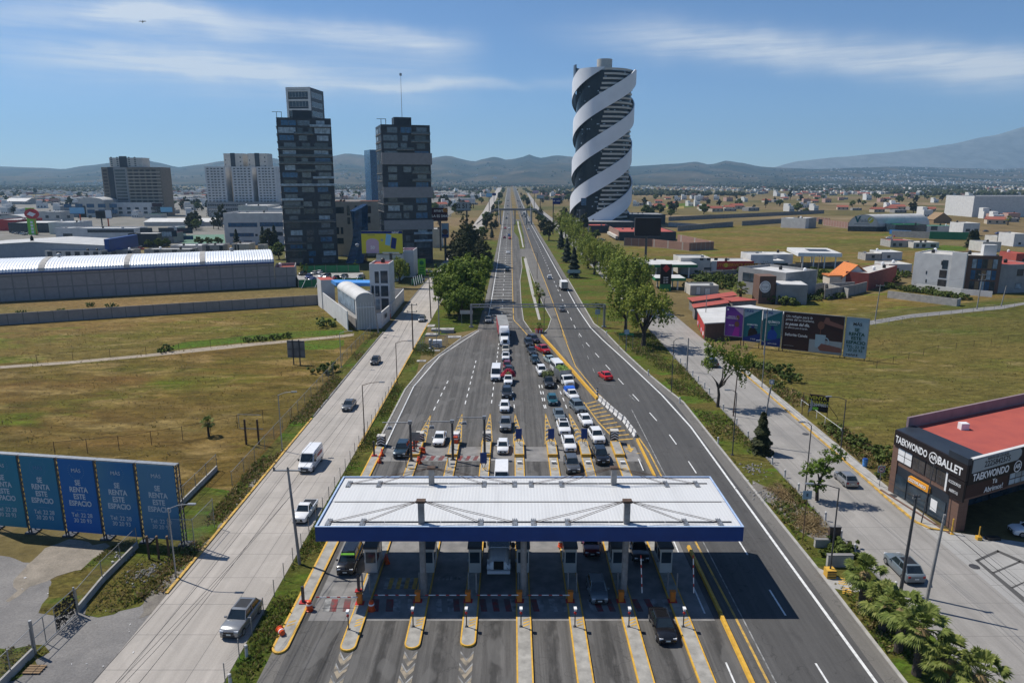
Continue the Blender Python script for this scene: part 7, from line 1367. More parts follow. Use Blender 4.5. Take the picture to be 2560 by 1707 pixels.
m=MB(); [P.slab(m,[(P.w*.35+r0*math.cos(a),zt-3.4+r0*math.sin(a)),(P.w*.35+r1*math.cos(a),zt-3.4+r1*math.sin(a)),(P.w*.35+r1*math.cos(b_),zt-3.4+r1*math.sin(b_)),(P.w*.35+r0*math.cos(b_),zt-3.4+r0*math.sin(b_))],.2,.22)for i in range(24)for a,b_,r0,r1 in[(6.283*i/24,6.283*(i+1)/24,1.35,1.5)]]; m.build('emblem_ring',MT['grey_wall'],t3); P.text('Colegio',P.w*.35,zt-3.4,.7,MT['grey_wall'],t3,.24)
P2=Panel((x1+.1,Y2-.5),(x1+9.5,Y2-2)); m=MB(); P2.box(m,0,P2.w,0,zt-2.6,-9,0); m.build('side_wall',MT['grey_wall'],t3); m=MB(); P2.box(m,.2,P2.w-.2,zt-2.6,zt-2.5,-8.8,-.2); m.build('side_roof',MT['whiteroof'],t3)
t=thing('shed_row','low sheds with three faded red roofs in front of the school','shed',(*g('m',640,1360),0));
for q in(((590,1290),(1020,1232),(1060,1265),(640,1325)),((630,1350),(960,1305),(985,1335),(650,1385)),((900,1290),(1060,1280),(1250,1310),(1010,1325))):
	zr=3.4; pts=[g('m',*p,zr)for p in q]; m=MB(); m.prism(pts,zr,zr+.16,bottom=True); m.build('roof',MT['redroof'],t); m=MB(); cx=sum(p[0]for p in pts)/4; cy=sum(p[1]for p in pts)/4; m.prism([(cx+(p[0]-cx)*.92,cy+(p[1]-cy)*.92)for p in pts],0,zr); m.build('wall',MT['conc_dark'],t)
fb('building','low beige house with white doors behind the red roofs','building','m',620,885,1185,1262,8,MT['pale_wall'],roof=MT['greyroof'],win=[(2,3.6,.2,3,MT['white_paint']),(5,7,.2,2.6,MT['white_paint'])])
pts=[g('m',*p,4.2)for p in((690,1400),(1180,1362),(1520,1430),(1300,1500),(760,1530))]; t=thing('shop','low shop with a broad pale flat roof and a painted wall behind the billboards','shop',(*pts[4],0)); m=MB(); m.prism(pts,0,4.2); m.build('wall',MT['brownclad'],t); m=MB(); cx=sum(p[0]for p in pts)/5; cy=sum(p[1]for p in pts)/5; m.prism([(cx+(p[0]-cx)*1.03,cy+(p[1]-cy)*1.03)for p in pts],4.2,4.45,bottom=True); m.build('roof',MT['whiteroof'],t)
P=Panel(pts[0],pts[4]); m=MB(); P.box(m,1,P.w-1,.3,3.6,.02,.1); m.build('mural',MT['darkred_wall']if 'darkred_wall' in MT else MT['red'],t)
for k in range(4):m=MB(); P.disc(m,3+k*(P.w-6)/3,1.2,1.1,.6,.11,.14); m.build('mural_patch',[MT['ad_pink'],MT['green'],MT['ad_pink'],MT['white_paint']][k],t)
wall_run('grey yard wall right of the school',[g('m',1545,1260),g('m',1870,1230),g('m',2091,1290)],3.2,MT['conc'],.3); wall_run('lower grey wall beyond the dry plot',[g('n',0,1370),g('n',300,1320),g('n',410,1290)],3.6,MT['block2'],.3); wall_run('pale yard wall below the orange roofed house',[g('n',0,1300),g('n',290,1280)],3.2,MT['conc'],.3); wall_run('grey wall along the field track',[g('n',620,1350),g('n',1300,1435),g('n',1330,1425)],2.4,MT['conc'],.3)
Y=258; x0,x1=at('n',185,1100,Y)[0],at('n',480,1100,Y)[0]; t=thing('house','white gabled house with bright orange tiled roofs','house',(x0,Y)); P=Panel((x0,Y),(x1,Y)); w=P.w; zr=hz('n',380,1018,Y+5); ze=hz('n',480,1110,Y); ze=min(ze,zr-3)
m=MB(); m.prism([P.xy(0),P.xy(w),P.xy(w,-10),P.xy(0,-10)],0,ze-1.5); m.face([P.p(.0,ze-1.5,0),P.p(w*.95,ze-1.5,0),P.p(w*.45,zr,0)]); m.face([P.p(w*.95,ze-1.5,-9.9),P.p(0,ze-1.5,-9.9),P.p(w*.45,zr,-9.9)]); m.build('wall',MT['white_wall'],t)
m=MB()
for a,b_ in(((-.6,ze-1.9),(w*.45,zr)),((w*.45,zr),(w+.9,ze-1.9))):m.loft([[P.p(a[0],a[1],.7),P.p(b_[0],b_[1],.7),P.p(b_[0],b_[1]+.3,.7),P.p(a[0],a[1]+.3,.7)],[P.p(a[0],a[1],-10.5),P.p(b_[0],b_[1],-10.5),P.p(b_[0],b_[1]+.3,-10.5),P.p(a[0],a[1]+.3,-10.5)]])
m.build('roof',MT['orange_tile'],t); m=MB(); P.box(m,w*.5,w*.98,3.6,3.9,0,1.2); P.box(m,-5,-.2,4.6,5.0,-6,.5); m.build('porch_roof',MT['orange_tile'],t); m=MB(); P.box(m,w*.62,w*.85,.5,3.2,.01,.06); m.build('door',MT['glass'],t); m=MB(); P.box(m,-4.6,-.1,0,4.6,-5.6,.2); m.build('side_wing',MT['beige_wall'],t); m=MB(); P.disc(m,w*.72,ze+.2,.8,.9,.0,.6); m.build('dormer',MT['white_wall'],t); m=MB(); P.box(m,w*.15,w*.3,3,5,.01,.06); m.build('window',MT['glass'],t)
A,B=g('n',425,1285),g('n',700,1195); bld('brick_wall','tall dark red brick side wall beside the orange roofed house','wall',A,B,8,6.2,pm('dark_red_brick',(.2,.045,.04),(.16,.035,.03),.6),MT['pale_wall'],.2)
A=g('n',850,1250); B=g('n',1345,1300); hA=hz('n',870,920,A[1]); t,F,_,_=bld('apartment_block','white modern apartment block with a blank front at the right','building',A,B,16,hA,MT['white_wall'],MT['pale_wall'],.5,win=[(4.4,4.8,5.4,6.6),(4.6,5.0,2.4,3.6),(9.0,9.5,9.2,10.6),(8.6,11.4,1.2,4.0,MT['glass_warm']),(8.8,11.2,4.6,7.4,MT['glass_warm']),(9.4,11.2,7.8,11,MT['glass'])])
m=MB(); F.box(m,F.w*.74,F.w+.3,0,hA+1.6,-.8,.35); m.build('front_slab',MT['white_wall'],t)
A2,B2=B,(B[0]+11,B[1]-2.5); t,F2,_,_=bld('apartment_block','glazed wing with brown timber panels on the white apartment block','building',(B[0]+.4,B[1]+.6),B2,14,hA+.4,MT['brownclad'],MT['pale_wall'],.3,win=[(2.0+1.6*i,3.5+1.6*i,.8+3.9*j,4.2+3.9*j,[MT['glass'],MT['glass_blue'],MT['glass_pale'],MT['wood']][(i*3+j*5)%4])for i in range(5)for j in range(3)]); m=MB(); F2.box(m,6,10,hA,hA+4.2,-6,-3); m.build('roof_block',MT['white_wall'],t)
bld('house','grey house with a red roof right of the glazed wing','house',(B2[0]+.3,B2[1]+1),(B2[0]+15,B2[1]+3),14,hA-2.6,MT['grey_wall'],MT['redroof'],.2,win=[(7,9.5,1.4,3.4,MT['glass_pale']),(7,9.5,6,8.4),(11.5,13.5,1.4,3.4),(11.5,13.5,6,8.2,MT['glass_pale'])]); bld('house','white house with an orange roof at the right edge of the photo','house',(B2[0]+17,B2[1]+5),(B2[0]+32,B2[1]+6),12,7.2,MT['white_wall'],MT['orange_tile'],.1,win=[(2,4,1,3),(6,8,4,6)])
wall_run('white parapet wall in front of the white apartment block',[g('n',900,1265),g('n',1340,1318),g('n',1645,1345)],2.0,MT['white_wall'],.3)
for lab,x0,x1,yt,yb,dep,wl,rf in(('white round cornered house between orange roof and white block',635,865,1030,1120,12,'white_wall','pale_wall'),('row of white low houses behind the yard canopy',565,770,910,985,12,'white_wall','whiteroof'),('grey yard wall building by the yard canopy',410,570,925,985,8,'conc','pale_wall'),('white house with two square windows beside the crowded yard',1370,1530,625,745,16,'white_wall','pale_wall'),('unfinished grey house with dark openings in the field',655,880,795,855,12,'conc','redroof'),('second unfinished house with a blue tank',880,1130,815,865,12,'pale_wall','pale_wall'),('grey house with a gable right of the cypresses',1560,1740,810,900,12,'pale_wall','grey_wall'),('white cube house at the right edge',1870,1990,730,850,14,'white_wall','pale_wall'),('pale flat house behind the crowded yard',1700,1880,755,820,12,'pale_wall','whiteroof'),('brown red roofed house at the right edge',1890,2000,925,1020,12,'redroof','redroof')):
	wn=[(2,5,3,5),(8,11,3,5)]if 'two square' in lab else[(1.5,3.2,.6,2.4),(5,7,.6,2.4),(10,13,.6,2.4)]if 'unfinished' in lab else[(3,4.5,1.2,2.6)]
	fb('house',lab,'house','n',x0,x1,yt,yb,dep,MT[wl],roof=MT[rf],par=.4,win=wn)
for k in range(5):x,y=g('n',1415+k*18,860); plant(T_CON,(x,y),1.5+.15*(k%2),'slender dark cypress in the tight row near the right edge','row of cypresses near the right edge');
GL,GR=Vector(g('n',232,698)),Vector(g('n',520,703)); AX=Vector((47,13)); P=Panel(GL,GR); w=P.w; h=hz('n',520,655,GR.y); zc=hz('n',380,530,560)
t=thing('sports_hall','white arched sports hall with lettering on its gable','hall',(GL.x,GL.y,0)); m=MB(); m.prism([tuple(GL),tuple(GR),tuple(GR+AX),tuple(GL+AX)],0,h-.1); m.build('lower_wall',MT['dark_wall'],t); A3=Vector((AX.x,AX.y,0))
prof=[(w/2-w/2*math.cos(math.pi*i/20),h+(zc-h)*math.sin(math.pi*i/20)**.8)for i in range(21)]; m=MB(); m.face([P.p(u,z,.02)for u,z in prof]); m.build('gable',MT['white_wall'],t); m=MB()
for(u0,z0),(u1,z1)in zip(prof,prof[1:]):m.face([P.p(u0,z0,.3),P.p(u1,z1,.3),P.p(u1,z1,0)+A3,P.p(u0,z0,0)+A3])
m.face([P.p(u,z,0)+A3 for u,z in prof]); m.build('roof',MT['whiteroof'],t)
P.text('V',w*.3,h+5.2,6.6,MT['ad_teal'],t,.2,bold=.04); P.text('Padel',w*.52,h+4.4,3.9,MT['ad_grey'],t,.2,bold=.01); m=MB(); P.disc(m,w*.74,h+5.0,2.1,2.3,.05,.2); m.build('emblem',MT['ad_yellow'],t); m=MB(); P.slab(m,[(w*.74-1.4,h+4.2),(w*.74-.9,h+3.8),(w*.74+1.3,h+6.4),(w*.74+.8,h+6.8)],.21,.24); m.build('emblem_stroke',MT['white_paint'],t)
m=MB(); P.box(m,w*.2,w*.72,h+1.6,h+2.0,.05,.12); m.build('caption_line',MT['ad_grey'],t); m=MB(); P.box(m,.5,w-.5,.3,h-.5,.02,.15); m.build('glazing',MT['glass'],t)
fb('pavilion','green edged glazed terrace beside the arched hall','building','n',700,1005,640,715,16,MT['glass'],roof=MT['green'],par=.5); fb('building','white and green clubhouse right of the arched hall','building','n',1010,1300,650,715,12,MT['white_wall'],roof=MT['green'],par=.3,win=[(3,8,2,5),(20,34,2,5)]); wall_run('blue boarded wall below the arched hall',[g('n',640,725),g('n',850,735)],3,MT['blue_light'],.4); wall_run('bright green boarded wall right of the arched hall',[g('n',1030,775),g('n',1410,785)],5,MT['green'],.4); wall_run('rubble stone wall between blue and green boards',[g('n',660,755),g('n',1030,770)],4.5,MT['conc'],.4)
shed('straw coloured pointed roof hut behind the clubhouse','n',1075,1250,600,515,620,14,MT['wood'],MT['wood'],name='hut',ridge='y')
fb('warehouse','huge blank white walled warehouse at the right edge','warehouse','n',1475,2300,365,560,50,MT['white_wall'],roof=MT['pale_wall'],par=1,win=[(96+8*i,100+8*i,32-13*j,34-13*j)for i in range(2)for j in range(2)])
bld('house','white windowless house standing alone in the middle field','house',g('m',1462,632),g('m',1690,642),14,hz('m',1600,550,g('m',1575,637)[1]),MT['white_wall'],MT['whiteroof'],.4,win=[(30,33,4,8)]); bld('house','low white wing beside the lone white house','house',g('m',1692,640),g('m',1790,632),10,8,MT['grey_wall'],MT['whiteroof'],.3)
for lab,pts,h_,mt_ in(('long dark stone wall across the far field',(('m',415,570),('m',1865,500)),4,'conc_dark'),('dark wall shadowed by the spiral tower',(('m',500,665),('m',1015,620)),4,'conc_dark'),('dark wall leading to the lone white house',(('m',1100,615),('m',1480,588)),4,'conc_dark'),('pale low wall in the far field',(('m',415,620),('m',740,640)),3.5,'conc'),('brick wall right of the lone white house',(('m',1860,610),('m',2091,640)),5,'brick'),('dark red fence behind the lone white house',(('m',1690,570),('m',1920,585)),4,'brick')):wall_run(lab,[g(*p)for p in pts],h_,MT[mt_],.5)
# brown ballet and martial arts school
NW,SW=Vector((48.5,85.0)),Vector((50.4,73.6)); d=Vector((.905,.425)); SE,NE=SW+d*28,NW+d*28; a_=math.atan2(SW.y-NW.y,SW.x-NW.x)
t=thing('school','brown two storey ballet school with black sign fascias and a red roof','building',(SW.x,SW.y,0)); WP=Panel(NW,SW); SP=Panel(SW,SE); ZR=8.0
T2=lambda p:(p.x,p.y)
m=MB(); m.prism([T2(NW),T2(SW),T2(SE),T2(NE)],3.9,ZR,bottom=True); m.build('upper_wall',MT['brownclad'],t); S2=SP.xy(1.0,-3.2); m=MB(); m.prism([T2(NW),WP.xy(WP.w-1.8),WP.xy(WP.w-1.8,-1.6),SP.xy(3.0,-4.0),SP.xy(28,-4),T2(NE)],0,3.9); m.build('lower_wall',MT['dark_wall'],t)
m=MB(); WP.box(m,WP.w-1.8,WP.w-.4,0,3.9,-1.2,-.0); m.build('corner_pier',MT['brownclad'],t); m=MB(); WP.box(m,0,1.0,0,ZR,.0,.12); m.build('edge_pier',MT['brownclad'],t)
m=MB(); m.prism([T2(NW+d*3.6),T2(SW+d*.6),T2(SE-d*.2),T2(NE-d*.2)],ZR,ZR+.06); m.build('roof',MT['redroof'],t); m=MB(); m.prism([T2(NW),T2(SW+d*.1),T2(SW+d*4.4),T2(NW+d*3.4)],ZR+.07,ZR+.3,bottom=True); m.build('roof_panel',MT['dark_wall'],t)
m=MB(); NP=Panel(NE,NW); NP.box(m,0,NP.w-2.2,ZR-4,ZR+1.5,-.0,.3); m.build('rear_parapet',pm('mauve_render',(.27,.2,.21),(.22,.16,.17),.6),t)
m=MB(); SP.box(m,0,28,ZR-2.1,ZR+.9,.02,.3); m.build('sign_fascia',MT['ad_black'],t); m=MB(); WP.box(m,.2,WP.w+.3,ZR-1.6,ZR+.35,.02,.3); m.build('sign_fascia',MT['ad_black'],t); m=MB(); WP.box(m,WP.w-2.5,WP.w+.3,ZR+.35,ZR+1.1,-.2,.3); m.build('corner_panel',MT['dark_wall'],t); m=MB(); SP.box(m,.3,28,ZR+.9,ZR+1.0,-.1,.32); m.build('coping',MT['white_wall'],t)
def logo(P,u,v,s_,par):
	m=MB(); n=22
	for i in range(n):a,b_=6.283*i/n,6.283*(i+1)/n; P.slab(m,[(u+s_*r_*math.cos(q),v+s_*r_*math.sin(q))for q,r_ in((a,.84),(a,1),(b_,1),(b_,.84))],.31,.34)
	m.build('emblem_ring',MT['white_paint'],par); P.text('AR',u,v,s_*1.1,MT['white_paint'],par,.34,bold=.02)
WP.text('TAEKWONDO',WP.w*.28,ZR-.75,1.2,MT['white_paint'],t,.33,bold=.025,sx=.68); logo(WP,WP.w*.6,ZR-.75,.68,t); WP.text('BALLET',WP.w*.82,ZR-.75,1.3,MT['white_paint'],t,.33,bold=.025,sx=.86)
SP.text('TAEKWONDO',4.0,ZR-1.35,1.2,MT['white_paint'],t,.33,bold=.025,sx=.82); logo(SP,8.9,ZR-1.35,.72,t); SP.text('BALLET',12.6,ZR-1.35,1.2,MT['white_paint'],t,.33,bold=.025)
m=MB(); SP.slab(m,[(.4,ZR-.7),(8.6,ZR-.5),(9.2,ZR),(9.2,ZR+.5),(8.9,ZR+.85),(.4,ZR+.85)],.3,.36); m.build('banner',MT['ad_grey'],t); SP.text('2225842575',4.8,ZR+.0,1.0,MT['ad_black'],t,.38,sx=.95); SP.text('RENTA DE LOCALES',4.8,ZR+.62,.42,MT['ad_black'],t,.38)
m=MB(); SP.box(m,.2,7.8,4.2,ZR-2.12,.02,.12); m.build('window_banner',MT['ad_brown'],t); SP.text('Ya\nAbrimos!',5.2,5.05,.92,MT['white_paint'],t,.15,bold=.01)
for k in range(5):m=MB(); u=8.0+3.9*k; SP.box(m,u,u+3.5,4.3,ZR-2.15,.02,.1,0); [SP.box(m,u+.1+1.15*i,u+1.1+1.15*i,4.4+.75*j,5.0+.75*j,.101,.12,1)for i in range(3)for j in range(2)]; m.build('window',[MT['steel_dark'],MT['glass_pale']],t)
for k,(u0,u1,mt_)in enumerate(((.9,3.4,'ad_white'),(3.6,5.6,'glass_warm'),(5.8,7.4,'glass_warm'),(7.5,8.9,'glass_warm'))):m=MB(); WP.box(m,u0,u1,4.5,6.3,.02,.1,0); [WP.box(m,u0+.08+(u1-u0)/2*i,u0-.04+(u1-u0)/2*(i+1),4.6+.85*j,5.35+.85*j,.101,.12,1)for i in range(2)for j in range(2)]; m.build('window',[MT['steel_dark'],MT[mt_]],t)
m=MB(); WP.box(m,9.0,9.25,4.1,6.4,.02,.2); m.build('white_post',MT['white_paint'],t); m=MB(); WP.box(m,9.4,WP.w+.25,3.9,6.3,.02,.28); m.build('corner_sign',MT['ad_black'],t); WP.text('ACCESORIOS',WP.w*.905,5.6,.5,MT['white_paint'],t,.31,sx=.6); WP.text('ABIERTAS',WP.w*.905,4.6,.5,MT['white_paint'],t,.31,sx=.6)
m=MB(); WP.slab(m,[(3.4,2.75),(6.9,2.75),(6.9,3.4),(6.7,3.6),(3.6,3.6),(3.4,3.4)],.06,.3); m.build('shop_sign',MT['ad_orange'],t); WP.text('COZYMUNDO',4.95,3.17,.5,MT['white_paint'],t,.33,bold=.03,sx=.9)
for u0,u1 in((.9,3.0),(3.3,6.6),(6.9,9.4)):m=MB(); WP.box(m,u0,u1,.15,2.7,.02,.08); m.build('shop_window',MT['glass'],t)
m=MB(); WP.box(m,7.2,8.2,.9,2.3,.081,.1); m.build('poster',MT['ad_white'],t); m=MB(); WP.box(m,-.2,WP.w,.04,.16,.9,1.1); m.build('step',MT['brownclad'],t)
for u in(6,12,18,24):m=MB(); SP.box(m,u,u+4.6,.1,3.4,-3.95,-3.9); m.build('shop_window',MT['glass'],t)
m=MB(); q=SP.p(11.5,ZR+.06,-8); m.box(q.x-.5,q.x+.5,q.y-.4,q.y+.4,ZR+.06,ZR+.9); m.build('air_unit',MT['white_paint'],t)
x,y=49.6,73.4; t=thing('bollard','thin yellow bollard at the corner of the ballet school','bollard',(x,y)); m=MB(); m.tube((x,y,0),(x,y,1.9),.08,n=8); m.box(x-.2,x+.2,y-.2,y+.2,0,.12); m.build('post',MT['yellow'],t)
x,y=g('d',1812,460); t=thing('parking_post','yellow parking post with a black bump stop on the forecourt','post',(x,y)); m=MB(); m.tube((x,y,0),(x,y,1.6),.06,n=8); m.box(x-.25,x+.25,y-.25,y+.25,.0,.45); m.build('post',MT['yellow'],t); m=MB(); m.cbox(x+1.6,y,.2,1.4,.6,.35); m.build('bump_stop',MT['black'],t)
x,y=g('h',1150,1285); t=thing('waste_bin','small bright blue bin among the vines','bin',(x,y)); m=MB(); m.lathe([(.3,0),(.36,.9),(.3,1.0)],(x,y,.1),10); m.build('body',MT['blue_light'],t); m=MB(); m.lathe([(.38,0),(.3,.12)],(x,y,1.1),10); m.build('lid',MT['blue'],t)
# roadside billboards with lettering
def banner_mat(name,c1,c2,flip=0.0):return pm(name,c1,c2,.06,.55,spec=.25,lo=.42,hi=.6)
A,B=Vector((-59.5,74.25)),Vector((-35.8,70.55)); P=Panel(A,B); tot=P.w; us=[.2,5.0,9.7,14.4,19.2,tot]
cols=[((.03,.19,.25),(.02,.19,.29)),((.018,.15,.29),(.025,.18,.28)),((.01,.1,.36),(.01,.12,.34)),((.014,.13,.32),(.07,.2,.3)),((.08,.2,.31),(.05,.17,.31))]
LABB=['greenish blue','teal blue','deep blue','two toned blue','pale faded blue']
MT['print_pale']=flat('faded_white_print',(.5,.55,.6)); MT['print_dim']=flat('dim_blue_print',(.12,.25,.42))
for k in range(5):
	u0,u1=us[k]+.3,us[k+1]-.15; a=P.xy(u0); t=thing('billboard','%s rental banner, %s of the five panels at lower left'%(LABB[k],['leftmost','second','third','fourth','rightmost'][k]),'billboard',(*a,0),math.atan2(P.u.y,P.u.x),'blue rental banners')
	m=MB(); P.box(m,u0,u1,.75,9.35,-.12,0); m.build('banner',banner_mat('blue_banner_%d'%k,*cols[k]),t); c=(u0+u1)/2
	P.text('SE\nRENTA\nESTE\nESPACIO',c,5.45,.86,MT['print_pale'],t,.02,bold=.025,sx=.82); P.text('Tel: 22 28\n30 20 93',c,2.5,.7,MT['print_pale'],t,.02,bold=.005,sx=.9); P.text('MÁS',c,8.1,.62,MT['print_pale']if k!=1 else MT['print_dim'],t,.02,sx=1.0)
	m=MB(); n=26
	for i in range(0,n,1):
		if not(3<i<10):q=6.283*i/n; P.disc(m,c+.95*math.cos(q),8.1+.95*math.sin(q),.05,.05,.0,.015,n=5)
	m.build('emblem_ring',MT['print_dim'],t); m=MB(); P.box(m,c-.7,c+.7,3.4,3.45,0,.015); m.build('rule',MT['print_dim'],t)
	for u in(u0-.18,u1+.08)if k==4 else(u0-.18,):
		m=MB()
		for d_,e_ in((-.1,-.17),(-.1,.17),(-.8,0)):q=P.p(u+e_,0,d_); m.tube((q.x,q.y,0),(q.x,q.y,9.45),.075,n=6)
		for j in range(16):s_=.17 if j%2 else-.17; a_,b_,c_=P.p(u+s_,.3+.57*j,-.1),P.p(u-s_,.3+.57*(j+1),-.1),P.p(u,.3+.57*(j+1),-.8); m.tube(tuple(a_),tuple(b_),.05,n=5); m.tube(tuple(a_),tuple(c_),.04,n=4)
		q=P.p(u,0,-.5); m.box(q.x-.6,q.x+.6,q.y-.6,q.y+.6,0,.18); m.build('lattice_post',MT['steel_dark'],t)
	m=MB(); P.box(m,u0-.2,u1+.2,9.36,9.48,-.7,-.05); m.build('top_rail',MT['metal'],t)
MT['dkgreen']=flat('dark_green_print',(.01,.06,.04))
A,B=Vector((51.0,167.8)),Vector((78.3,151.5)); P=Panel(A,B)
def U(px):r_=at('x',px,400,100)[0]/100; return(r_*A.y-A.x)/(P.u.x-r_*P.u.y)
SEG=[('purple beauty poster at the left end of the right hand billboards',U(178),U(420),'ad_purple',2.4),('dark teal college poster, left one of the pair',U(436),U(678),'ad_teal',1.6),('dark teal college poster with a blue gowned figure, right one of the pair',U(702),U(965),'ad_teal',1.0),('wide dark poster of a hand pouring cocoa into a mug',U(990),U(1838),'ad_brown',.75),('pale blue rental poster at the right end of the row',U(1872),U(2186),'ad_pale',.6)]
for k,(lab,u0,u1,mt_,z0)in enumerate(SEG):
	t=thing('billboard',lab,'billboard',(*P.xy(u0),0),math.atan2(P.u.y,P.u.x)); w=u1-u0; c=(u0+u1)/2; z1=9.4
	m=MB(); P.box(m,u0,u1,z0,z1,-.15,0); m.build('poster',MT[mt_],t)
	m=MB(); P.box(m,u0-.12,u0,z0-.05,z1+.08,-.2,.04); P.box(m,u1,u1+.12,z0-.05,z1+.08,-.2,.04); P.box(m,u0,u1,z1,z1+.1,-.2,.04); P.box(m,u0,u1,z0-.1,z0,-.2,.04); m.build('frame',MT['metal'],t)
	for u in(u0+.2,u1-.2):m=MB(); q=P.p(u,0,-.35); m.tube((q.x,q.y,0),(q.x,q.y,z1),.1,n=6); m.build('post',MT['rust'],t)
	if k==0:
		P.text('UNIDOS Y\nPREPARADOS',c-.5,6.9,.45,MT['ad_white'],t,.02); P.text('BECAS',c-.6,5.0,.4,MT['ad_white'],t,.02); m=MB(); P.disc(m,c+.85,7.0,.42,.6,.0,.02); m.build('portrait',MT['ad_skin'],t); m=MB(); P.disc(m,c+.7,5.4,.55,.7,.021,.04); m.build('portrait',MT['ad_skin'],t); m=MB(); P.slab(m,[(c-.3,2.5),(c+1.4,2.5),(c+1.4,4.6),(c+.4,4.9)],.0,.02); m.build('portrait_shirt',flat('magenta_print',(.35,.03,.3)),t)
		m=MB(); P.slab(m,[(c-.2,9.3),(u1-.02,9.3),(u1-.02,7.6)],.0,.018); m.build('pale_corner',MT['ad_pink'],t); m=MB(); P.disc(m,u0+.45,8.75,.2,.2,0,.02); m.build('badge',MT['ad_white'],t)
	if k in(1,2):
		m=MB(); P.slab(m,[(u0+.02,9.38),(u1-.05,9.38),(u0+.02,7.2)],0,.018); m.build('pale_corner',MT['ad_pale'],t); P.text('CEUNI',u0+1.0,8.8,.72,MT['ad_navy'],t,.03,bold=.03); P.text('COSMIATRÍA' if k==1 else 'QUÍMICO',c+(.0 if k==1 else .35),5.6 if k==1 else 6.7,.5 if k==1 else .72,MT['ad_white'],t,.03,bold=.02,sx=.85)
		col=MT['ad_black']if k==1 else flat('gown_blue_print',(.015,.06,.3)); m=MB(); P.slab(m,[(c-.9,2.6),(c+1.1,2.4),(c+1.3,4.0),(c+.6,4.9),(c-.3,4.9),(c-.8,4.2)],.0,.02); m.build('figure_body',col,t); m=MB(); P.disc(m,c+.15,5.3,.38,.5,.0,.022); m.build('figure_head',MT['ad_navy'],t); m=MB(); P.slab(m,[(u0+.02,z0+.05),(u1-.02,z0+.05),(u1-.02,z0+2.2),(c,z0+1.4),(u0+.02,z0+.8)],.021,.035); m.build('blue_foot',MT['ad_navy'],t); P.text('22 21 11 70 23' if k==2 else '11 70 23',c+.3,z0+.6,.4,MT['ad_white'],t,.05,bold=.02,sx=.8); m=MB(); P.box(m,c-.6,c+1.2,6.05 if k==2 else 5.0,6.1 if k==2 else 5.05,.0,.02); m.build('rule',MT['ad_white'],t)
	if k==3:
		P.text('Un refugio para la\nprisa de tu mañana,',u0+.45,8.1,.78,MT['ad_white'],t,.03,align='LEFT',shear=.2); P.text('tu pausa del día,',u0+.4,6.7,.95,MT['ad_white'],t,.03,align='LEFT',shear=.2,bold=.02,sx=.85); P.text('un silencio para la tarde.',u0+.4,5.85,.58,MT['ad_white'],t,.03,align='LEFT',shear=.2,sx=.85); P.text('Señorita Canela',u0+.5,4.2,.9,MT['ad_white'],t,.03,align='LEFT',sx=.85,bold=.01); m=MB(); P.box(m,u0+.4,u0+2.6,1.6,1.66,0,.02); m.build('caption_line',MT['ad_grey'],t)
		a0=u0+w*.46; m=MB(); P.box(m,a0,u1-.05,z0+.05,z0+2.9,0,.015); m.build('table_print',MT['ad_grey'],t); m=MB(); P.slab(m,[(a0+1.3,1.9),(a0+3.2,1.9),(a0+3.4,4.9),(a0+1.2,4.9)],.016,.03); m.build('mug_print',MT['ad_pale'],t); m=MB(); n=14
		for i in range(n):a,b_=-1.6+3.2*i/n,-1.6+3.2*(i+1)/n; P.slab(m,[(a0+3.3+r_*math.cos(q),3.4+r_*1.1*math.sin(q))for q,r_ in((a,.65),(a,.9),(b_,.9),(b_,.65))],.016,.03)
		m.build('mug_handle_print',MT['ad_pale'],t); m=MB(); P.disc(m,a0+2.2,7.0,.72,.9,.0,.02); m.build('ladle_print',MT['ad_skin'],t); m=MB(); P.box(m,a0+2.1,a0+2.25,4.7,6.2,.0,.025); m.build('cocoa_print',MT['ad_skin'],t)
		skin=flat('hand_print',(.2,.09,.07))
		for pts in([(a0+2.6,7.6),(a0+3.0,8.9),(a0+3.7,8.9),(a0+4.0,8.2),(u1-.1,7.4),(u1-.1,6.6),(a0+3.6,7.3)],[(a0+1.9,1.9),(a0+2.6,2.9),(a0+3.4,2.8),(u1-.1,2.3),(u1-.1,1.2),(a0+2.4,1.2)]):m=MB(); P.slab(m,pts,.031,.04); m.build('hand_print',skin,t)
	if k==4:
		P.text('MÁS',c,8.0,.95,MT['ad_black'],t,.02,bold=.02); P.text('SE\nRENTA\nESTE\nESPACIO',c,5.3,1.0,MT['dkgreen'],t,.02,bold=.035,sx=1.0); P.text('TEL: 22 28\n30 20 93',c,2.5,.85,MT['dkgreen'],t,.02,bold=.02); m=MB()
		for i in range(24):q=6.283*i/24; P.disc(m,c+1.0*math.cos(q),8.0+.95*math.sin(q),.05,.05,0,.015,n=5)
		m.build('emblem_ring',MT['ad_grey'],t); m=MB()
		for i in range(9):P.box(m,u0+.5+.26*i,u0+.7+.26*i,.95+.1*math.sin(i*2.1),1.2+.12*math.sin(i*3.3),0,.015)
		m.build('scrawl',MT['ad_black'],t)
x,y=g('h',800,905); a,b_=at('h',738,800,114.2),at('h',882,800,113); A,B=(a[0],114.4),(b_[0],113.2); t=thing('sale_sign','torn black board offering land for sale on thin posts','sign',(*A,0)); P=Panel(A,B); z1=hz('h',800,745,114); z0=hz('h',800,870,114); w=P.w; h=z1-z0
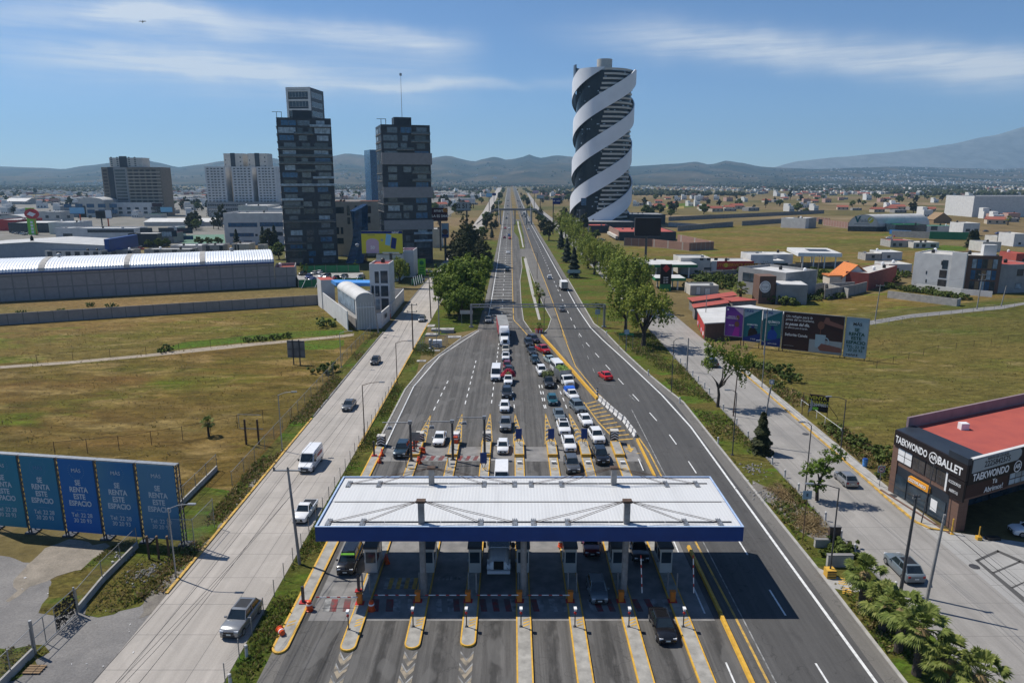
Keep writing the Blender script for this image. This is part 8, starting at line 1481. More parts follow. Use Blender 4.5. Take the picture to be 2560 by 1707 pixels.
m=MB(); P.slab(m,[(0,z0+.1),(w,z0),(w,z1-.1),(0,z1)],-.06,0); m.build('board',MT['ad_black'],t); P.text('VENTA\nTERRENO',w*.45,z1-.95,.82,MT['ad_yellow'],t,.02,bold=.02); P.text('2226498851',w*.52,z0+h*.42,.72,MT['ad_white'],t,.02,bold=.02,sx=.8); m=MB(); P.box(m,w*.2,w*.5,z0+.3,z0+.8,0,.02); m.build('emblem',MT['green_light'],t); m=MB(); P.slab(m,[(-.1,z0-.3),(.5,z0+.2),(.6,z0+1.6),(.2,z0+2.2),(.25,z0+1.0)],.0,.05); m.build('torn_flap',MT['ad_grey'],t)
for u in(-1.0,0,w):m=MB(); q=P.p(u,0,-.1); m.tube((q.x,q.y,0),(q.x,q.y,z1+.1),.06,n=6); m.build('post',MT['rust'],t)
m=MB(); m.tube(tuple(P.p(-1,z1,-.1)),tuple(P.p(w,z1,-.1)),.05,n=5); m.tube(tuple(P.p(w,z1-1.5,-.1)),tuple(P.p(w+1.6,0,-1.5)),.05,n=5); m.build('brace',MT['rust'],t)
def simple_board(label,x,y,ang,w,z0,z1,mat_,posts=MT['steel_dark']):
	t=thing('back_board' if 'back' in label else 'board',label,'sign',(x,y,0)); P=Panel((x-w/2*math.cos(ang),y-w/2*math.sin(ang)),(x+w/2*math.cos(ang),y+w/2*math.sin(ang))); m=MB(); P.box(m,0,w,z0,z1,-.1,0); m.build('panel',mat_,t)
	for u in(w*.33,w*.7):m=MB(); P.box(m,u-.1,u+.1,0,z1+.2,.0,.2); m.build('post',posts,t)
	m=MB()
	for j in range(3):P.box(m,.05,w-.05,z0+.3+(z1-z0-.6)*j/2-.05,z0+.3+(z1-z0-.6)*j/2+.05,.0,.06)
	m.build('rail',posts,t); return t
simple_board('back of a framed board on two dark posts in the left field',-46.5,148.8,R(-6),3.9,hz('e',2020,695,148.8),hz('e',2020,578,148.8),MT['conc_dark'])
t=thing('sign_stand','empty frame of two dark posts and thin rails in the left field','sign frame',(-39,101.2));
for x in(-40.1,-38.2):m=MB(); m.box(x-.12,x+.12,101.1,101.3,0,4.0); m.build('post',MT['rust'],t)
m=MB(); m.tube((-41,101.2,4.8),(-37.6,101.2,4.7),.05,n=5); m.tube((-40.8,101.2,2.6),(-37.4,101.2,2.5),.05,n=5); m.tube((-40.9,101.2,2.6),(-41,101.2,4.8),.05,n=5); m.build('rail',MT['metal'],t)
def rsign(label,x,y,h,s_,mat_,round_=True,post=MT['metal'],text=None):
	t=thing('road_sign',label,'road sign',(x,y)); P=Panel((x-s_/2,y-.06),(x+s_/2,y-.06)); m=MB(); m.tube((x,y,0),(x,y,h+.1),.05,n=6); m.build('post',post,t); m=MB(); P.box(m,0,s_,h-s_,h,-.02,0); m.build('panel',MT['ad_pale'],t)
	if round_:
		m=MB(); P.disc(m,s_/2,h-s_/2,s_*.42,s_*.42,.0,.01); m.build('ring',MT['red']if mat_ is None else mat_,t); m=MB(); P.disc(m,s_/2,h-s_/2,s_*.32,s_*.32,.01,.02); m.build('disc',MT['ad_white'],t)
	if text:P.text(text,s_/2,h-s_/2,s_*.45,MT['ad_black'],t,.03,bold=.02)
	return t
rsign('round speed limit sign at the edge of the vine strip',47.9,86.2,2.9,.95,None,True,text='40'); rsign('small round sign on a post above the sharp kerb bend',48.4,127.5,2.7,.9,MT['ad_navy']); rsign('square parking sign and red box on the verge pole, lower right',32.2,71.9,6.0,1.0,None,False,MT['rust'],'E'); rsign('square sign on the verge close to the gantry post',23.6,192.6,4.2,1.4,None,False); rsign('square sign on the tall lamp pole in the grass',26.6,160.9,5.2,1.1,None,False)
t=thing('road_sign','long low green direction sign in the right hand grass','road sign',(26.4,162)); P=Panel((24.9,162),(28.4,162)); m=MB(); P.box(m,0,P.w,3.6,4.1,-.05,0); m.build('panel',MT['green'],t)
for u in(.15,P.w-.15):m=MB(); P.box(m,u-.04,u+.04,0,3.6,-.05,0); m.build('post',MT['metal'],t)
x,y=g('s',145,845); t=thing('road_sign','long pale board at the foot of the fir','road sign',(x,y-3)); P=Panel((x-2.5,y-3),(x+2.5,y-3)); m=MB(); P.box(m,0,P.w,2.2,3.6,-.05,0); m.build('panel',MT['ad_pale'],t); m=MB(); P.box(m,.4,.5,0,2.2,-.05,0); P.box(m,P.w-.5,P.w-.4,0,2.2,-.05,0); m.build('post',MT['metal'],t)
x,y=g('k',630,1395); t=thing('road_sign','blank pale board lying low beside the left gantry post','road sign',(x,y)); P=Panel((x-2,y),(x+1.5,y)); m=MB(); P.box(m,0,P.w,3.2,4.2,-.05,0); m.build('panel',MT['pale_wall'],t); m=MB(); P.box(m,.4,.5,0,3.2,-.05,0); P.box(m,P.w-.5,P.w-.4,0,3.2,-.05,0); m.build('post',MT['metal'],t)
# poles, lamps, wires
def lamp(label,x,y,h,ax,r=.09,mat_=None,base=False,ang=0.0):
	t=thing('street_lamp',label,'street lamp',(x,y)); mat_=mat_ or MT['metal']; m=MB(); m.tube((x,y,0),(x,y,h),r,r*.7,8); m.box(x-.2,x+.2,y-.2,y+.2,0,.1); m.build('post',mat_,t)
	m=MB(); m.path([(x,y,h-.05),(x+ax*.5,y,h+.35),(x+ax,y,h+.45)],.05,6); m.build('arm',mat_,t); m=MB(); s_=1 if ax>0 else-1; m.cbox(x+ax+s_*.35,y,h+.46,.8,.3,.14); m.build('lamp_head',MT['metal'],t)
	if base:m=MB(); m.cbox(x,y,.45,.9,.9,.9); m.build('base',MT['yellow'],t); m=MB(); [m.box(x-.46,x+.46,y-.46,y-.455,.2+.25*i,.3+.25*i)for i in range(3)]; m.build('stripe',MT['black'],t)
	return t
lamp('grey street lamp beside the rightmost blue banner',-33.7,64.3,7.6,2.0); lamp('grey street lamp before the empty sign frame in the left field',-33.9,98.7,8.6,2.0); lamp('grey street lamp at the fence near the framed board',-36.4,146.6,7.4,2.0)
lamp('brown street lamp by the striped cushion, arm over the plaza',-22.3,101.7,9.2,2.6,mat_=MT['rust']); lamp('brown street lamp on the verge beside the yellow kerb',-22.5,134,8.2,2.4,mat_=MT['rust'])
lamp('slim dark street lamp in the right hand grass near the bollards',29.9,128,10,1.0,mat_=MT['steel_dark']); lamp('slim dark street lamp rising in front of the dark conifer',32.0,97,9.4,-1.0,mat_=MT['steel_dark']); lamp('street lamp on a yellow and black striped base, lower right',32.0,64.6,9.6,-2.6,mat_=MT['steel_dark'],base=True); lamp('slim street lamp with the green sign at its foot',26.5,161.1,9.2,.8,mat_=MT['steel_dark']); lamp('dark street lamp at the kerb behind the vine strip',48.0,97.7,8.2,-2.2,mat_=MT['steel_dark']); lamp('tall lamp standing in front of the clipped tree',37.0,83.3,9.4,-.9,mat_=MT['steel_dark']); lamp('thin grey lamp in the grass before the wide poster',48.1,131.5,8.8,-1.0)
lamp('dark lamp pole in the median beside the palm',8.2,178.2,9.5,.6,mat_=MT['steel_dark']); x,y=g('k',1280,960); lamp('lamp with a cross head further up the median',x,y,10.2,-1.6,mat_=MT['steel_dark'])
def upole(label,x,y,h,lean=(0,0),arms=1,mat_=None,r=.17,aw=1.2):
	t=thing('utility_pole',label,'utility pole',(x,y)); m=MB(); m.tube((x,y,0),(x+lean[0],y+lean[1],h),r,r*.65,10); m.build('post',mat_ or MT['pole'],t); X,Y=x+lean[0],y+lean[1]
	for j in range(arms):
		m=MB(); m.box(X-aw,X+aw,Y-.07,Y+.07,h-.35-1.6*j,h-.22-1.6*j); m.build('crossarm',MT['metal'],t)
		for u in(-aw+.1,0,aw-.1):m=MB(); m.lathe([(.05,0),(.12,.05),(.07,.12),(.12,.18),(.05,.3)],(X+u,Y,h-.22-1.6*j),8); m.build('insulator',MT['steel_dark'],t)
	return t
upole('concrete power pole with a crossarm beside the canopy corner',-22.1,67,10.7,(-.5,.0),1,aw=1.5); upole('concrete pole in front of the white barrel roofed house',-34.6,180.1,10.6,(-.9,0),1); upole('dark power pole by the fenced pumps',-23.2,162.2,11,(0,0),2,MT['rust']); upole('brown power pole below the green trees on the left kerb',-23.3,200.9,12.2,(-.3,0),2,MT['rust'],aw=1.4); upole('bare pole beside the fenced pumps',-18.7,178.2,10,(0,0),0); upole('thin bare post right behind the fenced pumps',-17.8,163.5,6,(0,0),0,MT['metal'],.08)
upole('leaning bare pole next to the dense conifer',37.3,100.6,9.2,(.8,0),0,r=.15); upole('dark pole behind the forked tree on the right verge',37.4,114.4,7.6,(.2,0),0,MT['rust'],.12); upole('power pole standing among the palms',37.6,61.7,10.2,(.3,0),1,MT['steel_dark'],aw=.35); upole('bare grey pole below the palms\' power pole',38.4,59,9.6,(.6,0),0); upole('bare dark pole on the right verge near the shade',36.4,143,7.2,(0,0),0); upole('thin pole in front of the ballet school shop sign',47.7,76.1,7.6,(.6,0),0,MT['steel_dark'],.07)
upole('power pole in front of the college posters',57.6,157.8,10.5,(0,0),1); upole('bare lamp pole left of the purple poster',51.8,187,10.2,(0,0),0,r=.12); upole('concrete power pole at the start of the field track',102.5,197,10.4,(.4,0),1); upole('concrete power pole in front of the glazed wing',143.1,215.6,11,(.3,0),2); upole('leaning bare pole at the right end of the field track',154.2,221,6.6,(.7,0),0); upole('tall thin pole by the yellow workshop',93.5,262,9.6,(0,0),1,r=.12,aw=.8); upole('tall pole in front of the yard canopy',117,271.5,10.8,(.3,0),1,r=.13,aw=.8)
def wire(label,runs,r=.016,name='power_cable'):
	t=thing(name,label,'cable',runs[0][0]); m=MB()
	for pts in runs:
		for a_,b_ in zip(pts,pts[1:]):
			a_,b_=Vector(a_),Vector(b_); n=8; sag=(b_-a_).length*.018; q=[a_.lerp(b_,i/n)-Vector((0,0,sag*4*(i/n)*(1-i/n)))for i in range(n+1)]; m.path([tuple(v)for v in q],r,4)
	m.build('strand',MT['black'],t)
wire('thin black cables running high above the left service road',[[(-24.0+dx,20,10.8),(-22.6+dx,67,10.5),(-23.2+dx,162,10.7),(-23.6+dx,200,11.9),(-25+dx,300,11)]for dx in(-1.4,0,1.4)]+[[(-28.5+dx,20,7.6),(-22.4,67,7.8),(-23.2,162,8.2)]for dx in(0,.8)])
wire('black cables running along the right verge past the palms',[[(38.6+dx,20,10),(37.9+dx,61.7,10),(37.6+dx,100,9),(36.6+dx,143,7)]for dx in(-.3,.3)]+[[(41,20,8.4),(39,59,8.6),(37.5,100,7.6)]],.014); wire('cables slung from the white house to the road poles',[[(-35.4,180,10.3),(-35.3,205,7)],[(-35.4,180,9.8),(-23.2,162,10)],[(-35.4,180,10.3),(-23.3,200,11.5)]],.014)
wire('cables along the field track at the right',[[(58.3,157.5,10.3),(102.9,197,10.2),(143.4,215.6,10.8),(154.9,221,6.4)]],.014)
bo=thing('bollard','white concrete bollard along the edge of the right service road','bollard',(0,0,0),0,'white bollards along the right service road'); m=MB(); m.lathe([(.14,0),(.12,1.15),(.05,1.2)],n=10); m.build('post',MT['white_wall'],bo); m=MB(); m.lathe([(.135,0),(.132,.12)],(0,0,.9),10); m.build('reflector',MT['metal'],bo)
for k,(x,y)in enumerate(((36.2,153.7),(36.6,149.7),(36.7,145.9),(36.8,139.7),(36.9,135.6),(36.9,130.9),(36.8,127.2),(36.6,117.5),(36.6,110),(36.5,104),(36.6,98.5),(36.5,93.5),(36.6,89),(36.7,84.6),(36.7,76.6),(36.5,72.1),(36.6,69.1),(37.1,61.8))):
	if k==0:bo.location=(x,y,0)
	else:dup(bo,(x,y,0))
for k,(v,px,py)in enumerate((('a',1595,1400),('a',1490,1590),('g',950,280),('g',1320,635),('g',1600,885),('g',1940,1250))):
	x,y=g(v,px,py); dup(bo,(x,y,0),label=['white post on the verge left of the toll plaza, at the silver car','white post at the bottom edge left of the toll plaza','small white post in the grass near the gantry','small white post at the kerb beside the red car','small white post at the kerb below the slim lamp','small white post at the kerb above the canopy'][k],group='single white roadside posts')
	# fences
def netmat():
	m,nt,bs=newmat('wire_mesh'); tc=N(nt,'ShaderNodeTexCoord'); w1=N(nt,'ShaderNodeTexWave',wave_type='BANDS',bands_direction='DIAGONAL'); w1.inputs['Scale'].default_value=4; nt.links.new(tc.outputs['Object'],w1.inputs['Vector'])
	f=ramp(nt,w1.outputs[0],[(.8,0),(.92,.55)]); tr=N(nt,'ShaderNodeBsdfTransparent'); mx=N(nt,'ShaderNodeMixShader'); nt.links.new(f,mx.inputs[0]); nt.links.new(tr.outputs[0],mx.inputs[1]); bs.inputs['Base Color'].default_value=(.3,.31,.32,1); nt.links.new(bs.outputs[0],mx.inputs[2]); nt.links.new(mx.outputs[0],nt.nodes['Material Output'].inputs[0]); return m
MT['net']=netmat()
def fence(label,pts,h,step=3.0,rail=True,base=None,net=True,mat_=None,r=.045):
	t=thing('wire_fence',label,'fence',(*pts[0],0)); mat_=mat_ or MT['metal']
	for a_,b_ in zip(pts,pts[1:]):
		P=Panel(a_,b_); n=max(1,int(P.w/step))
		for i in range(n+1 if b_ is pts[-1]else n):m=MB(); q=P.p(P.w*i/n,0,0); m.tube((q.x,q.y,0),(q.x,q.y,h),r,n=6); m.build('post',mat_,t)
		if rail:m=MB(); m.tube(tuple(P.p(0,h-.1)),tuple(P.p(P.w,h-.1)),.03,n=5); m.build('rail',mat_,t)
		if net:m=MB(); m.face([P.p(0,.3 if base else .05),P.p(P.w,.3 if base else .05),P.p(P.w,h-.12),P.p(0,h-.12)]); m.build('mesh',MT['net'],t)
		if base:m=MB(); P.box(m,0,P.w,0,base,-.1,.1); m.build('plinth',MT['conc'],t)
	return t
fence('mesh fence between the left service road and the toll plaza verge',[(-22.75,49),(-22.8,100),(-22.7,132)],1.9,3.0,False); fence('wire fence on a low concrete plinth around the gravel lot',[(-40.2,47),(-40.2,52.4)],2.6,2.6,True,.75); fence('sagging wire fence on a plinth beside the weeds of the lot',[(-40.1,58.6),(-40.6,63.5),(-40.7,70.4)],2.4,2.6,True,.7); fence('wire fence on a plinth behind the rightmost blue banner',[(-40.5,78),(-40.6,91.5)],2.4,3,True,.7)
fence('tall wire fence corner beside the rightmost blue banner',[(-37,70.2),(-34.3,70),(-34.2,75)],3.6,2.6,True); fence('fence running along the left field beside the service road kerb',[(-36.4,86),(-36.7,112),(-36.9,150),(-36.6,180)],2.2,4,True); fence('old post and wire fence crossing the left field',[(-66,96.5),(-58,98.8),(-50.5,103),(-40.9,111),(-36.8,113)],2.3,3.4,True,None,False,MT['rust']); fence('old fence posts along the dirt track in the left field',[g('e',0,765),g('e',500,712),g('e',1000,675),g('e',1850,585)],2.0,6,True,None,False,MT['rust']); fence('wire fence across the olive field on the right',[g('h',1240,545),g('h',1700,420),g('h',2352,330)],1.6,6,True,None,False,MT['rust']); fence('wire fence along the field track on the right',[g('h',1230,235),g('h',1800,150),g('h',2352,75)],1.7,5,True,None,False,MT['metal']); fence('leaning white pipe railing above the vine strip',[g('h',670,835),g('h',850,970),g('h',970,1060)],1.4,3,True,None,False,MT['white_paint'])
fence('square mesh enclosure around the grey pumps',[(-21.9,160.5),(-16.2,160.5),(-15.6,168.5),(-21.2,168.5),(-21.9,160.5)],2.4,2.2,True)
t=thing('sliding_gate','gate frame on the gravel lot, half covered with black netting','gate',(-40,52.6)); P=Panel((-40.0,58.2),(-40.2,52.6)); m=MB(); m.tube(tuple(P.p(P.w,0)),tuple(P.p(P.w,3.2)),.13,n=8); m.tube(tuple(P.p(0,0)),tuple(P.p(0,2.8)),.09,n=8); m.build('post',MT['metal'],t)
m=MB(); [m.tube(tuple(P.p(a,b_)),tuple(P.p(c,d_)),.04,n=5)for a,b_,c,d_ in((0,2.6,P.w,2.6),(0,1.4,P.w,1.4),(0,.15,P.w,.15),(P.w*.5,.1,P.w*.5,2.6),(P.w*.75,.1,P.w*.75,2.6))]; m.build('frame',MT['metal'],t)
m=MB()
for i in range(420):u,v=rnd.uniform(0,P.w*.48),rnd.uniform(.25,2.5); leaf(m,P.p(u,v,rnd.uniform(-.06,.06)),(P.n+rv()*.5).normalized(),rnd.uniform(.08,.17))
m.build('netting',MT['black'],t)
x,y=-38.9,50.6; t=thing('pallet','broken wooden pallet lying beside the lot gate','pallet',(x,y),.5); m=MB(); [m.box(x-.7,x+.7,y-.55+.28*i,y-.35+.28*i,.12,.16)for i in range(4)]; m.build('deck',MT['wood'],t); m=MB(); [m.box(x-.68+.6*i,x-.58+.6*i,y-.56,y+.5,.03,.12)for i in range(3)]; m.build('bearer',MT['wood'],t)
for k in range(3):x,y=g('a',(965,1028,1095)[k],770); t=thing('steel_post',['left short post of the trio below the banner corner','middle short post of the trio below the banner corner','right short post of the trio below the banner corner'][k],'post',(x,y),0,'trio of short posts'); m=MB(); m.tube((x,y,0),(x,y,2.6),.12,n=8); m.build('post',MT['rust'],t); m=MB(); m.lathe([(.16,0),(.1,.12)],(x,y,2.6),8); m.build('cap',MT['wood'],t)
t=thing('pump_set','grey pipework and pump inside the mesh enclosure','pump',(-18.6,164)); m=MB(); m.lathe([(.5,0),(.5,.3),(.3,.4),(.3,1.5),(.5,1.6),(.45,2.3),(.2,2.5)],(-19.2,163.2,0),12); m.tube((-19.2,163.2,1.0),(-17.4,164.4,1.0),.25,n=8); m.tube((-17.4,164.4,1.0),(-17.4,164.4,0),.25,n=8); m.build('pipework',MT['metal'],t); m=MB(); m.box(-18.9,-16.8,165.3,166.6,0,1.6); m.build('cabinet',MT['white_paint'],t); m=MB(); m.box(-21,-16.8,161,162,.0,.12); m.build('plinth',MT['conc'],t)
for k,(v,px,py,w_,d_,h_)in enumerate((('f',780,280,3,2.4,.4),('f',925,250,3.2,2.6,.9),('f',830,235,3,2,.5),('f',985,295,3.4,2.4,.15),('f',770,195,2.4,3,.12),('f',690,508,2,1.4,.1))):
	x,y=g(v,px,py); t=thing('concrete_slab',['low concrete slab inside the pump enclosure grass','raised concrete chamber cover on the verge','stained flat chamber on the verge behind the raised cover','pale flat slab near the kerb on the verge','narrow slab by the yellow kerb','white slab lying in the weeds of the verge'][k],'slab',(x,y),0,'concrete slabs on the left verge'); m=MB(); m.box(x-w_/2,x+w_/2,y-d_/2,y+d_/2,0,h_); m.build('body',MT['conc'],t); m=MB(); m.box(x-.4,x+.4,y-.4,y+.4,h_,h_+.05); m.build('lid',MT['conc_dark'],t)
for k,(v,x0,y0,w_,h_,lab)in enumerate((('d',600,515,1.6,.9,'low concrete block on the right verge by the branch heap'),('d',735,665,2.6,1.3,'grey concrete wall stub behind the tallest palm'),('d',690,500,1.2,2.2,'rusty gatepost stub beside the broken wall'))):
	x,y=g(v,x0,y0); t=thing('wall_stub',lab,'wall',(x,y)); m=MB(); m.box(x-w_/2,x+w_/2,y-.2,y+.2,0,h_); m.build('body',MT['conc']if k<2 else MT['rust'],t); m=MB(); m.box(x-w_/2-.04,x+w_/2+.04,y-.24,y+.24,h_,h_+.07); m.build('cap',MT['conc_dark'],t)
ground('paved_ramp',MT['conc'],.034,[g('d',*q)for q in((520,650),(700,740),(860,800),(900,860),(860,865),(760,850),(670,830),(590,740))]); b=MB(); [b.sheet([g('d',730+30*k,752+48*k*0+j*14+k*75),g('d',800+30*k,765+j*14+k*75),g('d',800+30*k,772+j*14+k*75),g('d',730+30*k,759+j*14+k*75)],.05)for k in range(2)for j in range(4)]; struct(b.build('ramp_stripes',MT['yellow']))
for v,px,py,lab in(('d',1780,670,'dark manhole cover on the forecourt'),('d',1150,122,'dark manhole cover on the pavement by the ballet school'),('h',705,1042,'manhole cover in the right service road'),('f',365,300,'manhole cover in the left service road near the white house')):
	x,y=g(v,px,py); t=thing('manhole_cover',lab,'manhole cover',(x,y)); m=MB(); m.lathe([(.5,.046),(.5,.075)],(x,y,0),16); m.build('lid',MT['steel_dark'],t)
m=MB()
for i in range(80):
	v,px,py=rnd.choice((('a',rnd.uniform(60,900),rnd.uniform(800,1350)),('a',rnd.uniform(700,870),rnd.uniform(700,790)),('a',rnd.uniform(400,1000),rnd.uniform(1080,1560)),('d',rnd.uniform(80,640),rnd.uniform(40,420)),('d',rnd.uniform(700,1150),rnd.uniform(870,1500)),('h',rnd.uniform(210,420),rnd.uniform(1260,1420)))); x,y=g(v,px,py)
	if 'd'==v and not(31.3<x<36.4):continue
	s_=rnd.uniform(.04,.15); c=Vector((x,y,.08)); leaf(m,c,(Vector((0,0,1))+rv()*.6).normalized(),s_,1.4)
tag(m.build('litter',MT['white_wall']),kind='stuff')
m=MB()
for v,px,py,sp_,n in(('h',300,1300,.8,60),('d',150,120,.9,90),('a',930,860,.75,90),('a',800,750,.6,40),('x',0,0,0,0)):
	if not n:continue
	cx,cy=g(v,px,py)
	for i in range(n):s_=rnd.uniform(.05,.2); m.lathe([(s_*.7,-s_*.3),(s_,.0),(s_*.5,s_*.6)],(cx+rnd.gauss(0,sp_),cy+rnd.gauss(0,sp_*1.2),.06),5)
tag(m.build('rubble_stones',MT['conc_dark']),kind='stuff')
# the far plain, towns and hills
def prof(pts,x):
	if x<=pts[0][0]:return pts[0][1]
	for(x0,y0),(x1,y1)in zip(pts,pts[1:]):
		if x<=x1:t=(x-x0)/(x1-x0); t=t*t*(3-2*t)*.5+t*.5; return y0+(y1-y0)*t
	return pts[-1][1]
RIDGE=[(-900,405),(-300,412),(0,414),(80,418),(170,421),(215,424),(270,416),(340,408),(400,398),(440,408),(490,419),(540,413),(600,404),(690,394),(730,400),(790,402),(850,394),(890,386),(925,390),(990,402),(1040,405),(1075,399),(1130,392),(1165,401),(1190,406),(1215,399),(1240,394),(1268,402),(1300,397),(1320,389),(1345,398),(1385,391),(1440,396),(1500,412),(1560,417),(1600,415),(1660,412),(1720,406),(1738,413),(1755,412),(1785,404),(1820,409),(1870,418),(1920,421),(2000,424),(2100,420),(2200,418),(2320,421),(2440,424),(2500,421),(2560,414),(2700,405),(3400,412)]
VOLC=[(1700,449),(1880,424),(1960,404),(2050,395),(2150,386),(2250,374),(2300,366),(2400,345),(2500,318),(2560,300),(2640,288),(2760,292),(2900,310),(3050,340),(3400,400),(3800,440)]
def hillmat(name,cols,s=.004):
	m,nt,bs=newmat(name); p=pos(nt,(1,.6,2.2)); a=nz(nt,p,s*.5,9,.66,.8); b_=nz(nt,p,s*6,7,.7); k=mix(nt,.7,ramp(nt,a,cols),ramp(nt,b_,[(.3,.45),(.55,1.0),(.75,1.4)]),'MULTIPLY'); nt.links.new(k,bs.inputs['Base Color']); bs.inputs['Roughness'].default_value=1; bs.inputs['Specular IOR Level'].default_value=0; return m
MT['hill']=hillmat('scrub_hill',[(.32,(.012,.018,.012)),(.46,(.035,.036,.022)),(.56,(.085,.066,.04)),(.7,(.14,.105,.065))]); MT['volc']=hillmat('haze_pale_mountain',[(.3,(.15,.175,.19)),(.7,(.2,.215,.21))],.0012)  # mountain colour is paled to put distance haze into it
def terrain(name,prof_pts,y0,yr,y1,x0,x1,nx,ny,mat_,rough):
	m=MB(); V=[]
	for j in range(ny+1):
		y=y0+(y1-y0)*j/ny
		for i in range(nx+1):
			a=x0+(x1-x0)*i/nx; X=(a-1280)/FPX/math.cos(PITCH)*y; zr=CAMH+(HORZ-prof(prof_pts,a))/FPX/math.cos(PITCH)*.975*yr
			t=(y-y0)/(yr-y0)if y<yr else max(0,1-(y-yr)/(y1-yr)); n=noise.fractal(Vector((X*.0011,y*.0011,3)),1.0,2.0,5); q=max(0,min(1,t)); e=q**1.25 if y<yr else q
			z=zr*e*(1+rough*n*(1-q)*1.2)+(noise.fractal(Vector((X*.0035,y*.0022,9)),1,2,5)*46*rough*min(1,q*2)*(1-q*.9)); V.append((X,y,max(z,-1)if j else-1.5))
	m.v=V
	for j in range(ny):
		for i in range(nx):a=j*(nx+1)+i; m.f.append((a,a+1,a+nx+2,a+nx+1)); m.m.append(0)
	return m.build(name,mat_,smooth=True)
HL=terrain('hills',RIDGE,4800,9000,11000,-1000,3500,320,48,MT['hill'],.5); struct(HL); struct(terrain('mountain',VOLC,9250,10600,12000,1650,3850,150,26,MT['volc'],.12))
def hill_z(X,y):
	if y<4800:return 0
	a=1280+X/y*FPX*math.cos(PITCH); zr=CAMH+(HORZ-prof(RIDGE,a))/FPX/math.cos(PITCH)*.975*9000; t=min(1,(y-4800)/4200); n=noise.fractal(Vector((X*.0011,y*.0011,3)),1,2,5); return max(0,zr*t**1.25*(1+.5*n*(1-t)*1.2))
MT['far_white']=flat('limewash',(.68,.67,.64),.8); MT['far_cream']=flat('cream_render',(.5,.43,.33),.8); MT['far_grey']=flat('bare_block',(.3,.29,.28),.9); MT['far_red']=flat('tile_red',(.3,.1,.07),.9); MT['far_pink']=flat('faded_paint',(.45,.3,.25),.9); MT['far_dark']=flat('dark_opening',(.03,.03,.035),.6)
def house_proto(k):
	t=thing('town_house','x','house'); w,d,h=((9,8,5.6),(12,9,3.4),(8,10,6.4),(14,8,3.2),(10,10,5.8))[k]; wl,rf=(('far_white','far_grey'),('far_cream','far_red'),('far_white','far_white'),('far_grey','far_grey'),('far_pink','far_red'))[k]
	m=MB(); m.box(-w/2,w/2,-d/2,d/2,0,h);
	if k in(0,2):m.box(-w/2,0,-d/2+2,d/2,h,h+2.6)
	m.build('wall',MT[wl],t); m=MB(); m.box(-w/2+.3,w/2-.3,-d/2+.3,d/2-.3,h,h+.12)if k!=1 else m.loft([[(-w/2-.3,-d/2-.3,h),(-w/2-.3,d/2+.3,h),(-w/2-.3,0,h+2)],[(w/2+.3,-d/2-.3,h),(w/2+.3,d/2+.3,h),(w/2+.3,0,h+2)]]); m.build('roof',MT[rf],t)
	m=MB(); m.lathe([(.5,0),(.55,1.0),(.2,1.3)],(w*.3,d*.2,h+.1),8); m.build('water_tank',MT['black'],t)
	for i in range(3):m=MB(); u=-w/2+1.2+i*(w-3)/2; m.box(u,u+1.3,-d/2-.04,-d/2+.02,1.0,2.4); m.build('window',MT['far_dark'],t)
	return t
HP=[house_proto(k)for k in range(5)]; [kids(o)for o in HP]; HUSED=set()
def house(k,x,y,rz,s,label,group):
	o=HP[k]
	if k not in HUSED:HUSED.add(k); o.location=(x,y,0); o.rotation_euler=(0,0,rz); o.scale=(s,s,s); o['label']=label; o['group']=group; return
	dup(o,(x,y,0),rz,label,group,scale=s)
KN=['white house with a roof room','cream house with a red pitched roof','white flat house with a raised rear','low grey block house','faded pink house with a red roof']
rh=random.Random(21)
def clear(x,y):
	if-60<x<62 and y<3600:return False
	a=1280+x/y*FPX*math.cos(PITCH)
	if 40<x<150 and y<760:return False
	return True
placed=[]
def scatter_houses(n,view,x0,x1,y0,y1,where,group,skew=1.0,kk=(0,1,2,3,4)):
	c=0; tries=0
	while c<n and tries<n*40:
		tries+=1; px=rh.uniform(x0,x1); py=y0+(y1-y0)*rh.random()**skew; x,y=g(view,px,py)
		if not clear(x,y)or any((x-a)**2+(y-b_)**2<150 for a,b_ in placed):continue
		if noise.noise(Vector((x*.006,y*.004,2)))<-.12:continue
		placed.append((x,y)); k=rh.choice(kk); house(k,x,y,rh.uniform(-.5,.5),rh.uniform(.85,1.35),'%s %s'%(KN[k],where),group+', '+KN[k]); c+=1
scatter_houses(105,'N',1580,2560,484,530,'in the scattered town on the right plain','houses of the right plain'); scatter_houses(64,'N',1960,2560,464,490,'in the dense town far right','houses of the far right town'); scatter_houses(16,'N',1600,1960,470,486,'along the far edge of the right plain','houses along the far right edge')
scatter_houses(52,'N',0,640,484,512,'in the town left of the apartment blocks','houses of the left town'); scatter_houses(34,'N',1080,1250,474,520,'in the village left of the highway','houses of the village left of the highway'); scatter_houses(18,'N',1300,1440,474,505,'right of the highway before the hills','houses right of the far highway'); scatter_houses(46,'N',0,520,496,545,'among the yards and shops at far left','houses among the far left yards',1.0,(0,2,3,1))
scatter_houses(16,'N',850,945,468,500,'between the two dark towers','houses between the dark towers'); scatter_houses(14,'N',2180,2560,525,570,'behind the arched hall','houses behind the arched hall')
for o in HP:
	if o.get('label')=='x':bpy.data.objects.remove(o)
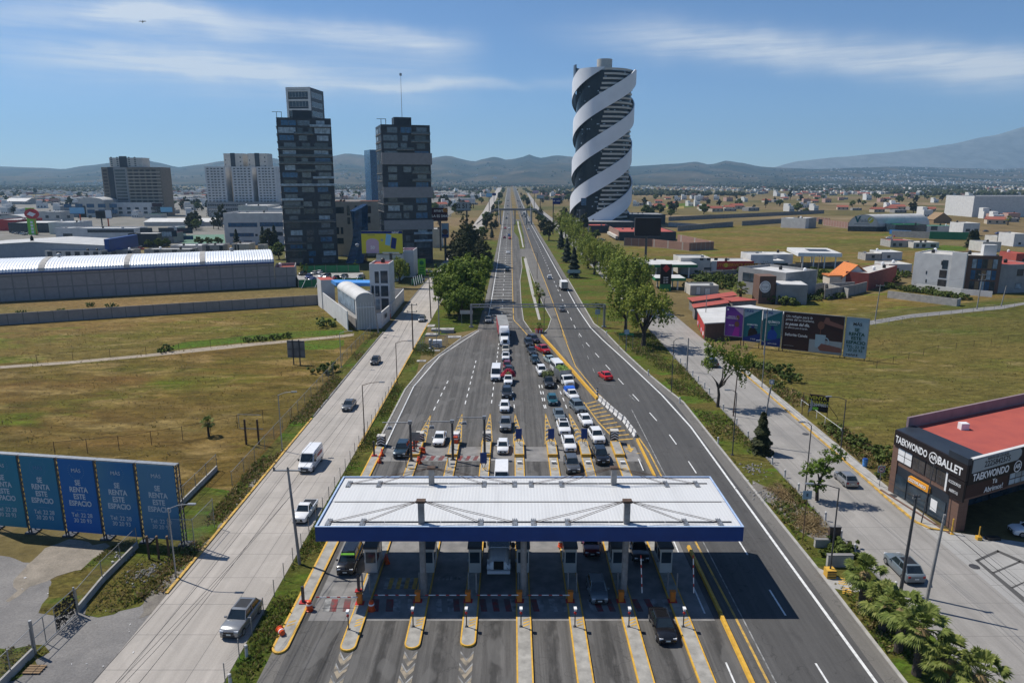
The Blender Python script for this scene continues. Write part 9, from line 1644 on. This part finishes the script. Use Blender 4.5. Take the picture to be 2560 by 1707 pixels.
def town_mass(name,boxes,n,hill=False,seed=4,mats=('far_white','far_cream','far_grey','far_red')):
	rs=random.Random(seed); m=MB()
	for i in range(n):
		x0,x1,y0,y1=rs.choice(boxes); px,py=rs.uniform(x0,x1),rs.uniform(y0,y1); x,y=g('N',px,py)
		if(-75<x<80 and y<3500)or noise.noise(Vector((x*.003,y*.002,seed)))<-.1:continue
		w,d,h=rs.uniform(6,13),rs.uniform(6,12),rs.uniform(3,7)
		y=min(y,4700)
		m.mi=rs.choices(range(4),(5,2,3,1))[0]; z=hill_z(x,y); m.box(x-w/2,x+w/2,y-d/2,y+d/2,z-1,z+h)
	return tag(m.build(name,[MT[q]for q in mats]),kind='stuff')
town_mass('far_town',[(0,2560,462,471),(0,2560,463,472),(0,1000,472,492),(0,640,474,505),(0,640,474,505),(840,950,474,500),(1080,1240,474,495),(1580,2560,469,486),(1900,2560,466,492)],6000);
m=MB(); rs=random.Random(9)
for i in range(2400):
	a=rs.choice((rs.uniform(1900,2600),rs.uniform(2000,2600),rs.uniform(-50,1240),rs.uniform(1560,2560))); y=4800+(rs.random()**1.5)*(4000 if a>1950 else 1700); X=(a-1280)/FPX/math.cos(PITCH)*y
	if noise.noise(Vector((X*.0016,y*.0016,7)))<(-.05 if a>1950 else .12):continue
	z=hill_z(X,y); w=rs.uniform(7,15)*(2.2 if rs.random()<.06 else 1); m.mi=rs.choices((0,1,2),(5,2,3))[0]; m.box(X-w/2,X+w/2,y-5,y+5,z-6,z+rs.uniform(4,8))
tag(m.build('hillside_town',[MT['far_white'],MT['far_cream'],MT['far_grey']]),kind='stuff')
rt=random.Random(33); c=0; tries=0
ZN=[('N',1560,2560,486,545,60,'scattered over the right plain','trees of the right plain'),('N',1960,2560,466,490,28,'in the far right town','trees of the far right town'),('N',0,640,486,530,28,'in the town on the left','trees of the left town'),('N',1080,1255,474,540,34,'left of the far highway','trees left of the far highway'),('N',1300,1430,474,520,20,'right of the far highway','trees right of the far highway'),('N',850,945,470,505,10,'between the dark towers','trees between the dark towers'),('q',430,930,440,560,12,'in the park before the white triple towers','trees of the park before the triple towers'),('q',560,1220,770,880,12,'behind the green pitch','trees behind the green pitch')]
TN=['dark rounded tree','bushy green tree','slender dark tree']
for v,x0,x1,y0,y1,n,where,grp in ZN:
	c=0; tries=0
	while c<n and tries<4000:
		tries+=1; px,py=rt.uniform(x0,x1),y0+(y1-y0)*rt.random()**1.3; x,y=g(v,px,py)
		if not clear(x,y):continue
		if v=='N' and any((x-a)**2+(y-b_)**2<60 for a,b_ in placed):continue
		k=rt.choice((0,0,1,1,2)); plant((T_SM,T_SM2,T_SM3)[k],(x,y),rt.uniform(1.2,2.5),'%s %s'%(TN[k],where),grp+', '+TN[k]); c+=1
for lab,v,px,py,P,s in(('big dark oak like tree standing alone on the right plain','m',1405,390,T_CYP,.62),('dark tree on the plain next to the lone big one','m',1550,375,T_SM3,2.4),('dark tree near the spiral tower on the plain','m',190,430,T_SM,2.2),('pointed dark tree on the plain right of the spiral tower','m',425,460,T_CON,1.5),('broad tree far left beside the grey building','p',230,600,T_CYP,.75),('pine behind the warehouse roof, left','p',540,1290,T_FIR,1.3),('palm like tuft behind the warehouse roof','p',220,1310,T_SM2,1.0),('dark pine next to the warehouse pine','p',385,1300,T_SM,1.3),('tall pine before the white office, left','q',1440,1110,T_FIR,1.2),('tall pine before the white office, middle','q',1850,1100,T_FIR,1.35),('tall pine before the white office, right','q',2030,1130,T_FIR,1.5),('bushy pine at the foot of the dark tower','q',1940,1140,T_SM,2.0),('small tree at the end of the warehouse roof','q',2090,1290,T_SM2,1.6),('clipped round tree by the parked cars, left','q',75,1110,T_SM2,.9),('clipped round tree by the parked cars, centre','q',240,1120,T_SM2,1.1),('clipped round tree by the parked cars, right','q',360,1105,T_SM2,1.0),('square clipped tree at the pitch, left','q',855,1090,T_SM2,1.1),('square clipped tree at the pitch, middle','q',1000,1085,T_SM2,1.0),('square clipped tree at the pitch, right','q',1150,1080,T_SM2,1.0)):plant(P,g(v,px,py),s,lab)
for k in range(72):
	y=470+2300*rt.random()**1.7; x=rt.choice((rt.uniform(-21,-13),rt.uniform(-75,-45),rt.uniform(24,31),rt.uniform(52,85)))-y*.0045; q=rt.choice((0,1,1,2)); side='left' if x<0 else 'right'; bank='outer' if x<-40 or x>42 else 'inner'
	plant((T_SM,T_SM2,T_SM3)[q],(x,y),rt.uniform(1.2,2.2),'%s on the %s %s edge of the far highway'%(TN[q],bank,side),'trees on the %s %s edge of the far highway, %s'%(bank,side,TN[q]))
m=MB(); rs=random.Random(5)
def blob(x,y,z,s_):m.lathe([(s_*.55,0),(s_*(.9+rs.uniform(-.2,.2)),s_*.5),(s_*.75,s_*1.0),(s_*.25,s_*1.45)],(x,y,z-.5),5)
for i in range(9000):
	px=rs.uniform(0,2560); py=(470+20*rs.random())if i<4600 else 461.5+9*rs.random(); x,y=g('N',px,py)
	if(-75<x<80 and y<3500)or noise.noise(Vector((x*.002,y*.0013,5)))<(.0 if i<4600 else-.15):continue
	y=min(y,4700); blob(x,y,hill_z(x,y),rs.uniform(4,8))
for i in range(2200):
	a=rs.uniform(-60,2620); y=4800+4000*rs.random()**1.3; X=(a-1280)/FPX/math.cos(PITCH)*y
	if noise.noise(Vector((X*.0013,y*.0013,11)))<(.18 if a<1900 else-.1):continue
	blob(X,y,hill_z(X,y),rs.uniform(6,12))
tag(m.build('far_woods',MT['leaf_dark']),kind='stuff')
ground('crop_strip',MT['lush'],.03,[g('m',*q)for q in((250,420),(640,400),(650,440),(260,455))],[g('n',*q)for q in((990,860),(1180,835),(1400,850),(1390,890),(1000,895))]); ground('yellow_crop',pm('marigold_field',(.3,.2,.03),(.2,.16,.03),.05),.032,[g('m',*q)for q in((250,425),(420,440),(560,430),(560,455),(270,465))])
for k in range(26):
	v,px,py=('p',1700+rh.uniform(0,170),1010+rh.uniform(0,40))if k<8 else('p',1990+rh.uniform(0,330),1120+rh.uniform(-60,25))if k<18 else('p',170+rh.uniform(0,450),900+rh.uniform(-12,14))
	car([HATCH,SEDAN,SUV][k%3],g(v,px,py),rh.choice((0,90,20)),rh.choice(('white','silver','grey','dark','red','slate')),'small car parked in the far yards of the left town' if k<8 else 'small car parked in the yard with clipped trees' if k<18 else 'small car parked before the showroom','cars in the far yards' if k<8 else 'cars by the clipped trees' if k<18 else 'cars before the showroom')
for o in[o for o in bpy.data.objects if o.get('label')=='x']:
	for c in list(o.children):
		for e in list(c.children):bpy.data.objects.remove(e)
		bpy.data.objects.remove(c)
	bpy.data.objects.remove(o)
bpy.context.view_layer.update(); dg=bpy.context.evaluated_depsgraph_get()
for o in[o for o in bpy.data.objects if o.type=='FONT']:
	me=bpy.data.meshes.new_from_object(o.evaluated_get(dg)); q=bpy.data.objects.new('lettering',me); COL.objects.link(q); q.parent=o.parent; q.matrix_basis=o.matrix_basis.copy()
	if not me.materials:me.materials.append(o.data.materials[0])
	bpy.data.objects.remove(o)
bx,by,bz=(421-1280)/FPX*118,118.0,CAMH+(HORZ-92)/FPX*118; t=thing('bird','small dark bird gliding high in the left sky','bird',(bx,by,bz)); m=MB(); m.lathe([(.01,-.25),(.07,-.05),(.06,.1),(.01,.3)],(bx,by,bz),7); m.build('body',MT['black'],t)
for s_ in(-1,1):m=MB(); q=[(bx,by-.1,bz+.05),(bx,by+.12,bz+.05),(bx+s_*.35,by+.1,bz+.16),(bx+s_*.6,by-.05,bz+.05),(bx+s_*.3,by-.1,bz+.13)]; m.loft([q,[(a,b_,c_+.02)for a,b_,c_ in q]]); m.build('wing',MT['black'],t)
for P,xy,rz,s in TPEND:P.location=(xy[0],xy[1],P.location.z if P.location.z else 0); P.rotation_euler=(0,0,rz); P.scale=(s,s,s)
HAZE=7.5e-5
m=MB(); m.box(-14000,14500,-80,12600,-3,985); hzo=m.build('haze',None or pm('haze',(1,1,1))); hm=hzo.data.materials[0]; nt=hm.node_tree; nt.nodes.clear(); out=nt.nodes.new('ShaderNodeOutputMaterial'); pv=nt.nodes.new('ShaderNodeVolumePrincipled'); pv.inputs['Color'].default_value=(.44,.73,1,1); pv.inputs['Density'].default_value=HAZE; pv.inputs['Anisotropy'].default_value=.2; nt.links.new(pv.outputs[0],out.inputs['Volume']); tag(hzo,kind='stuff')
